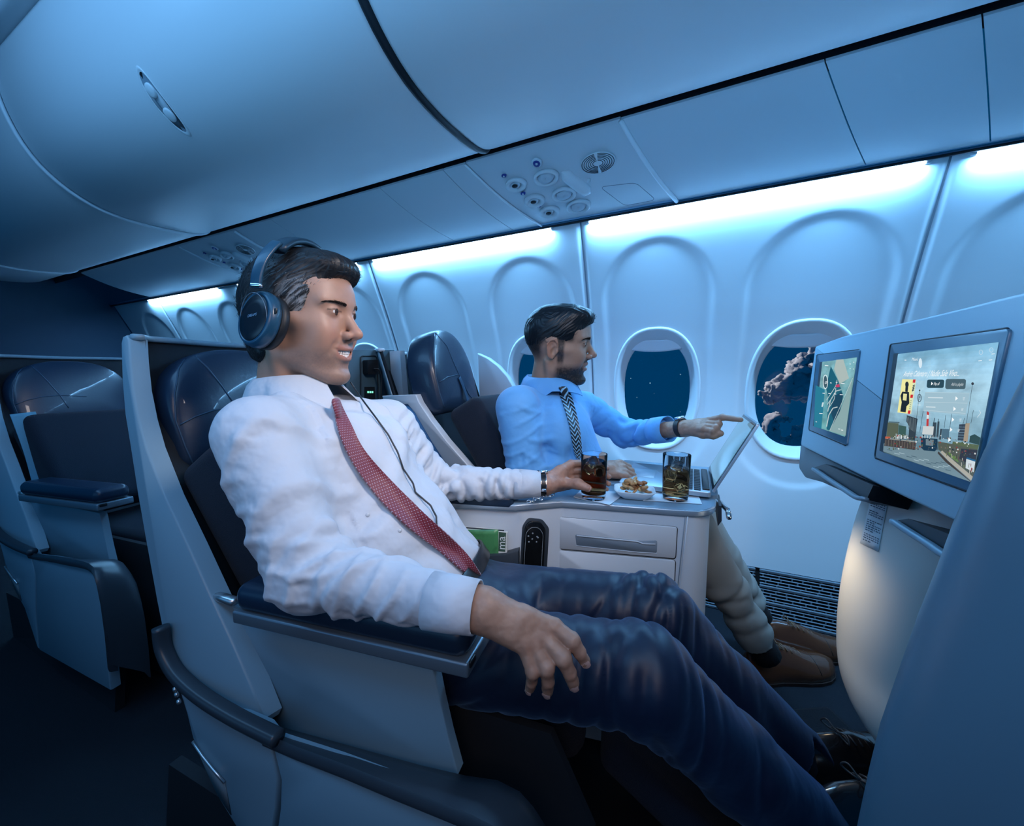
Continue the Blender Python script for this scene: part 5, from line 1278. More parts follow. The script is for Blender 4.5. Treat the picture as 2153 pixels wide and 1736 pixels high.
# ---------------------------------------------------------------- wing shell of the front seat close to the camera
ws = empty('front_seat_shell', (.3, .45, 0), 'large blurred-looking grey-blue seat wing filling the lower right corner', 'seat shell')
E_ = [(2290, 560, .50), (2230, 640, .49), (2190, 720, .48), (2150, 800, .47), (2110, 880, .462), (2072, 950, .456), (2037, 1034, .450), (2006, 1105, .446), (1972, 1200, .442), (1931, 1305, .436), (1891, 1422, .430), (1851, 1540, .425), (1829, 1631, .422), (1807, 1736, .42), (1785, 1850, .42), (1760, 2050, .42)]
rows = []
for x, y, Y in E_:
    e = atY(x, y, Y); tv_ = Vector((e.x, e.y, 0)).normalized()      # view direction in plan
    side = Vector((tv_.y, -tv_.x, 0))                              # to the right of the view
    back = min(max((e.z - .80) / .15, 0), 1)
    fz = fa.x - (fa.z - e.z) * .19
    rows.append(spline([e + tv_ * .16 + side * .075, e + tv_ * .11 + side * .045, e + tv_ * .06 + side * .018, e + tv_ * .022 + side * .001, e, e - tv_ * .016 + side * .006, e - tv_ * .030 + side * .022, e - tv_ * .042 + side * .06, e - tv_ * .050 + side * .13, e - tv_ * .05 + side * .30], 4))
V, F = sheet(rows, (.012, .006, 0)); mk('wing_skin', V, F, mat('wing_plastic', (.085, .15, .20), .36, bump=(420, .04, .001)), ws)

# ================================================================ drinks and snacks on the worktop
TZ = .6225
M_gl = mat('clear_glass', (1, 1, 1), .01, trans=1, ior=1.16)
M_ice = mat('ice', (.93, .97, 1.0), .06, trans=1, ior=1.20)
M_cola = mat('cola', (.62, .24, .08), .02, trans=1, ior=1.14)
M_napk = mat('napkin_paper', (.62, .72, .80), .85, bump=(500, .2, .001))
def tumbler(x, y, lab, fill, cubes, seed):
    r = empty('drinking_glass', (x, y, TZ + .0018), lab, 'glass'); c = Vector((x, y, TZ + .0018)); up = Vector((0, 0, 1)); H = .112
    prof = [(0, 0), (.026, 0), (.0285, .002), (.0300, .010), (.0310, .05), (.0322, H - .001), (.0316, H), (.0308, H - .001), (.0296, .05), (.0284, .014), (.026, .0125), (0, .012)]
    V, F = disc_ring(c, up, prof, 40); mk('glass_wall', V, F, M_gl, r)
    h = fill; rr = lambda z: .0282 + .0021 * (z - .014) / .09 + .0006
    prof = [(0, .0124), (.026, .0126), (rr(.015), .0150), (rr(.05), .05), (rr(h), h), (rr(h) - .001, h + .0002), (0, h)]
    V, F = disc_ring(c, up, prof, 40); d = mk('cola', V, F, M_cola, r)
    rs = random.Random(seed)
    for k, (dx, dy, z, s, hid) in enumerate(cubes):
        R = Matrix.Rotation(rs.uniform(0, 3), 3, 'X') @ Matrix.Rotation(rs.uniform(0, 3), 3, 'Y')
        V, F = bev_box(c + Vector((dx, dy, z)), (s, s * .95, s * .9), .004, 2, R)
        o = mk('ice_cube', V, F, M_ice, None); tag(o, 'clear ice cube ' + ('floating at the top of', 'sunk at mid-height in', 'sunk low in')[k] + (' the glass held by hand' if seed == 1 else ' the untouched glass at the console end'), 'ice cube', 'ice cubes in the drinks')
    return r
tumbler(-.215, .921, 'glass of iced cola held by the headphone wearer', .088, [(-.002, -.003, .088, .024, 0), (-.010, .008, .070, .023, 0), (.012, .004, .064, .022, 0)], 1)
tumbler(-.031, 1.000, 'untouched glass of iced cola on a napkin at the console end', .074, [(.002, -.002, .082, .027, 0), (-.010, .008, .052, .020, 0), (.008, -.008, .032, .021, 0)], 2)
def napkin(P, lab, seed):
    rs = np.random.RandomState(seed); P = [Vector(p) for p in P]; G = []
    for i in range(9):
        row = []
        for j in range(9):
            u, v = i / 8, j / 8; p = P[0] * (1 - u) * (1 - v) + P[1] * u * (1 - v) + P[2] * u * v + P[3] * (1 - u) * v
            e = max(abs(u - .5), abs(v - .5)) * 2; p = p + Vector((0, 0, .0004 + (.0010 * max(0, e - .6) * (1 + math.sin(7 * u + 5 * v + seed))))); row.append(p)
        G.append(row)
    V, F = sheet(G, (0, 0, .0009)); o = mk('napkin', V, F, M_napk, None, autos=50); tag(o, lab, 'napkin', 'paper napkins on the worktop')
T = lambda x, y, dz=0: atZ(x, y, TZ + dz)
napkin([(-.262, .905, TZ), (-.168, .885, TZ), (-.150, .995, TZ), (-.262, 1.000, TZ)], 'folded pale napkin under the hand-held glass', 2)
napkin([T(1352, 1053), T(1476, 1060), T(1464, 1034), T(1378, 1030)], 'white napkin under the untouched glass', 5)
dc = Vector((-.125, .975, TZ + .0005)); ds = empty('snack_dish', tuple(dc), 'small white square dish heaped with mixed nuts', 'dish')
def sq(hw, z, hy=None): return [dc + Vector((sup(a, hw, hy or hw * .86, 4.5)[0], sup(a, hw, hy or hw * .86, 4.5)[1], z)) for a in [2 * PI * k / 40 for k in range(40)]]
rg = [sq(.026, 0), sq(.030, .001), sq(.040, .010), sq(.0490, .0205), sq(.0494, .0220), sq(.0478, .0222), sq(.0465, .0205), sq(.037, .010), sq(.028, .005)]
R8 = Matrix.Rotation(math.radians(10), 3, 'Z'); rg = [[dc + R8 @ (p - dc) for p in r] for r in rg]
V, F = loft(rg, True, True); mk('dish_body', V, F, mat('white_ceramic', (.72, .80, .84), .18, coat=.5), ds)
rs = random.Random(12); protoC = {}
cols = [(.42, .20, .07), (.60, .34, .14), (.33, .13, .045), (.66, .42, .20), (.50, .24, .09)]
def nut_mesh(kind, m):
    if kind == 0:   # cashew
        P = [Vector((.0090 * math.cos(a), .0075 * math.sin(a) - .003, 0)) for a in [math.radians(t) for t in range(5, 190, 23)]]
        n = len(P); V, F = tube(P, [.0018 + .0034 * math.sin(PI * min(1, (k + .4) / n)) ** .7 for k in range(n)], 10)
    else:           # almond or peanut
        V, F = disc_ring((-.0095, 0, 0), (1, 0, 0), [(0.0001, 0), (.0030, .0020), (.0050, .0060), (.0054, .010), (.0042, .0150), (.0018, .0185), (.0001, .0195)], 12); V = [Vector((p.x, p.y, p.z * (.62 if kind == 1 else .95))) for p in V]
    return V, F
mats_n = [mat('nut_%d' % i, c, .35, bump=(300, .25, .001)) for i, c in enumerate(cols)]
meshes = {}
for i in range(46):
    kind = rs.choice([0, 0, 1, 2]); mi = rs.randrange(5) if kind != 1 else rs.choice([2, 4]); key = (kind, mi)
    ring = i / 46; a = rs.uniform(0, 2 * PI); rad = .038 * math.sqrt(rs.random()) * (1 - .55 * ring); z = .010 + .026 * ring + .004 * (1 - rad / .04)
    loc = dc + R8 @ Vector((rad * math.cos(a), rad * math.sin(a) * .82, z))
    if key not in meshes:
        V, F = nut_mesh(kind, mi); o = mk('nut', V, F, mats_n[mi], None); meshes[key] = o
    else: o = meshes[key].copy(); COL.objects.link(o)
    o.name = ('cashew', 'almond', 'peanut')[kind]; o.location = loc; o.rotation_euler = (rs.uniform(-.7, .7), rs.uniform(-.7, .7), rs.uniform(0, 6.3))
    tag(o, ('toasted cashew', 'brown almond', 'roasted peanut')[kind] + ' heaped with other nuts in the white dish', 'nut', 'mixed nuts in the dish')

# ================================================================ cloud beyond the right-hand window
def make_cloud():
    Yc = 60.0; k = Yc / 1.0
    pts = [(1612, 832, 22), (1630, 815, 20), (1655, 800, 20), (1680, 775, 22), (1702, 752, 20), (1730, 738, 26), (1650, 830, 26), (1690, 815, 40), (1730, 800, 55), (1625, 845, 18), (1640, 875, 14), (1612, 893, 17), (1628, 912, 15), (1655, 880, 14), (1672, 905, 22), (1700, 915, 30), (1740, 910, 45), (1660, 925, 20), (1790, 830, 70), (1680, 950, 30)]
    P = [(atY(x, y, Yc + (r - 22) * .03), r) for x, y, r in pts]; u = (atY(1700, 840, Yc) - atY(1699, 840, Yc)).length
    lo = np.array([min(p.x for p, r in P), Yc - 5, min(p.z for p, r in P)]) - 4; hi = np.array([max(p.x for p, r in P), Yc + 5, max(p.z for p, r in P)]) + 4
    s = SDF(lo, hi, .16)
    for p, r in P: s.ell(tuple(p), (r * u, r * u * .8, r * u * .85), .5)
    V, Q = s.mesh(); V = vsmooth(V, Q, 1)
    for f, a, sd in ((.42, 1.25, 1), (1.0, .80, 2), (2.3, .36, 3)):
        N = vnormals(V, Q); n = vnoise(V, f, sd); V = V + N * ((1 - abs(2 * n - 1) ** .8 * 1.0 - .55) * a)[:, None]
    o = mk('cloud', V, Q, mat('cloud_vapour', (.78, .76, .77), 1.0, spec=0), None); tag(o, 'moonlit grey-pink cloud seen outside the window beside the monitors', 'cloud')
    c = atY(1690, 840, Yc)
    spot('moonlight_on_cloud', tuple(c + Vector((-26, 6, 20))), tuple(c + Vector((0, 0, -1))), 30000, (1.0, .93, .93), 55, .3, .4)
make_cloud()

# ================================================================ the two passengers
from mathutils.bvhtree import BVHTree
M_skin = mat('skin', (.5, .3, .2), .46, vcol='Col', sss=.12, bump=(900, .10, .0006))
M_eyew = mat('eye_white', (.70, .68, .66), .2); M_iris = mat('iris_brown', (.045, .022, .012), .15); M_tooth = mat('tooth', (.80, .78, .74), .22)
M_hair1 = mat('hair_grey_black', (.02, .02, .02), .42, vcol='Col', spec=.35); M_hair2 = mat('hair_black', (.006, .007, .010), .38, vcol='Col', spec=.4)
M_brow = mat('eyebrow_hair', (.045, .032, .027), .7)
M_shirt1 = mat('white_shirt', (.50, .54, .60), .62, sheen=.1, bump=(17, .75, .012)); M_shirt2 = mat('blue_shirt', (.115, .35, .66), .7, sheen=.2, bump=(17, .6, .010))
M_trou1 = mat('navy_trousers', (.0050, .0100, .028), .45, sheen=.30, tint=(.20, .44, .85), spec=.45, bump=(14, .5, .008)); M_trou2 = mat('khaki_trousers', (.26, .26, .24), .85, bump=(1300, .2, .0005))
M_belt = mat('belt_leather', (.012, .012, .014), .3)
def vtx(*a): return tuple(Vector(a))
def limb_folds(V, N, a, b, rad, fr, amp, seed, twist=1.2, t0=-.1, t1=1.1, sharp=2.0):
    """soft ring creases round a limb, tilted and fading in and out"""
    a = np.array(a); b = np.array(b); ab = b - a; L = np.linalg.norm(ab); d = ab / L; w = V - a; t = (w @ d) / L
    p = w - np.outer(t * L, d); r = np.linalg.norm(p, axis=1); u = np.cross(d, [0, 0, 1.0]); u /= np.linalg.norm(u); v = np.cross(d, u); ang = np.arctan2(p @ v, p @ u)
    out = V
    for q, (kf, ka, tw) in enumerate(((1.0, 1.0, 1.0), (1.7, .55, -1.0))):
        ph = t * fr * kf + .30 * tw * twist * np.sin(ang + seed + q) + 1.1 * fbm(V, 7, 2, seed + q); c = .5 + .5 * np.cos(2 * PI * ph); f = (c ** sharp - .35 * (1 - c)) if sharp > 0 else .25 - (1 - c) ** (-sharp)
        g = smstep(vnoise(np.stack([t * 3.2, ang * .8 + 7, ang * 0 + q], 1), 1.0, seed + 4 + q), .30, .72)
        m = smstep(t, t0, t0 + .22) * smstep(-t, -t1, -t1 + .22) * smstep(-r, -rad * 1.9, -rad * 1.35)
        out = out + N * (m * f * amp * ka * .85 * g)[:, None]
    return out
def drape(V, N, axis, f_long, f_across, amp, seed, mask=None, sharp=1.0):
    """long folds that run along axis"""
    axis = np.array(axis, float); axis /= np.linalg.norm(axis); al = V @ axis
    e1 = np.cross(axis, [0.0, 1.0, 0.0]); e1 /= np.linalg.norm(e1); e2 = np.cross(axis, e1)
    ph = (V @ e1) * f_across + (V @ e2) * f_across * .45 + 1.3 * fbm(V, 4.0, 2, seed); c = .5 + .5 * np.cos(2 * PI * ph); f = (c ** sharp - .35 * (1 - c)) if sharp > 0 else .25 - (1 - c) ** (-sharp)
    g = smstep(vnoise(np.stack([al * f_long * 3, (V @ e1) * f_across * .7, (V @ e2) * f_across * .5], 1), 1.0, seed + 3), .32, .70)
    return V + N * (f * g * amp * .75 * (1 if mask is None else mask))[:, None]
def soft(V, a, b, r): a, b = np.array(a), np.array(b); ab = b - a; t = np.clip(((V - a) @ ab) / (ab @ ab + 1e-12), 0, 1); return smstep(-np.linalg.norm(V - a - np.outer(t, ab), axis=1), -r * 1.15, -r * .75)
def bvh(V, Q): return BVHTree.FromPolygons([tuple(p) for p in V], [tuple(int(i) for i in q) for q in Q])
def hit(tree, x, y, off=.004, fallback=None):
    o = Vector((0, 0, CH)); d = Vector(ray(x, y)).normalized(); loc, nor, _, dist = tree.ray_cast(o, d)
    if loc is None: return fallback
    return loc - d * off
def sm(P, it=2):
    P = [Vector(p) for p in P]
    for _ in range(it): P = [P[0]] + [P[i] * .5 + (P[i - 1] + P[i + 1]) * .25 for i in range(1, len(P) - 1)] + [P[-1]]
    return P
def hand_colors(V, skin, dark=.75, knuckles=()):
    n = fbm(V, 120, 3, 4)[:, None]; C = np.array(skin)[None, :] * (.80 + .38 * n)
    for k in knuckles:
        w = np.exp(-(((V - np.array(k)) ** 2).sum(1)) / .009 ** 2)[:, None] * .40; C = C * (1 - w) + np.array((skin[0] * .95, skin[1] * .62, skin[2] * .58)) * w
    return C
def nail(parent, a, b, n, w, m):
    a, b, n = Vector(a), Vector(b), Vector(n).normalized(); d = (b - a); L = d.length; d.normalize(); n = (n - d * n.dot(d)).normalized(); s = d.cross(n); G = []
    for i in range(5):
        t = i / 4; row = []
        for j in range(5):
            q = -1 + j / 2; ww = w * (1 if 0 < i < 4 else .78); row.append(b - d * (w * 2.0 * (1 - t)) + d * .0008 + s * q * ww + n * (math.sqrt(max(0, 1 - (q * .72) ** 2)) * w * 1.02 + .0016 - w * .25 * t * t))
        G.append(row)
    V, F = sheet(G, .0004); return V, F
def body_core(jt, h=.010):
    """coarse continuous body under the clothes"""
    allp = np.array([list(p) for k in jt.values() for p in ([k] if isinstance(k, Vector) else k)]); s = SDF(allp.min(0) - .16, allp.max(0) + .16, h)
    s.cone(jt['neck'], jt['chest'], .045, .070, .03); s.cone(jt['chest'], jt['belly'], .070, .062, .03); s.cone(jt['belly'], jt['pelvis'], .062, .062, .03)
    for q in 'RL':
        s.cone(jt['chest'], jt['sh' + q], .06, .035, .02); s.cone(jt['sh' + q], jt['el' + q], .034, .028, .02); s.cone(jt['el' + q], jt['wr' + q], .027, .022, .01)
        s.cone(jt['pelvis'], jt['hip' + q], .062, .055, .02); s.cone(jt['hip' + q], jt['kn' + q], .052, .040, .02); s.cone(jt['kn' + q], jt['an' + q], .040, .028, .01); s.cone(jt['an' + q], jt['an' + q].lerp(jt['toe' + q], .18), .026, .022, .01)
    V, Q = s.mesh(); return V, Q
def join_body(parts, name, m, parent):
    Vs, Qs, Cs, k = [], [], [], 0
    for V, Q, C in parts: Vs.append(V); Qs.append(Q + k); Cs.append(C); k += len(V)
    return mk(name, np.concatenate(Vs), np.concatenate(Qs), m, parent, cols=np.concatenate(Cs))
def sleeve_cuff(a, b, r0, r1, m, name, parent, slit=None, th=.0022, ov=1.0, up=None):
    a, b = Vector(a), Vector(b); d = (b - a).normalized(); u = d.orthogonal().normalized() if up is None else Vector(up); w = d.cross(u); rings = []
    for t, r in ((0, r0), (.0, r0 + .0005), (.5, (r0 + r1) / 2 + .001), (1, r1), (1.0, r1 - .0018), (.95, r1 - .003), (.3, r1 - .004)):
        c = a + (b - a) * t; rings.append([c + (u * math.cos(q) * (1 + .04 * math.sin(3 * q)) + w * math.sin(q) * ov) * r for q in [2 * PI * k / 36 for k in range(36)]])
    V, F = loft(rings, True, False); return mk(name, V, F, m, parent)
def shoe(parent_kind, heel, toe, up, L, W, Hh, m, msole, label, lace_m, name='dress_shoe', group=None):
    """lace-up dress shoe; heel/toe are sole points"""
    heel, toe, up = Vector(heel), Vector(toe), Vector(up).normalized(); d = (toe - heel); L = d.length; d.normalize(); up = (up - d * up.dot(d)).normalized(); s = up.cross(d)
    r = empty(name, heel, label, 'shoe', group)
    prof = [(0, .20, .62), (.03, .30, .72), (.10, .36, .80), (.20, .38, .84), (.32, .37, .80), (.45, .41, .74), (.58, .47, .58), (.70, .49, .46), (.82, .45, .40), (.91, .34, .35), (.97, .20, .27), (1.0, .07, .20)]
    rings = []
    for t, w, hh in prof:
        c = heel + d * (L * t); ring = []
        for k in range(20):
            a = 2 * PI * k / 20; y = math.cos(a) * W * w; z = math.sin(a)
            z = Hh * hh * (z if z > 0 else .12 * z) if True else 0
            yy = y * (1 - .30 * max(0, math.sin(a)) ** 1.5 * (1 if t < .5 else .3)); ring.append(c + s * yy + up * (z + .012))
        rings.append(ring)
    V, F = loft(rings, True, True); u_ = mk('upper', V, F, m, r)
    mb = MB(); so = []
    for hh in (.001, .010): so.append([heel + d * (L * t) + s * (W * w * 1.06 * sg) + up * hh for t, w, _ in prof for sg in (1,)] + [heel + d * (L * t) - s * (W * w * 1.06) + up * hh for t, w, _ in prof[::-1]])
    V, F = loft(so, True, True); mk('sole', V, F, msole, r, False)
    V, F = prism([heel + d * (L * t) + s * (W * .36 * q) for t, q in ((0, .6), (.0, -.6), (.08, -1), (.24, -1), (.24, 1), (.08, 1))], -up * .010, 0); mk('heel', V, F, msole, r, False)
    # facing, toe-cap seam, laces
    for t in (.72,):
        ring = []; w, hh = .49, .45
        for k in range(1, 10): a = PI * k / 10; ring.append(heel + d * (L * (t - .02 * math.sin(a))) + s * (math.cos(a) * W * w * (1 - .09 * math.sin(a))) + up * (math.sin(a) * Hh * hh + .0128))
        V, F = tube(ring, .0012, 5); mk('toe_seam', V, F, msole, u_)
    for k in range(5):
        t = .36 + k * .052; hh = .80 - (t - .32) * 1.0; wd = W * .17; c = heel + d * (L * t) + up * (Hh * hh + .0135)
        P = [c - s * wd - up * .004, c - s * wd * .5 + up * .0008, c + s * wd * .5 + up * .0008, c + s * wd - up * .004]
        V, F = tube(P, .0019, 6); mk('lace', V, F, lace_m, u_)
    c = heel + d * (L * .335) + up * (Hh * .82 + .012)
    for sg in (-1, 1):
        V, F = tube(spline([c, c + s * sg * .018 + up * .008, c + s * sg * .026 - d * .004, c + s * sg * .014 - up * .004, c], 5), .0015, 6); mk('lace_bow', V, F, lace_m, u_)
    return r
# ---------------------------------------------------------------- man with headphones
SK1 = (.40, .225, .155)
PM1 = Pose((-.6768, .4929, 1.0238), .3361, -.0979, .0324)
man1 = empty('person', (-.45, .55, .40), 'man in white shirt and red tie wearing headphones, smiling at the monitors', 'person')
HV, HQ, hx, hy, hz = build_head(eye=.74, smile=1.0); HC = head_colors(hx, hy, hz, HV, SK1, .46, (.13, .10, .09), 1.0, False)
J1 = dict(neck=Vector((-.700, .492, .865)), chest=Vector((-.62, .515, .765)), belly=Vector((-.50, .545, .62)), pelvis=Vector((-.43, .565, .49)),
          shR=Vector((-.590, .350, .835)), elR=Vector((-.470, .338, .648)), wrR=atY(1004, 1275, .368), shL=Vector((-.625, .655, .815)), elL=Vector((-.570, .735, .665)), wrL=atY(1138, 1018, .845),
          hipR=Vector((-.44, .485, .455)), hipL=Vector((-.44, .655, .445)), knR=atY(1350, 1420, .50), knL=atY(1374, 1290, .665), anR=atY(1712, 1752, .66), anL=atY(1672, 1592, .80),
          toeR=atY(1850, 1790, .72), toeL=atY(1800, 1635, .88))
BV, BQ = body_core(J1); BC = np.tile(np.array(SK1), (len(BV), 1))
# right hand lying over the knee
def hand_mesh(wr, palm, fing, thumb, h=.0014, rw=.026, rm=.0102, rf=(.0086, .0066), rt=(.0115, .0085), squash=None, extra=None, arm=None):
    """wr: wrist point; fing: list of [mcp, pip, dip, tip]; thumb: list of points"""
    allp = np.array([list(p) for f in fing + [thumb] for p in f] + [list(wr)] + ([list(arm)] if arm is not None else [])); s = SDF(allp.min(0) - .032, allp.max(0) + .032, h)
    wr = Vector(wr)
    if arm is not None: s.cone(arm, wr, rw * 1.1, rw, .01)
    n = len(fing)
    for i, f in enumerate(fing):
        base = wr + (Vector(f[0]) - Vector(fing[0][0]).lerp(Vector(fing[-1][0]), .5)) * .42
        s.cone(base, f[0], rw * .60, rm, .007)
        if i < n - 1:
            s.cone(base.lerp(Vector(f[0]), .55), Vector(fing[i + 1][0]).lerp(wr, .38), rm * 1.1, rm * .95, .010)
    s.cone(wr, wr.lerp(Vector(fing[1][0]), .5), rw * .95, rw * .72, .012)
    if palm is not None: s.ell(palm[0], palm[1], .012)
    for i, f in enumerate(fing):
        sc = (1.0, 1.03, .98, .86)[i]; s.chain(f[:2], [rm * .95 * sc, rf[0] * sc], .0025); s.chain(f[1:], [rf[0] * sc * 1.02, (rf[0] * .45 + rf[1] * .55) * sc, rf[1] * sc], .0016)
        s.ell(f[1], (rf[0] * sc * 1.09,) * 3, .003)
    s.chain(thumb, [rw * .62] + [rt[0]] * (len(thumb) - 2) + [rt[1]], .007)
    V, Q = s.mesh(); V = vsmooth(V, Q, 1, .4)
    N = vnormals(V, Q); V = V + N * ((fbm(V, 150, 2, 8) - .5) * .0011)[:, None]
    return V, Q
Ap = lambda x, y, Y: atY(x, y, Y)
F1 = [[Ap(1166, 1318, .402), Ap(1203, 1347, .400), Ap(1219, 1372, .402), Ap(1229, 1388, .406)],
      [Ap(1142, 1340, .390), Ap(1184, 1384, .385), Ap(1198, 1415, .388), Ap(1206, 1437, .393)],
      [Ap(1121, 1352, .380), Ap(1149, 1404, .374), Ap(1152, 1433, .378), Ap(1151, 1453, .384)],
      [Ap(1101, 1356, .372), Ap(1120, 1411, .368), Ap(1118, 1433, .373), Ap(1114, 1447, .378)]]
V1, Q1 = hand_mesh(Ap(1018, 1282, .370), None, F1, [Ap(1040, 1305, .395), Ap(1085, 1335, .425), Ap(1125, 1352, .445), Ap(1150, 1366, .452)], arm=J1['wrR'] + Vector((-.05, -.004, .002)), rw=.0238)
N1 = vnormals(V1, Q1)
# tendons and veins on the back of the hand
for i, f in enumerate(F1):
    a = np.array(Ap(1030, 1285, .37)); b = np.array(f[0]); ab = b - a; t = np.clip(((V1 - a) @ ab) / (ab @ ab), 0, 1); d = np.linalg.norm(np.cross(V1 - a, ab / np.linalg.norm(ab)), axis=1); face = (N1 @ np.array((.1, -.75, .65))) > .25
    lat = abs((V1 - a - np.outer(t, ab)) @ np.cross(ab / np.linalg.norm(ab), (.1, -.75, .65))); V1 = V1 + N1 * (face * np.exp(-(lat / .0028) ** 2) * smstep(t, .25, .6) * (t < .995) * .0019)[:, None]
    w = face * np.exp(-(((V1 - b) ** 2).sum(1)) / .0085 ** 2) * .0024; V1 = V1 + N1 * w[:, None]
vein = abs(fbm(V1, 38, 2, 21) - .5); V1 = V1 + N1 * (((N1 @ np.array((.1, -.75, .65))) > .3) * np.exp(-(vein / .022) ** 2) * .0010)[:, None]
C1 = hand_colors(V1, (.36, .20, .135), knuckles=[f[k] for f in F1 for k in (0, 1, 2)])
# left hand round the glass
GC = Vector((-.215, .921, TZ))
def ga(deg, r, z): a = math.radians(deg); return GC + Vector((r * math.cos(a), r * math.sin(a), z))
F2 = [[ga(176, .060, .080), ga(128, .049, .080), ga(88, .0425, .076), ga(52, .0410, .072)], [ga(179, .062, .062), ga(126, .050, .060), ga(82, .0425, .057), ga(38, .0405, .053)],
      [ga(182, .062, .044), ga(128, .049, .042), ga(84, .0420, .039), ga(36, .0400, .035)], [ga(186, .060, .028), ga(132, .047, .025), ga(90, .0410, .022), ga(48, .0395, .019)]]
w2 = J1['wrL']
V2, Q2 = hand_mesh(w2 + Vector((.010, .006, .0)), None, F2, [w2 + Vector((.018, .0, .004)), ga(-152, .070, .040), ga(-128, .0475, .043), ga(-96, .0405, .036)], arm=w2 + Vector((-.055, -.02, 0)), rw=.0235, rm=.0112, rf=(.0082, .0066), rt=(.0125, .0092))
C2 = hand_colors(V2, (.38, .205, .145), knuckles=[f[k] for f in F2 for k in (0, 1)])
body1 = join_body([(PM1(HV), HQ, HC), (BV, BQ, BC), (V1, Q1, C1), (V2, Q2, C2)], 'body', M_skin, man1)
mbn = MB()
for f, w in zip(F1, (.0050, .0052, .0050, .0042)):
    d = (f[3] - f[2]).normalized(); n = Vector((.1, -.85, .45)); V, F = nail(None, f[2], f[3] + d * .0055, n, w, None); mbn.add(V, F)
tt = ga(-96, .0405, .036); V, F = nail(None, ga(-118, .046, .042), tt + Vector((.006, .0, -.002)), Vector((.15, -.95, .25)), .0062, None); mbn.add(V, F)
mbn.build('fingernails', mat('fingernail', (.55, .34, .29), .3, coat=.3), body1)
eye_parts(PM1, body1, M_eyew, M_iris, look=(-.15, -.05))
tm = teeth_mesh(); mk('teeth', PM1(np.array(tm.v)), tm.f, M_tooth, body1)
mk('mouth_inside', *(lambda VF: (PM1(np.array([tuple(v) for v in VF[0]])), VF[1]))(disc_ring((.076, 0, -.052), (1, 0, 0), [(.0001, 0), (.019, .001), (.018, .004), (.0001, .005)], 16, sx=1, sy=.5)), mat('mouth_dark', (.05, .012, .012), .5), body1)
TH1 = bvh(HV, HQ)
for e in (-1, 1):
    v, f = hair_brow(e, 1.0, 240, 3, TH1); mk('eyebrow', PM1(np.array([tuple(q) for q in v])), f, M_brow, body1)
# hair
cm = lambda *a: tuple(q * .01 for q in a)
def hair1(s):
    s.ell(cm(-.7, 0, 4.6), cm(9.95, 8.05, 8.9), 0); s.ell(cm(-3.6, 0, 2.0), cm(7.1, 7.6, 8.0), .02); s.ell(cm(-4.2, 0, -4.0), cm(5.6, 5.9, 6.2), .02); s.ell(cm(4.4, 0, 10.6), cm(5.0, 5.5, 2.4), .028); s.cone(cm(7.2, -2.4, 10.4), cm(7.5, 2.6, 10.3), .012, .012, .03)
    s.ell(cm(12.2, 0, .6), cm(8.9, 13, 9.0), .006, '-')
    s.ell(cm(3.2, 0, -9.6), cm(7.6, 14, 8.9), .004, '-'); s.plane(cm(0, 0, -9.2), (-.25, 0, -1), '&')
    for e in (-1, 1): s.ell(cm(-.4, e * 8.4, .2), cm(1.9, 1.5, 2.9), .002, '-')
def comb1(P):
    x, y, z = P[:, 0] * 100, P[:, 1] * 100, P[:, 2] * 100; side = smstep(abs(y), 3.2, 7.0); back = smstep(-x, 1, 8)
    D = np.stack([-1.0 + .45 * side + .5 * back, np.sign(y) * .25 * (1 - side), -.9 * side - 1.2 * back + .25 * smstep(x, 4, 8)], 1) + .14 * np.stack([np.sin(y * 1.3 + z), np.sin(x * 1.1 + 1), np.sin(x * .9 + y)], 1); return D
V, Q, rid, N, D = make_hair(hair1, (-.125, -.105, -.115), (.115, .105, .155), comb1, .0034, h=.0016, seed=3)
x, y, z = V[:, 0] * 100, V[:, 1] * 100, V[:, 2] * 100
g = np.clip(np.exp(-((x - 3.6) / 2.4) ** 2 - ((z - 2.6) / 4.0) ** 2) * 1.25 * (abs(y) > 4.5) , 0, 1) * smstep(rid, .45, .75)
C = np.array((.010, .011, .013))[None, :] * (1 - g[:, None]) + np.array((.34, .35, .36))[None, :] * g[:, None] * .8
hair = mk('hair', PM1(V), Q, M_hair1, man1, cols=C)
keep = (N[:, 2] > -.6)
vs, fs = strands(V, N, D, 1500, .030, .00042, 5, keep, 4, .0016); st_ = mk('loose_strands', PM1(np.array([tuple(q) for q in vs])), fs, mat('hair_strand', (.030, .032, .036), .35), hair); st_['kind'] = 'stuff'
kt = (x > 1.2) & (x < 6.0) & (z > -1) & (z < 7.5) & (abs(y) > 4)
vs, fs = strands(V, N, D, 420, .020, .00034, 6, kt, 3, .0010); st_ = mk('grey_strands', PM1(np.array([tuple(q) for q in vs])), fs, mat('grey_strand', (.36, .37, .38), .45), hair); st_['kind'] = 'stuff'; st_['label'] = 'short silver hairs at the temple'

# shirt
sp = (J1['neck'] - J1['pelvis']).normalized(); lt_ = Vector((-.17, .985, 0)); lt_ = (lt_ - sp * lt_.dot(sp)).normalized(); ft = lt_.cross(sp).normalized()
if ft.x < 0: ft = -ft
MT = np.array([list(ft), list(lt_), list(sp)]).T
S1 = SDF((-.90, .20, .44), (-.22, .93, .96), .0040)
S1.ell(tuple(J1['chest'] + ft * .005 - sp * .012), (.108, .180, .130), 0, '+', MT); S1.ell(tuple(J1['belly'] - ft * .004), (.097, .158, .160), .04, '+', MT); S1.ell(tuple(J1['pelvis'] + Vector((-.01, 0, .02))), (.105, .160, .09), .04, '+', MT)
S1.cone(J1['shR'] + Vector((-.03, .06, .005)), J1['neck'] + Vector((.0, 0, -.040)), .054, .050, .03); S1.cone(J1['shL'] + Vector((-.03, -.06, .005)), J1['neck'] + Vector((.0, 0, -.040)), .052, .050, .03)
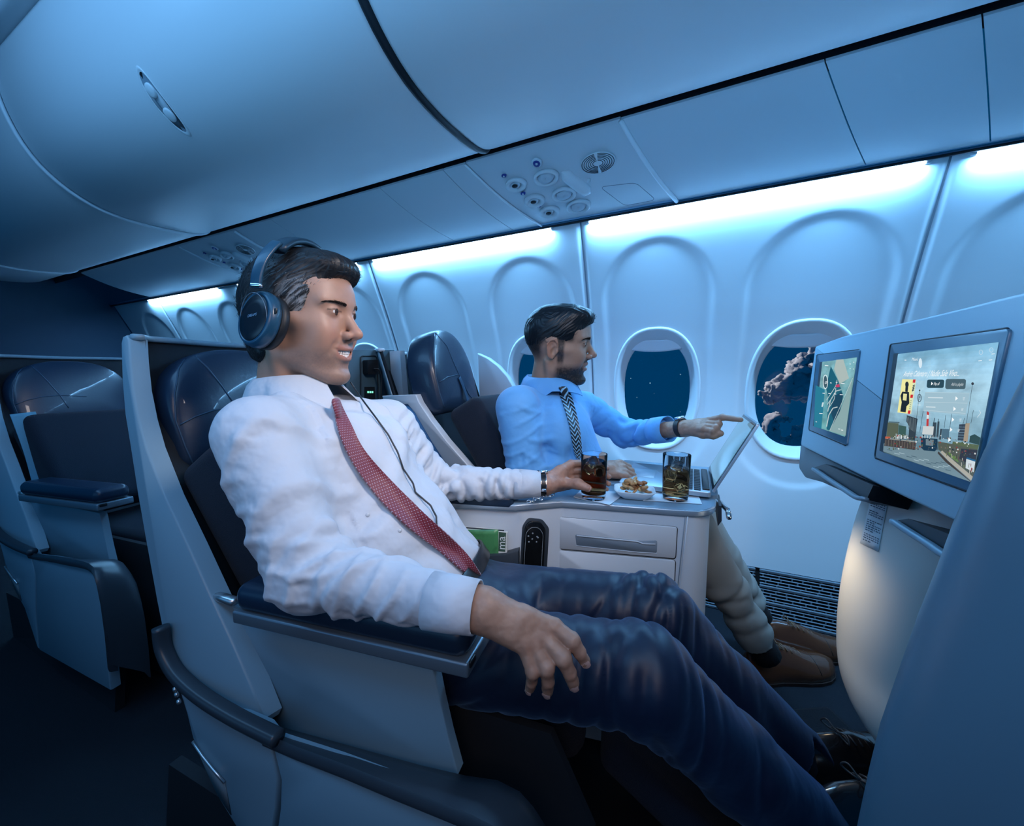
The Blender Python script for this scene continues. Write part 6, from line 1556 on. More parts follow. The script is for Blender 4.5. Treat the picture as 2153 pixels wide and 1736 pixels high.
S1.cone(J1['shR'], J1['elR'] + Vector((-.005, 0, .005)), .060, .050, .03); S1.cone(J1['elR'] + Vector((-.0, 0, .004)), J1['wrR'].lerp(J1['elR'], .22), .046, .0315, .02); S1.ell(tuple(J1['elR'] + Vector((-.0, .0, .002))), (.049, .046, .042), .02)
S1.cone(J1['shL'], J1['elL'], .058, .050, .03); S1.cone(J1['elL'], J1['wrL'].lerp(J1['elL'], .20), .047, .036, .02)
# open the neck
S1.cone(PM1.v(-3.2, 0, -14.5), PM1.v(-2.2, 0, -6), .058, .064, .006, '-')
SV, SQ = S1.mesh(); SV = vsmooth(SV, SQ, 2, .5)
N = vnormals(SV, SQ)
def near(V, a, b, r): a, b = np.array(a), np.array(b); ab = b - a; t = np.clip(((V - a) @ ab) / (ab @ ab), 0, 1); return np.linalg.norm(V - a - np.outer(t, ab), axis=1) < r
armR = near(SV, J1['shR'], J1['elR'], .082) | near(SV, J1['elR'], J1['wrR'], .07); armL = near(SV, J1['shL'], J1['elL'], .074) | near(SV, J1['elL'], J1['wrL'], .066)
tors = ~(armR | armL)
tw = tors * 1.0
SV = drape(SV, N, (.60, -.35, -.55), 1.0, 11.0, .010, 31, tw, -4.0); N = vnormals(SV, SQ)
SV = drape(SV, N, (.25, .85, -.40), 1.2, 19.0, .008, 37, tw, 3.0); N = vnormals(SV, SQ)
SV = limb_folds(SV, N, J1['shR'], J1['elR'], .062, 3.0, .008, 3, 2.2, -.1, 1.3, -3.5); N = vnormals(SV, SQ)
SV = limb_folds(SV, N, J1['elR'], J1['wrR'], .050, 4.4, .0085, 8, 2.6, -.3, .84, -3.5); N = vnormals(SV, SQ)
SV = limb_folds(SV, N, J1['shL'], J1['elL'], .058, 4.0, .011, 5, 1.9, -.1, 1.3, 3.0); N = vnormals(SV, SQ)
SV = limb_folds(SV, N, J1['elL'], J1['wrL'], .045, 7.0, .0105, 9, 1.0, -.25, .86, 2.6); N = vnormals(SV, SQ)
SV = SV + N * ((fbm(SV, 55, 2, 77) - .5) * .0014)[:, None]
shirt1 = mk('shirt', SV, SQ, M_shirt1, man1); T1 = bvh(SV, SQ)
fd = (J1['wrR'] - J1['elR']).normalized()
sleeve_cuff(atY(905, 1262, .352), atY(1004, 1277, .366), .0318, .0300, M_shirt1, 'cuff', shirt1)
sleeve_cuff(J1['wrL'].lerp(J1['elL'], .24), J1['wrL'] + Vector((-.002, -.001, 0)), .0355, .0315, M_shirt1, 'cuff', shirt1)
# collar: swept round the neck, tips at the front
def collar(cen, ax, fr, rt, hb, hf, tip, m, parent, gap=14, flare=.020, th=.0022, tree=None):
    ax, fr = Vector(ax).normalized(), Vector(fr); fr = (fr - ax * fr.dot(ax)).normalized(); sd = ax.cross(fr); G1 = []; n = 34
    for sg in (1, -1):
        G = []
        for i in range(n // 2 + 1):
            a = math.radians(gap + (180 - gap) * (1 - i / (n // 2))); f = 1 - a / PI
            c, s_ = math.cos(a), math.sin(a) * sg; rad = fr * c * 1.08 + sd * s_ * .98
            top = cen + rad * rt + ax * (hb * (1 - f) + hf * f - hf); k = max(0, (f - .55) / .45) ** 2
            low = cen + rad * (rt + flare + .010 * k) + ax * (hb * (1 - f) + hf * f - hf - .040 - tip * k) + sd * sg * (.022 * k)
            mid = (top + low) * .5 + rad * .0045; inn = top - ax * .030 - rad * .003
            if tree is not None:
                q_ = tree.find_nearest(low)
                if q_[0] is not None and q_[3] < .016: low = q_[0] + (low - q_[0]).normalized() * .0035 if (low - q_[0]).dot(q_[1]) > 0 else q_[0] + q_[1] * .0035
                mid = (top + low) * .5 + rad * .0045
            G.append([inn, top - ax * .004 - rad * .002, top, top.lerp(mid, .5) + rad * .003, mid, low.lerp(mid, .5) + rad * .001, low])
        V, F = sheet(G, th); G1.append((V, F))
    mb = MB()
    for V, F in G1: mb.add(V, F)
    return mb.build('collar', m, parent, autos=50)
ncx = PM1.v(-2.6, 0, -11.0)
collar(ncx + Vector((.014, .0, -.012)), (-.28, -.08, 1), (.95, .30, 0), .0595, .010, -.026, .046, M_shirt1, shirt1, 9, .026, tree=T1)
# red tie laid on the shirt
def tie(tree, rows, m, parent, name, off=.008, th=.0035):
    G = []; O = Vector((0, 0, CH)); raw = []
    for (xl, yl, xr, yr) in rows:
        row = [(xl + (xr - xl) * j / 6, yl + (yr - yl) * j / 6) for j in range(7)]; row = [(x, y, hit(tree, x, y, off)) for x, y in row]
        d = [(p - O).length for x, y, p in row if p is not None]; raw.append((row, min(d) if d else None))
    ok = [k for k, r in enumerate(raw) if r[1] is not None]
    for k, (row, dm) in enumerate(raw):
        if dm is None: dm = raw[min(ok, key=lambda q: abs(q - k))][1]
        G.append([O + Vector(ray(x, y)).normalized() * (min((p - O).length, dm + .015) if p is not None else dm) for x, y, p in row])
    G = [list(r) for r in zip(*[sm(col, 4) for col in zip(*G)])]
    V, F = sheet(G, .001); n = len(G) * 7
    V, F = sheet(G, th if polynormal([G[0][0], G[0][6], G[3][3]]).dot(Vector((0, 0, 0))) == 0 else th)
    return mk(name, V, F, m, parent, autos=60), G
mt = bpy.data.materials.new('red_tie_print'); mt.use_nodes = True; t_ = mt.node_tree; bs = t_.nodes['Principled BSDF']; bs.inputs['Roughness'].default_value = .55; bs.inputs['Sheen Weight'].default_value = .3
uv = t_.nodes.new('ShaderNodeUVMap'); mp = t_.nodes.new('ShaderNodeMapping'); mp.inputs['Scale'].default_value = (9, 92, 1); t_.links.new(uv.outputs[0], mp.inputs[0])
sx = t_.nodes.new('ShaderNodeSeparateXYZ'); t_.links.new(mp.outputs[0], sx.inputs[0])
def mnode(op, a, b=None):
    n = t_.nodes.new('ShaderNodeMath'); n.operation = op
    for i, q in enumerate((a, b)):
        if q is None: continue
        if isinstance(q, (int, float)): n.inputs[i].default_value = q
        else: t_.links.new(q, n.inputs[i])
    return n.outputs[0]
fx = mnode('FRACT', mnode('ADD', sx.outputs[0], mnode('MULTIPLY', mnode('FLOOR', sx.outputs[1]), .5))); fy = mnode('FRACT', sx.outputs[1])
dd = mnode('ADD', mnode('POWER', mnode('SUBTRACT', fx, .5), 2), mnode('POWER', mnode('SUBTRACT', fy, .5), 2)); dot = mnode('LESS_THAN', dd, .026)
mxx = t_.nodes.new('ShaderNodeMix'); mxx.data_type = 'RGBA'; mxx.inputs[6].default_value = (.15, .005, .020, 1); mxx.inputs[7].default_value = (.45, .40, .48, 1); t_.links.new(dot, mxx.inputs[0]); t_.links.new(mxx.outputs[2], bs.inputs['Base Color'])
rowsT = [(699, 846, 714, 844), (702, 866, 722, 862), (706, 890, 733, 888), (713, 915, 746, 910), (725, 945, 760, 938), (744, 980, 782, 966), (765, 1010, 808, 994), (790, 1042, 836, 1024), (815, 1070, 865, 1052), (843, 1097, 893, 1080), (870, 1120, 922, 1105), (897, 1140, 948, 1128), (922, 1158, 968, 1148), (948, 1180, 990, 1172), (972, 1203, 1005, 1196), (996, 1214, 1014, 1210), (1018, 1224, 1022, 1222)]
def uvmap(o, nrow, ncol=7):
    me = o.data; uvl = me.uv_layers.new(name='UVMap'); n = nrow * ncol
    for lp_ in me.loops:
        i = lp_.vertex_index % n; uvl.data[lp_.index].uv = ((i % ncol) / (ncol - 1), (i // ncol) / (nrow - 1))
ti, G = tie(T1, [tuple(np.array(rowsT[i]) * (1 - f) + np.array(rowsT[i + 1]) * f) for i in range(len(rowsT) - 1) for f in (0, .34, .67)] + [rowsT[-1]], mt, man1, 'necktie'); uvmap(ti, len(G)); ti['label'] = 'deep red tie with rows of small white dots'
k2 = hit(T1, 712, 874, .012) or G[4][3]; k1 = Vector((0, 0, CH)) + Vector(ray(705, 838)).normalized() * ((k2 - Vector((0, 0, CH))).length + .006)
V, F = loft([[k1.lerp(k2, t) + Vector((.27, .13, .0)).normalized().cross(Vector((0, 0, 1))) * math.cos(a) * w + Vector((.8, -.1, .35)) * math.sin(a) * w * .5 for a in [2 * PI * q / 14 for q in range(14)]] for t, w in ((0, .011), (.15, .0145), (.6, .0125), (1, .0095), (1.1, .007))], True, True); kn = mk('tie_knot', V, F, mt, ti); me = kn.data; uvl = me.uv_layers.new(name='UVMap')
for lp_ in me.loops: i = lp_.vertex_index; uvl.data[lp_.index].uv = ((i % 14) / 7, .12 * (i // 14) / 4)
for (x, y) in ((862, 1103), (795, 1070)):
    p = hit(T1, x - 22, y + 12, .0008)
    if p: V, F = disc_ring(p, -Vector(ray(x, y)).normalized(), [(.0034, 0), (.003, .001), (0, .0009)], 12); mk('shirt_button', V, F, mat('button_pearl', (.5, .53, .56), .3), shirt1)
# trousers
TR1 = SDF((-.62, .36, .14), (.28, .95, .64), .0042)
TR1.ell(tuple(J1['pelvis'] + Vector((-.01, 0, -.015))), (.125, .160, .085), 0); TR1.cone(J1['hipR'] + Vector((-.02, 0, 0)), J1['knR'], .078, .062, .03); TR1.cone(J1['hipL'] + Vector((-.02, 0, 0)), J1['knL'], .078, .062, .03)
TR1.cone(J1['pelvis'] + Vector((.02, 0, .0)), (-.30, .575, .50), .09, .06, .05)
for kn_, an in (('knR', 'anR'), ('knL', 'anL')):
    TR1.cone(J1[kn_], J1[kn_].lerp(J1[an], .5), .062, .056, .02); TR1.cone(J1[kn_].lerp(J1[an], .5), J1[an] + (J1[an] - J1[kn_]).normalized() * .03, .058, .060, .02)
for an, kn_ in (('anR', 'knR'), ('anL', 'knL')):
    d = (J1[an] - J1[kn_]).normalized(); p = J1[an] + d * .012
    e = (TR1.X - p.x) * d.x + (TR1.Y - p.y) * d.y + (TR1.Z - p.z) * d.z; m_ = ((TR1.X - p.x) ** 2 + (TR1.Y - p.y) ** 2 + (TR1.Z - p.z) ** 2) < .13 ** 2
    TR1.d = np.where(m_, np.maximum(TR1.d, e), TR1.d)
TV, TQ = TR1.mesh(); TV = vsmooth(TV, TQ, 1, .5); N = vnormals(TV, TQ)
for kn_, hp, an, sd_ in (('knR', 'hipR', 'anR', 3), ('knL', 'hipL', 'anL', 9)):
    th = soft(TV, J1[hp], J1[kn_], .11); sh = soft(TV, J1[kn_], J1[an], .095)
    kd = np.exp(-(np.linalg.norm(TV - np.array(J1[kn_]), axis=1) / .15) ** 2)
    ax_ = np.array(J1[an]) - np.array(J1[kn_]); ax_ /= np.linalg.norm(ax_)
    TV = drape(TV, N, ax_ + np.array((-.35, 0, .1)), 1.0, 22.0, .0085, sd_, sh * (.55 + .45 * kd), 2.6); N = vnormals(TV, TQ)
    TV = drape(TV, N, (.15, .1, 1.0), 1.8, 30.0, .006, sd_ + 40, kd, 3.0); N = vnormals(TV, TQ)
    TV = drape(TV, N, (.55, .25, .65), 1.5, 27.0, .0085, sd_ + 20, th * (1 - sh) * (.35 + .65 * kd), 3.5); N = vnormals(TV, TQ)
TV = drape(TV, N, (.3, .9, .1), 3.0, 15.0, .008, 55, smstep(-TV[:, 0], .25, .40), 2.0); N = vnormals(TV, TQ)

trou1 = mk('trousers', TV, TQ, M_trou1, man1)
TT1 = bvh(TV, TQ)
# belt and buckle where the shirt lifts
def offring(c, fr_, sd_, up_, a_, b_, n=40): return [c + fr_ * (a_ * math.cos(2 * PI * k / n)) + sd_ * (b_ * math.sin(2 * PI * k / n)) for k in range(n)]
bc = J1['pelvis'] + Vector((.0, .0, .022)); V, F = tube(offring(bc, ft, lt_, sp, .106, .160), 1, closed=True, flat=(.004, .030), up=sp); bl_ = mk('belt', V, F, M_belt, trou1)
bq = [hit(TT1, x, y, .012) for x, y in ((940, 1206), (965, 1206), (966, 1222), (944, 1224))]
if all(bq): V, F = tube(roundpoly(bq, .003), .0022, 6, closed=True); mk('buckle', V, F, M_chrome, bl_)
# socks and shoes
M_sock = mat('dark_sock', (.012, .020, .034), .9, bump=(900, .5, .0008))
for q in 'RL':
    a, b = J1['kn' + q].lerp(J1['an' + q], .93), J1['an' + q] + (J1['an' + q] - J1['kn' + q]).normalized() * .055
    V, F = tube(spline([a, a.lerp(b, .5), b, b + Vector((.05, .03, -.015))], 4), .043, 16); mk('sock', V, F, M_sock, man1)
M_blk = mat('black_leather', (.010, .010, .012), .22, coat=.5, bump=(300, .1, .0006)); M_sole = mat('shoe_sole', (.012, .010, .010), .6)
h_ = atY(1668, 1668, .775); tq = h_ + Vector((.225, .155, .015)); s1 = shoe(None, h_, tq, (-.25, -.12, 1), .27, .105, .105, M_blk, M_sole, 'black lace-up shoe on the far foot of the headphone wearer', mat('black_lace', (.02, .022, .026), .5), group='black shoes of the headphone wearer')
h2_ = atY(1700, 1800, .64); tq2 = h2_ + Vector((.225, .155, .015)); s2 = shoe(None, h2_, tq2, (-.25, -.12, 1), .27, .105, .105, M_blk, M_sole, 'black lace-up shoe of the near foot, cut by the bottom edge', MATS['black_lace'], group='black shoes of the headphone wearer')
zf = min(h_.z, h2_.z) - .012
ft_ = empty('footrest', (.2, .8, 0), 'dark carpeted step under the black shoes', 'footrest'); V, F = bev_box((.22, .80, zf / 2 - .002), (.42, .36, zf - .004), .01, 2, Matrix.Rotation(math.radians(30), 3, 'Z')); mk('step', V, F, M_carpet, ft_)

# headphones
hp = empty('headphones', tuple(PM1.v(0, 0, 0)), 'dark blue over-ear headphones worn by the man in the white shirt', 'headphones')
M_hp = mat('headphone_body', (.010, .055, .105), .34, coat=.2); M_hpd = mat('headphone_face', (.004, .007, .013), .35); M_pad = mat('ear_pad', (.006, .008, .011), .5)
for e in (-1, 1):
    c = PM1.v(-.3, e * 10.2, -.5); n = (PM1.v(-.9, e * 12, -.1) - c).normalized(); ref = (PM1.v(0, e * 10.2, 5) - PM1.v(0, e * 10.2, 0)).normalized()
    V, F = disc_ring(c - n * .026, n, [(.034, 0), (.041, .003), (.0425, .010), (.040, .016), (.030, .017)], 40, ref, 1.1, .98); pdp = mk('ear_pad', V, F, M_pad, hp)
    V, F = disc_ring(c - n * .010, n, [(.036, 0), (.0415, .002), (.0425, .008), (.0415, .016), (.0385, .0205), (.035, .0212), (.0345, .0200), (0, .0200)], 48, ref, 1.12, .98); cup = mk('ear_cup', V, F, M_hp, hp)
    V, F = disc_ring(c + n * .010, n, [(.0345, 0), (.0338, .0012), (.02, .0022), (0, .0026)], 48, ref, 1.12, .98); fc = mk('cup_face', V, F, M_hpd, cup)
    P = [c + n * .0105 + (ref * math.cos(a) * 1.12 + n.cross(ref) * math.sin(a) * .98) * .0348 for a in [2 * PI * k / 40 for k in range(40)]]; V, F = tube(P, .0006, 5, closed=True); mk('face_ring', V, F, mat('ring_grey', (.12, .17, .22), .3), cup)
    if e < 0:
        tv, tf = text2d('DREAMS', .0062, 'CENTER', squeeze=.95); fxv = (PM1.v(5, -10, 0) - PM1.v(0, -10, 0)).normalized(); fxv = (fxv - n * fxv.dot(n)).normalized(); uv_ = n.cross(fxv)
        if uv_.z < 0: uv_ = -uv_
        fxv = (fxv + uv_ * .14).normalized()
        mk('printed_name', [c + n * .0131 + fxv * x + uv_ * (y + .001) for x, y in tv], tf, mat('print_blue', (.25, .40, .55), .4), fc, False)
        V, F = bev_box((0, 0, 0), (.008, .003, .009), .001, 2); R = Matrix((fxv, n, uv_)).transposed(); mk('cup_port', [c + n * .004 + fxv * .0405 + uv_ * .006 + R @ v for v in V], F, M_black, cup)
    # yoke, slider, metal ring
    Y0 = [PM1.v(-.35, e * 10.9, 4.4), PM1.v(-.35, e * 10.9, 5.6), PM1.v(-.30, e * 10.6, 7.2), PM1.v(-.1, e * 9.9, 9.2), PM1.v(.2, e * 8.6, 11.2), PM1.v(.4, e * 7.4, 12.5)]
    V, F = tube(spline(Y0, 5), 1, flat=(.006, .0185) if False else (.0185, .0065), up=tuple((PM1.v(0, e * 12, 8) - PM1.v(0, e * 9, 7)).normalized())); mk('slider_arm', V, F, M_hp, hp)
    V, F = tube([PM1.v(-.35, e * 10.9, 4.5), PM1.v(-.35, e * 10.9, 5.1)], 1, flat=(.0200, .0082), up=tuple((PM1.v(0, e * 12, 5) - PM1.v(0, e * 9, 5)).normalized())); mk('metal_collar', V, F, M_chrome, hp)
B0 = [PM1.v(.3 + .2 * math.sin(t), 9.0 * math.cos(t), 7.0 + 7.55 * math.sin(t)) for t in [math.radians(q) for q in range(34, 147, 8)]]
cen_ = PM1.v(.3, 0, 6)
Vs = []; rings = []
for i, p in enumerate(B0):
    tn = (B0[min(i + 1, len(B0) - 1)] - B0[max(i - 1, 0)]).normalized(); up_ = (p - cen_); up_ = (up_ - tn * up_.dot(tn)).normalized(); s_ = tn.cross(up_); w, h2 = .0145, .0062
    rings.append([p + s_ * math.copysign(abs(math.cos(a)) ** .6, math.cos(a)) * w + up_ * math.copysign(abs(math.sin(a)) ** .6, math.sin(a)) * h2 for a in [2 * PI * k / 16 for k in range(16)]])
V, F = loft(rings, True, True); mk('headband', V, F, mat('headband_skin', (.005, .024, .046), .38), hp)
# cable running down the shirt
cp = [(737, 803), (752, 826), (768, 848), (792, 880), (816, 913), (836, 950), (848, 985), (868, 1015), (874, 1035), (905, 1062), (917, 1085), (918, 1105)]
O_ = Vector((0, 0, CH)); cq = []
for a, b in zip(cp[:-1], cp[1:]): cq += [(a[0] + (b[0] - a[0]) * t / 3, a[1] + (b[1] - a[1]) * t / 3) for t in range(3)]
cq.append(cp[-1]); ds_ = [hit(T1, x, y, .0) for x, y in cq]; ds_ = [(p - O_).length if p is not None else None for p in ds_]; ds_ = [None if (d is not None and d > 1.02) else d for d in ds_]
dn = [k for k, d in enumerate(ds_) if d is not None]; ds_ = [d if d is not None else ds_[min(dn, key=lambda q: abs(q - k))] for k, d in enumerate(ds_)]
ds_ = [min(ds_[max(0, k - 2):k + 3]) for k in range(len(ds_))]; ds_ = [sum(ds_[max(0, k - 2):k + 3]) / len(ds_[max(0, k - 2):k + 3]) - .0045 for k in range(len(ds_))]
V, F = tube(spline([O_ + Vector(ray(*q)).normalized() * d for q, d in zip(cq, ds_)], 3), .0017, 7); cb = mk('audio_cable', V, F, mat('cable_black', (.012, .016, .022), .4), hp)
# watch and bracelet on the left wrist
def ringband(c, d, r, w, th, m, name, parent=None, n=36, oval=1.0):
    d = Vector(d).normalized(); u = Vector((0, 0, 1)); u = (u - d * u.dot(d)).normalized(); v = d.cross(u); P = [c + u * math.cos(2 * PI * k / n) * r * oval + v * math.sin(2 * PI * k / n) * r for k in range(n)]
    rings = []
    for k in range(n):
        o_ = (P[k] - c).normalized(); rings.append([P[k] + d * w / 2, P[k] + d * w / 2 + o_ * th, P[k] - d * w / 2 + o_ * th, P[k] - d * w / 2])
    rings.append(rings[0]); V, F = loft(rings, True, False); return mk(name, V, F, m, parent, autos=30)
wd = (J1['wrL'] - J1['elL']).normalized(); wc = J1['wrL'] + wd * .004
wt = empty('wristwatch', tuple(wc), 'black wristwatch at the white cuff of the headphone wearer', 'watch')
ringband(wc, wd, .0262, .013, .0028, M_black, 'strap', wt)
for sgn in (1, -1): ringband(wc + wd * .0062 * sgn, wd, .0266, .0014, .0032, M_chrome, 'strap_edge', wt)
fn = Vector((.15, .3, 1)).normalized(); fn = (fn - wd * fn.dot(wd)).normalized(); V, F = disc_ring(wc + fn * .0275, fn, [(.0135, 0), (.0142, .002), (.0138, .006), (.012, .007), (0, .007)], 28); mk('watch_case', V, F, M_chrome, wt)
fn2 = -wd.cross(Vector((0, 0, 1))).normalized(); 
if fn2.y > 0: fn2 = -fn2
V, F = bev_box(wc + fn2 * .0285 + Vector((0, 0, -.006)), (.014, .004, .008), .0015, 2); mk('clasp', V, F, M_chrome, wt)
br = empty('bracelet', tuple(wc), 'silver curb chain bracelet hanging below the watch', 'bracelet')
for k in range(9):
    p = atZ(1112 + k * 6.2, 1054 - k * 1.8 + 2 * math.sin(k * 2), .636 + .002 * (k % 2)); d = Vector((math.cos(.5 + k), math.sin(.5 + k), .3 * (-1) ** k)); V, F = tube([p + Vector((math.cos(a) * .0052, math.sin(a) * .0035, .002 * math.sin(a) * (-1) ** k)) for a in [2 * PI * q / 12 for q in range(12)]], .0012, 6, closed=True); mk('link', V, F, M_chrome, br)
#MAN2#
# ---------------------------------------------------------------- bearded man at the window seat
SK2 = (.36, .20, .135)
PM2 = Pose((-.3887, 1.1514, 1.0143), .2038, -.1095, .1973)
man2 = empty('person', (-.25, 1.2, .35), 'bearded man in light blue shirt pointing at the laptop screen', 'person')
HV2, HQ2, hx, hy, hz = build_head(eye=.72, smile=.55, jaw=1.04, nose_w=1.05, h=.0021); HC2 = head_colors(hx, hy, hz, HV2, SK2, 1.0, (.018, .015, .014), .55, True)
J2 = dict(neck=Vector((-.425, 1.15, .86)), chest=Vector((-.385, 1.165, .76)), belly=Vector((-.335, 1.18, .61)), pelvis=Vector((-.29, 1.20, .50)),
          shR=Vector((-.462, 1.005, .835)), elR=Vector((-.432, 1.000, .655)), wrR=Vector((-.245, 1.085, .655)), shL=Vector((-.345, 1.315, .815)), elL=atY(1318, 912, 1.40), wrL=atY(1432, 899, 1.262),
          hipR=Vector((-.29, 1.12, .47)), hipL=Vector((-.29, 1.29, .47)), knR=Vector((.005, 1.185, .49)), knL=Vector((.0, 1.37, .50)), anR=atY(1592, 1345, 1.275), anL=atY(1578, 1270, 1.44), toeR=atY(1700, 1400, 1.38), toeL=atY(1690, 1330, 1.52))
BV, BQ = body_core(J2); BC = np.tile(np.array(SK2), (len(BV), 1))
w = J2['wrR']; d = Vector((.86, .42, .02)).normalized(); ac = Vector((-.35, .70, .45)).normalized(); pn = d.cross(ac).normalized()
if pn.z > 0: pn = -pn
F3 = []
for i, q in enumerate((.028, .010, -.009, -.026)):
    m = w + d * (.082 - abs(q) * .2) + ac * q * 1.0; p_ = m + d * .026 + pn * .016; dp = p_ - d * .010 + pn * .020; F3.append([m, p_, dp, dp - d * .016 - pn * .002])
V3, Q3 = hand_mesh(w + d * .005, None, F3, [w + d * .02 + ac * .025, w + d * .050 + ac * .030 + pn * .020, w + d * .075 + ac * .022 + pn * .030], arm=w - d * .05, rw=.024, h=.0018)
w = J2['wrL']
F4 = [[Ap(1490, 884, 1.222), Ap(1519, 877, 1.202), Ap(1541, 880, 1.190), Ap(1557, 882, 1.180)], [Ap(1486, 891, 1.212), Ap(1511, 891, 1.195), Ap(1508, 901, 1.198), Ap(1496, 902, 1.203)],
      [Ap(1482, 897, 1.203), Ap(1506, 899, 1.186), Ap(1502, 908, 1.190), Ap(1491, 908, 1.196)], [Ap(1478, 902, 1.196), Ap(1499, 906, 1.180), Ap(1495, 912, 1.184), Ap(1486, 911, 1.190)]]
V4, Q4 = hand_mesh(w + Vector((.012, -.01, .0)), None, F4, [Ap(1450, 905, 1.235), Ap(1478, 913, 1.205), Ap(1500, 914, 1.190), Ap(1515, 911, 1.184)], arm=w + (J2['elL'] - w) * .45, rw=.024, rf=(.0088, .0070), h=.0018)
body2 = join_body([(PM2(HV2), HQ2, HC2), (BV, BQ, BC), (V3, Q3, hand_colors(V3, SK2)), (V4, Q4, hand_colors(V4, SK2))], 'body', M_skin, man2)
eye_parts(PM2, body2, M_eyew, M_iris, look=(0, -.35)); mk('teeth', PM2(np.array(tm.v) * np.array((1, .95, .8)) + np.array((0, 0, -.009))), tm.f, M_tooth, body2)
TH2 = bvh(HV2, HQ2)
for e in (-1, 1):
    v, f = hair_brow(e, 1.5, 320, 8, TH2); mk('eyebrow', PM2(np.array([tuple(q) for q in v])), f, M_brow, body2)
def hair2(s):
    s.ell(cm(-.3, 0, 6.0), cm(9.9, 7.75, 7.4), 0); s.ell(cm(-4.0, 0, 4.2), cm(6.9, 7.2, 7.6), .02); s.ell(cm(4.2, 0, 10.2), cm(5.4, 5.8, 3.0), .02); s.cone(cm(7.9, -2.6, 9.9), cm(8.1, 2.8, 9.9), .015, .015, .02)
    s.ell(cm(13.0, 0, 2.6), cm(8.4, 13, 6.2), .003, '-'); s.ell(cm(.5, 0, -6.4), cm(12.5, 14, 10.3), .003, '-'); s.ell(cm(-9.5, 0, -4), cm(4, 14, 4.2), .01, '-')
def comb2(P):
    x, y, z = P[:, 0] * 100, P[:, 1] * 100, P[:, 2] * 100; side = smstep(abs(y), 3.5, 7.0)
    return np.stack([-1.0 + .3 * side, .10 * np.sign(y), -.5 * side - .8 * smstep(-x, 2, 8)], 1) + .18 * np.stack([np.sin(y * 1.1 + z), np.sin(x), np.sin(x * .8 + y)], 1)
V, Q, rid, N, D = make_hair(hair2, (-.125, -.105, -.05), (.115, .105, .155), comb2, .0032, h=.0019, seed=13)
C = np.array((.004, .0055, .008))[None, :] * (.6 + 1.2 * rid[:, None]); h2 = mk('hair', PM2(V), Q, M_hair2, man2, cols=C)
vs, fs = strands(V, N, D, 700, .026, .0004, 15, N[:, 2] > -.2, 3, .0014); st_ = mk('loose_strands', PM2(np.array([tuple(q) for q in vs])), fs, mat('black_strand', (.006, .008, .012), .3), h2); st_['kind'] = 'stuff'
# beard: short dense hairs over the jaw and lip
bx, by, bz = HV2[:, 0] * 100, HV2[:, 1] * 100, HV2[:, 2] * 100; NH = vnormals(HV2, HQ2)
kb_ = (((bz < -3.4 - .28 * (bx < 6) + .0 * bx) & (bz > -11.5) & (bx > .3)) | ((bz < 0.5) & (bz > -5) & (bx > .8) & (bx < 2.2) & (abs(by) > 5)) | ((abs(bz + 3.15) < .45) & (bx > 8) & (abs(by) < 3.2))) & ~((bx > 8.0) & (bz > -6.6) & (bz < -3.7) & (abs(by) < 2.9)) & ~((bx > 5.2) & (bz > -4.8) & (bz < -3.0) & (abs(by) > 3.0))
DD = np.tile(np.array((.25, 0, -1.0)), (len(HV2), 1)); DD = DD - NH * (DD * NH).sum(1, keepdims=True); DD /= np.linalg.norm(DD, axis=1, keepdims=True) + 1e-9
vs, fs = strands(HV2, NH, DD, 2600, .0062, .00030, 25, kb_, 2, .0016); bd = mk('beard', PM2(np.array([tuple(q) for q in vs])), fs, mat('beard_hair', (.012, .010, .010), .5), body2); bd['kind'] = 'stuff'
sp = (J2['neck'] - J2['pelvis']).normalized(); lt_ = Vector((-.30, .955, 0)); lt_ = (lt_ - sp * lt_.dot(sp)).normalized(); ft = lt_.cross(sp).normalized()
if ft.x < 0: ft = -ft
MT = np.array([list(ft), list(lt_), list(sp)]).T
S2 = SDF((-.62, .90, .44), (.02, 1.52, .93), .0048)
S2.ell(tuple(J2['chest'] - sp * .012), (.100, .170, .130), 0, '+', MT); S2.ell(tuple(J2['belly'] + ft * .004), (.105, .150, .155), .04, '+', MT); S2.ell(tuple(J2['pelvis'] + Vector((0, 0, .02))), (.11, .155, .10), .04, '+', MT)
for q in 'RL': S2.cone(J2['sh' + q] + Vector((-.01, .06 if q == 'R' else -.06, .01)), J2['neck'] + Vector((-.002, 0, -.034)), .054, .050, .03)
S2.cone(J2['shR'], J2['elR'], .064, .054, .03); S2.cone(J2['elR'], J2['wrR'].lerp(J2['elR'], .12), .050, .038, .02)
S2.cone(J2['shL'], J2['elL'], .060, .048, .03); S2.cone(J2['elL'], J2['wrL'].lerp(J2['elL'], .40), .048, .040, .02)
S2.cone(PM2.v(-3.2, 0, -14.5), PM2.v(-2.2, 0, -6), .056, .062, .006, '-')
SV, SQ = S2.mesh(); SV = vsmooth(SV, SQ, 2, .5); N = vnormals(SV, SQ)
arm_ = near(SV, J2['shR'], J2['elR'], .075) | near(SV, J2['elR'], J2['wrR'], .066) | near(SV, J2['shL'], J2['elL'], .07) | near(SV, J2['elL'], J2['wrL'], .06)
SV = drape(SV, N, (.5, -.3, -.7), 1.2, 14.0, .008, 61, (~arm_) * 1.0, 3.0); N = vnormals(SV, SQ)
SV = limb_folds(SV, N, J2['shR'], J2['elR'], .062, 3.0, .007, 13, 2.2, -.1, 1.3, -3.5); N = vnormals(SV, SQ)
SV = limb_folds(SV, N, J2['elR'], J2['wrR'], .05, 3.0, .008, 18, 1.6, -.3, .95, 3.6); N = vnormals(SV, SQ)
SV = limb_folds(SV, N, J2['shL'], J2['elL'], .06, 2.4, .008, 15, 1.9, -.1, 1.3, 3.6); N = vnormals(SV, SQ)
SV = limb_folds(SV, N, J2['elL'], J2['wrL'], .05, 4.0, .008, 19, 1.5, -.2, .66, 3.2)
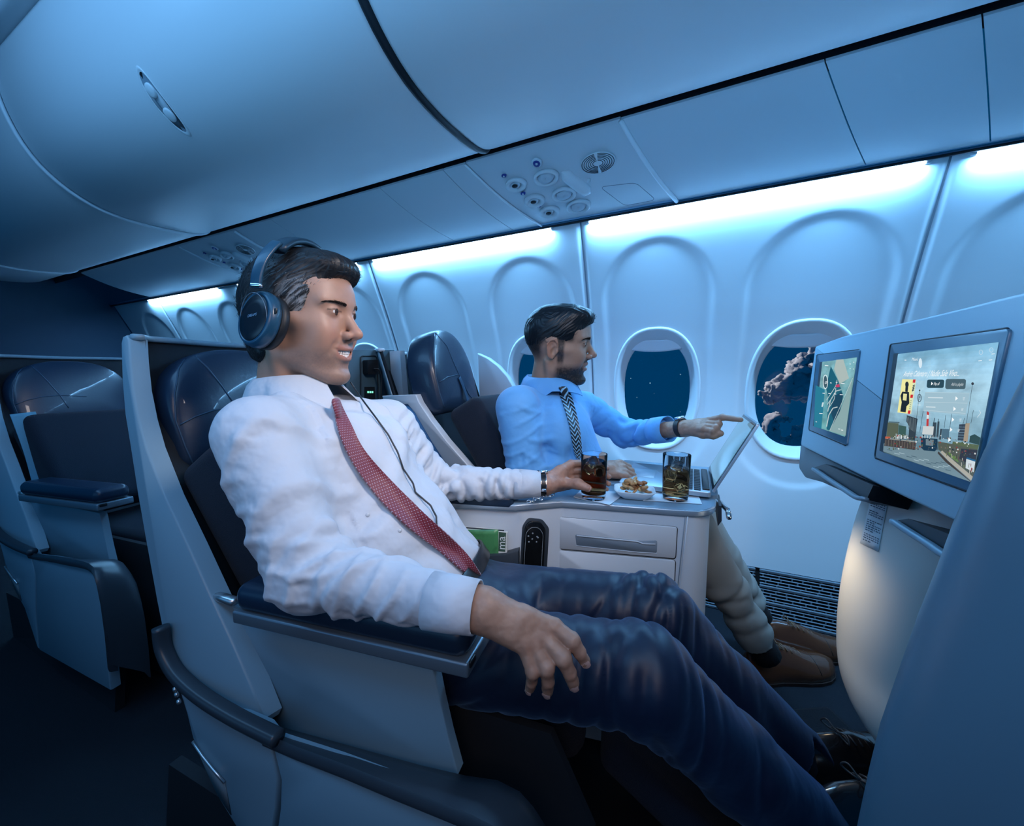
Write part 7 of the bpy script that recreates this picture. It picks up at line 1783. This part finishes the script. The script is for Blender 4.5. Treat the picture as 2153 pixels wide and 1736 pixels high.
shirt2 = mk('shirt', SV, SQ, M_shirt2, man2); T2 = bvh(SV, SQ)
sleeve_cuff(J2['wrL'].lerp(J2['elL'], .46), J2['wrL'].lerp(J2['elL'], .20), .0425, .0415, M_shirt2, 'rolled_cuff', shirt2)
sleeve_cuff(J2['wrR'].lerp(J2['elR'], .22), J2['wrR'] + Vector((-.004, -.002, 0)), .036, .033, M_shirt2, 'cuff', shirt2)
ncx = PM2.v(-2.6, 0, -10.6)
collar(ncx + Vector((.006, .0, .002)), (-.10, -.12, 1), (.97, .22, 0), .062, .016, -.008, .028, M_shirt2, shirt2, 10, .028, tree=T2)
mt2 = bpy.data.materials.new('striped_tie'); mt2.use_nodes = True; t_ = mt2.node_tree; bs = t_.nodes['Principled BSDF']; bs.inputs['Roughness'].default_value = .45
uv = t_.nodes.new('ShaderNodeUVMap'); sx = t_.nodes.new('ShaderNodeSeparateXYZ'); t_.links.new(uv.outputs[0], sx.inputs[0])
zig = mnode('ABSOLUTE', mnode('SUBTRACT', mnode('FRACT', mnode('MULTIPLY', sx.outputs[0], 1.5)), .5)); ph = mnode('FRACT', mnode('ADD', mnode('MULTIPLY', sx.outputs[1], 17), mnode('MULTIPLY', zig, 2.2))); stp = mnode('LESS_THAN', ph, .34)
mxx = t_.nodes.new('ShaderNodeMix'); mxx.data_type = 'RGBA'; mxx.inputs[6].default_value = (.004, .008, .014, 1); mxx.inputs[7].default_value = (.22, .42, .58, 1); t_.links.new(stp, mxx.inputs[0]); t_.links.new(mxx.outputs[2], bs.inputs['Base Color'])
rT2 = [(1173, 820, 1192, 812), (1176, 832, 1200, 826), (1184, 850, 1206, 846), (1190, 870, 1212, 868), (1196, 890, 1217, 890), (1200, 910, 1221, 912), (1203, 930, 1223, 934), (1206, 948, 1222, 952), (1212, 962, 1219, 966)]
ti2, G = tie(T2, [tuple(np.array(rT2[i]) * (1 - f) + np.array(rT2[i + 1]) * f) for i in range(len(rT2) - 1) for f in (0, .34, .67)] + [rT2[-1]], mt2, man2, 'necktie', .006, .003); uvmap(ti2, len(G)); ti2['label'] = 'dark tie with pale blue chevron stripes'
k2 = hit(T2, 1190, 836, .008) or G[3][3]; k1 = Vector((0, 0, CH)) + Vector(ray(1183, 812)).normalized() * ((k2 - Vector((0, 0, CH))).length - .004)
V, F = loft([[k1.lerp(k2, t) + Vector((.75, .3, 0)) * math.cos(a) * w + Vector((-.3, -.9, .0)) * math.sin(a) * w * .6 for a in [2 * PI * q / 14 for q in range(14)]] for t, w in ((0, .012), (.2, .016), (.6, .013), (1, .010), (1.1, .007))], True, True); kn = mk('tie_knot', V, F, mt2, ti2); uvl = kn.data.uv_layers.new(name='UVMap')
for lp_ in kn.data.loops: i = lp_.vertex_index; uvl.data[lp_.index].uv = ((i % 14) / 14, .16 * (i // 14) / 4)
TR2 = SDF((-.45, 1.0, .05), (.32, 1.55, .62), .0055)
TR2.ell(tuple(J2['pelvis'] + Vector((-.01, 0, -.015))), (.13, .16, .09), 0)
for q in 'RL':
    TR2.cone(J2['hip' + q], J2['kn' + q], .080, .066, .03); TR2.cone(J2['kn' + q], J2['kn' + q].lerp(J2['an' + q], .5), .066, .056, .02); TR2.cone(J2['kn' + q].lerp(J2['an' + q], .5), J2['an' + q] + (J2['an' + q] - J2['kn' + q]).normalized() * .02, .056, .052, .02)
    d = (J2['an' + q] - J2['kn' + q]).normalized(); p = J2['an' + q]
    e = (TR2.X - p.x) * d.x + (TR2.Y - p.y) * d.y + (TR2.Z - p.z) * d.z; m_ = ((TR2.X - p.x) ** 2 + (TR2.Y - p.y) ** 2 + (TR2.Z - p.z) ** 2) < .11 ** 2; TR2.d = np.where(m_, np.maximum(TR2.d, e), TR2.d)
TV, TQ = TR2.mesh(); TV = vsmooth(TV, TQ, 1, .5); N = vnormals(TV, TQ)
for q, sd_ in (('R', 3), ('L', 6)):
    TV = limb_folds(TV, N, J2['kn' + q], J2['an' + q], .06, 4.2, .009, sd_, 1.5, .35, 1.3, 2.6); N = vnormals(TV, TQ)
mk('trousers', TV, TQ, M_trou2, man2)
M_sock2 = mat('brown_black_sock', (.012, .010, .012), .9)
for q in 'RL':
    a, b = J2['kn' + q].lerp(J2['an' + q], .93), J2['an' + q] + (J2['an' + q] - J2['kn' + q]).normalized() * .06; V, F = tube([a, a.lerp(b, .5), b], .040, 14); mk('sock', V, F, M_sock2, man2)
M_brn = mat('brown_leather', (.11, .034, .013), .20, coat=.6, bump=(300, .1, .0006)); M_bl = mat('brown_lace', (.20, .10, .05), .6)
hR = atZ(1566, 1425, .0); tR = atZ(1752, 1408, .0); tR = hR + (tR - hR).normalized() * .295
shoe(None, hR, tR, (0, 0, 1), .28, .11, .115, M_brn, mat('brown_sole', (.03, .012, .008), .6), 'brown leather lace-up shoe of the bearded man, nearer one', M_bl, group='brown leather shoes of the bearded man')
hL = atZ(1592, 1352, .0); hL = Vector((hL.x - .005, min(hL.y, 1.46), .0)); tL = hL + Vector((.27, .10, 0))
shoe(None, hL, tL, (0, 0, 1), .28, .11, .115, M_brn, MATS['brown_sole'], 'brown leather lace-up shoe of the bearded man, beside the air grille', M_bl, group='brown leather shoes of the bearded man')
wd = (J2['wrL'] - J2['elL']).normalized(); wc = J2['wrL'] + wd * .002
wt = empty('wristwatch', tuple(wc), 'watch with dark strap and metal case on the pointing arm', 'watch'); ringband(wc, wd, .0262, .016, .003, mat('brown_strap', (.02, .012, .01), .5), 'strap', wt)
fn = Vector((0, -.15, 1)).normalized(); fn = (fn - wd * fn.dot(wd)).normalized(); V, F = disc_ring(wc + fn * .027, fn, [(.0145, 0), (.0152, .002), (.0148, .007), (.0125, .0085), (0, .0085)], 28); mk('watch_case', V, F, M_chrome, wt)
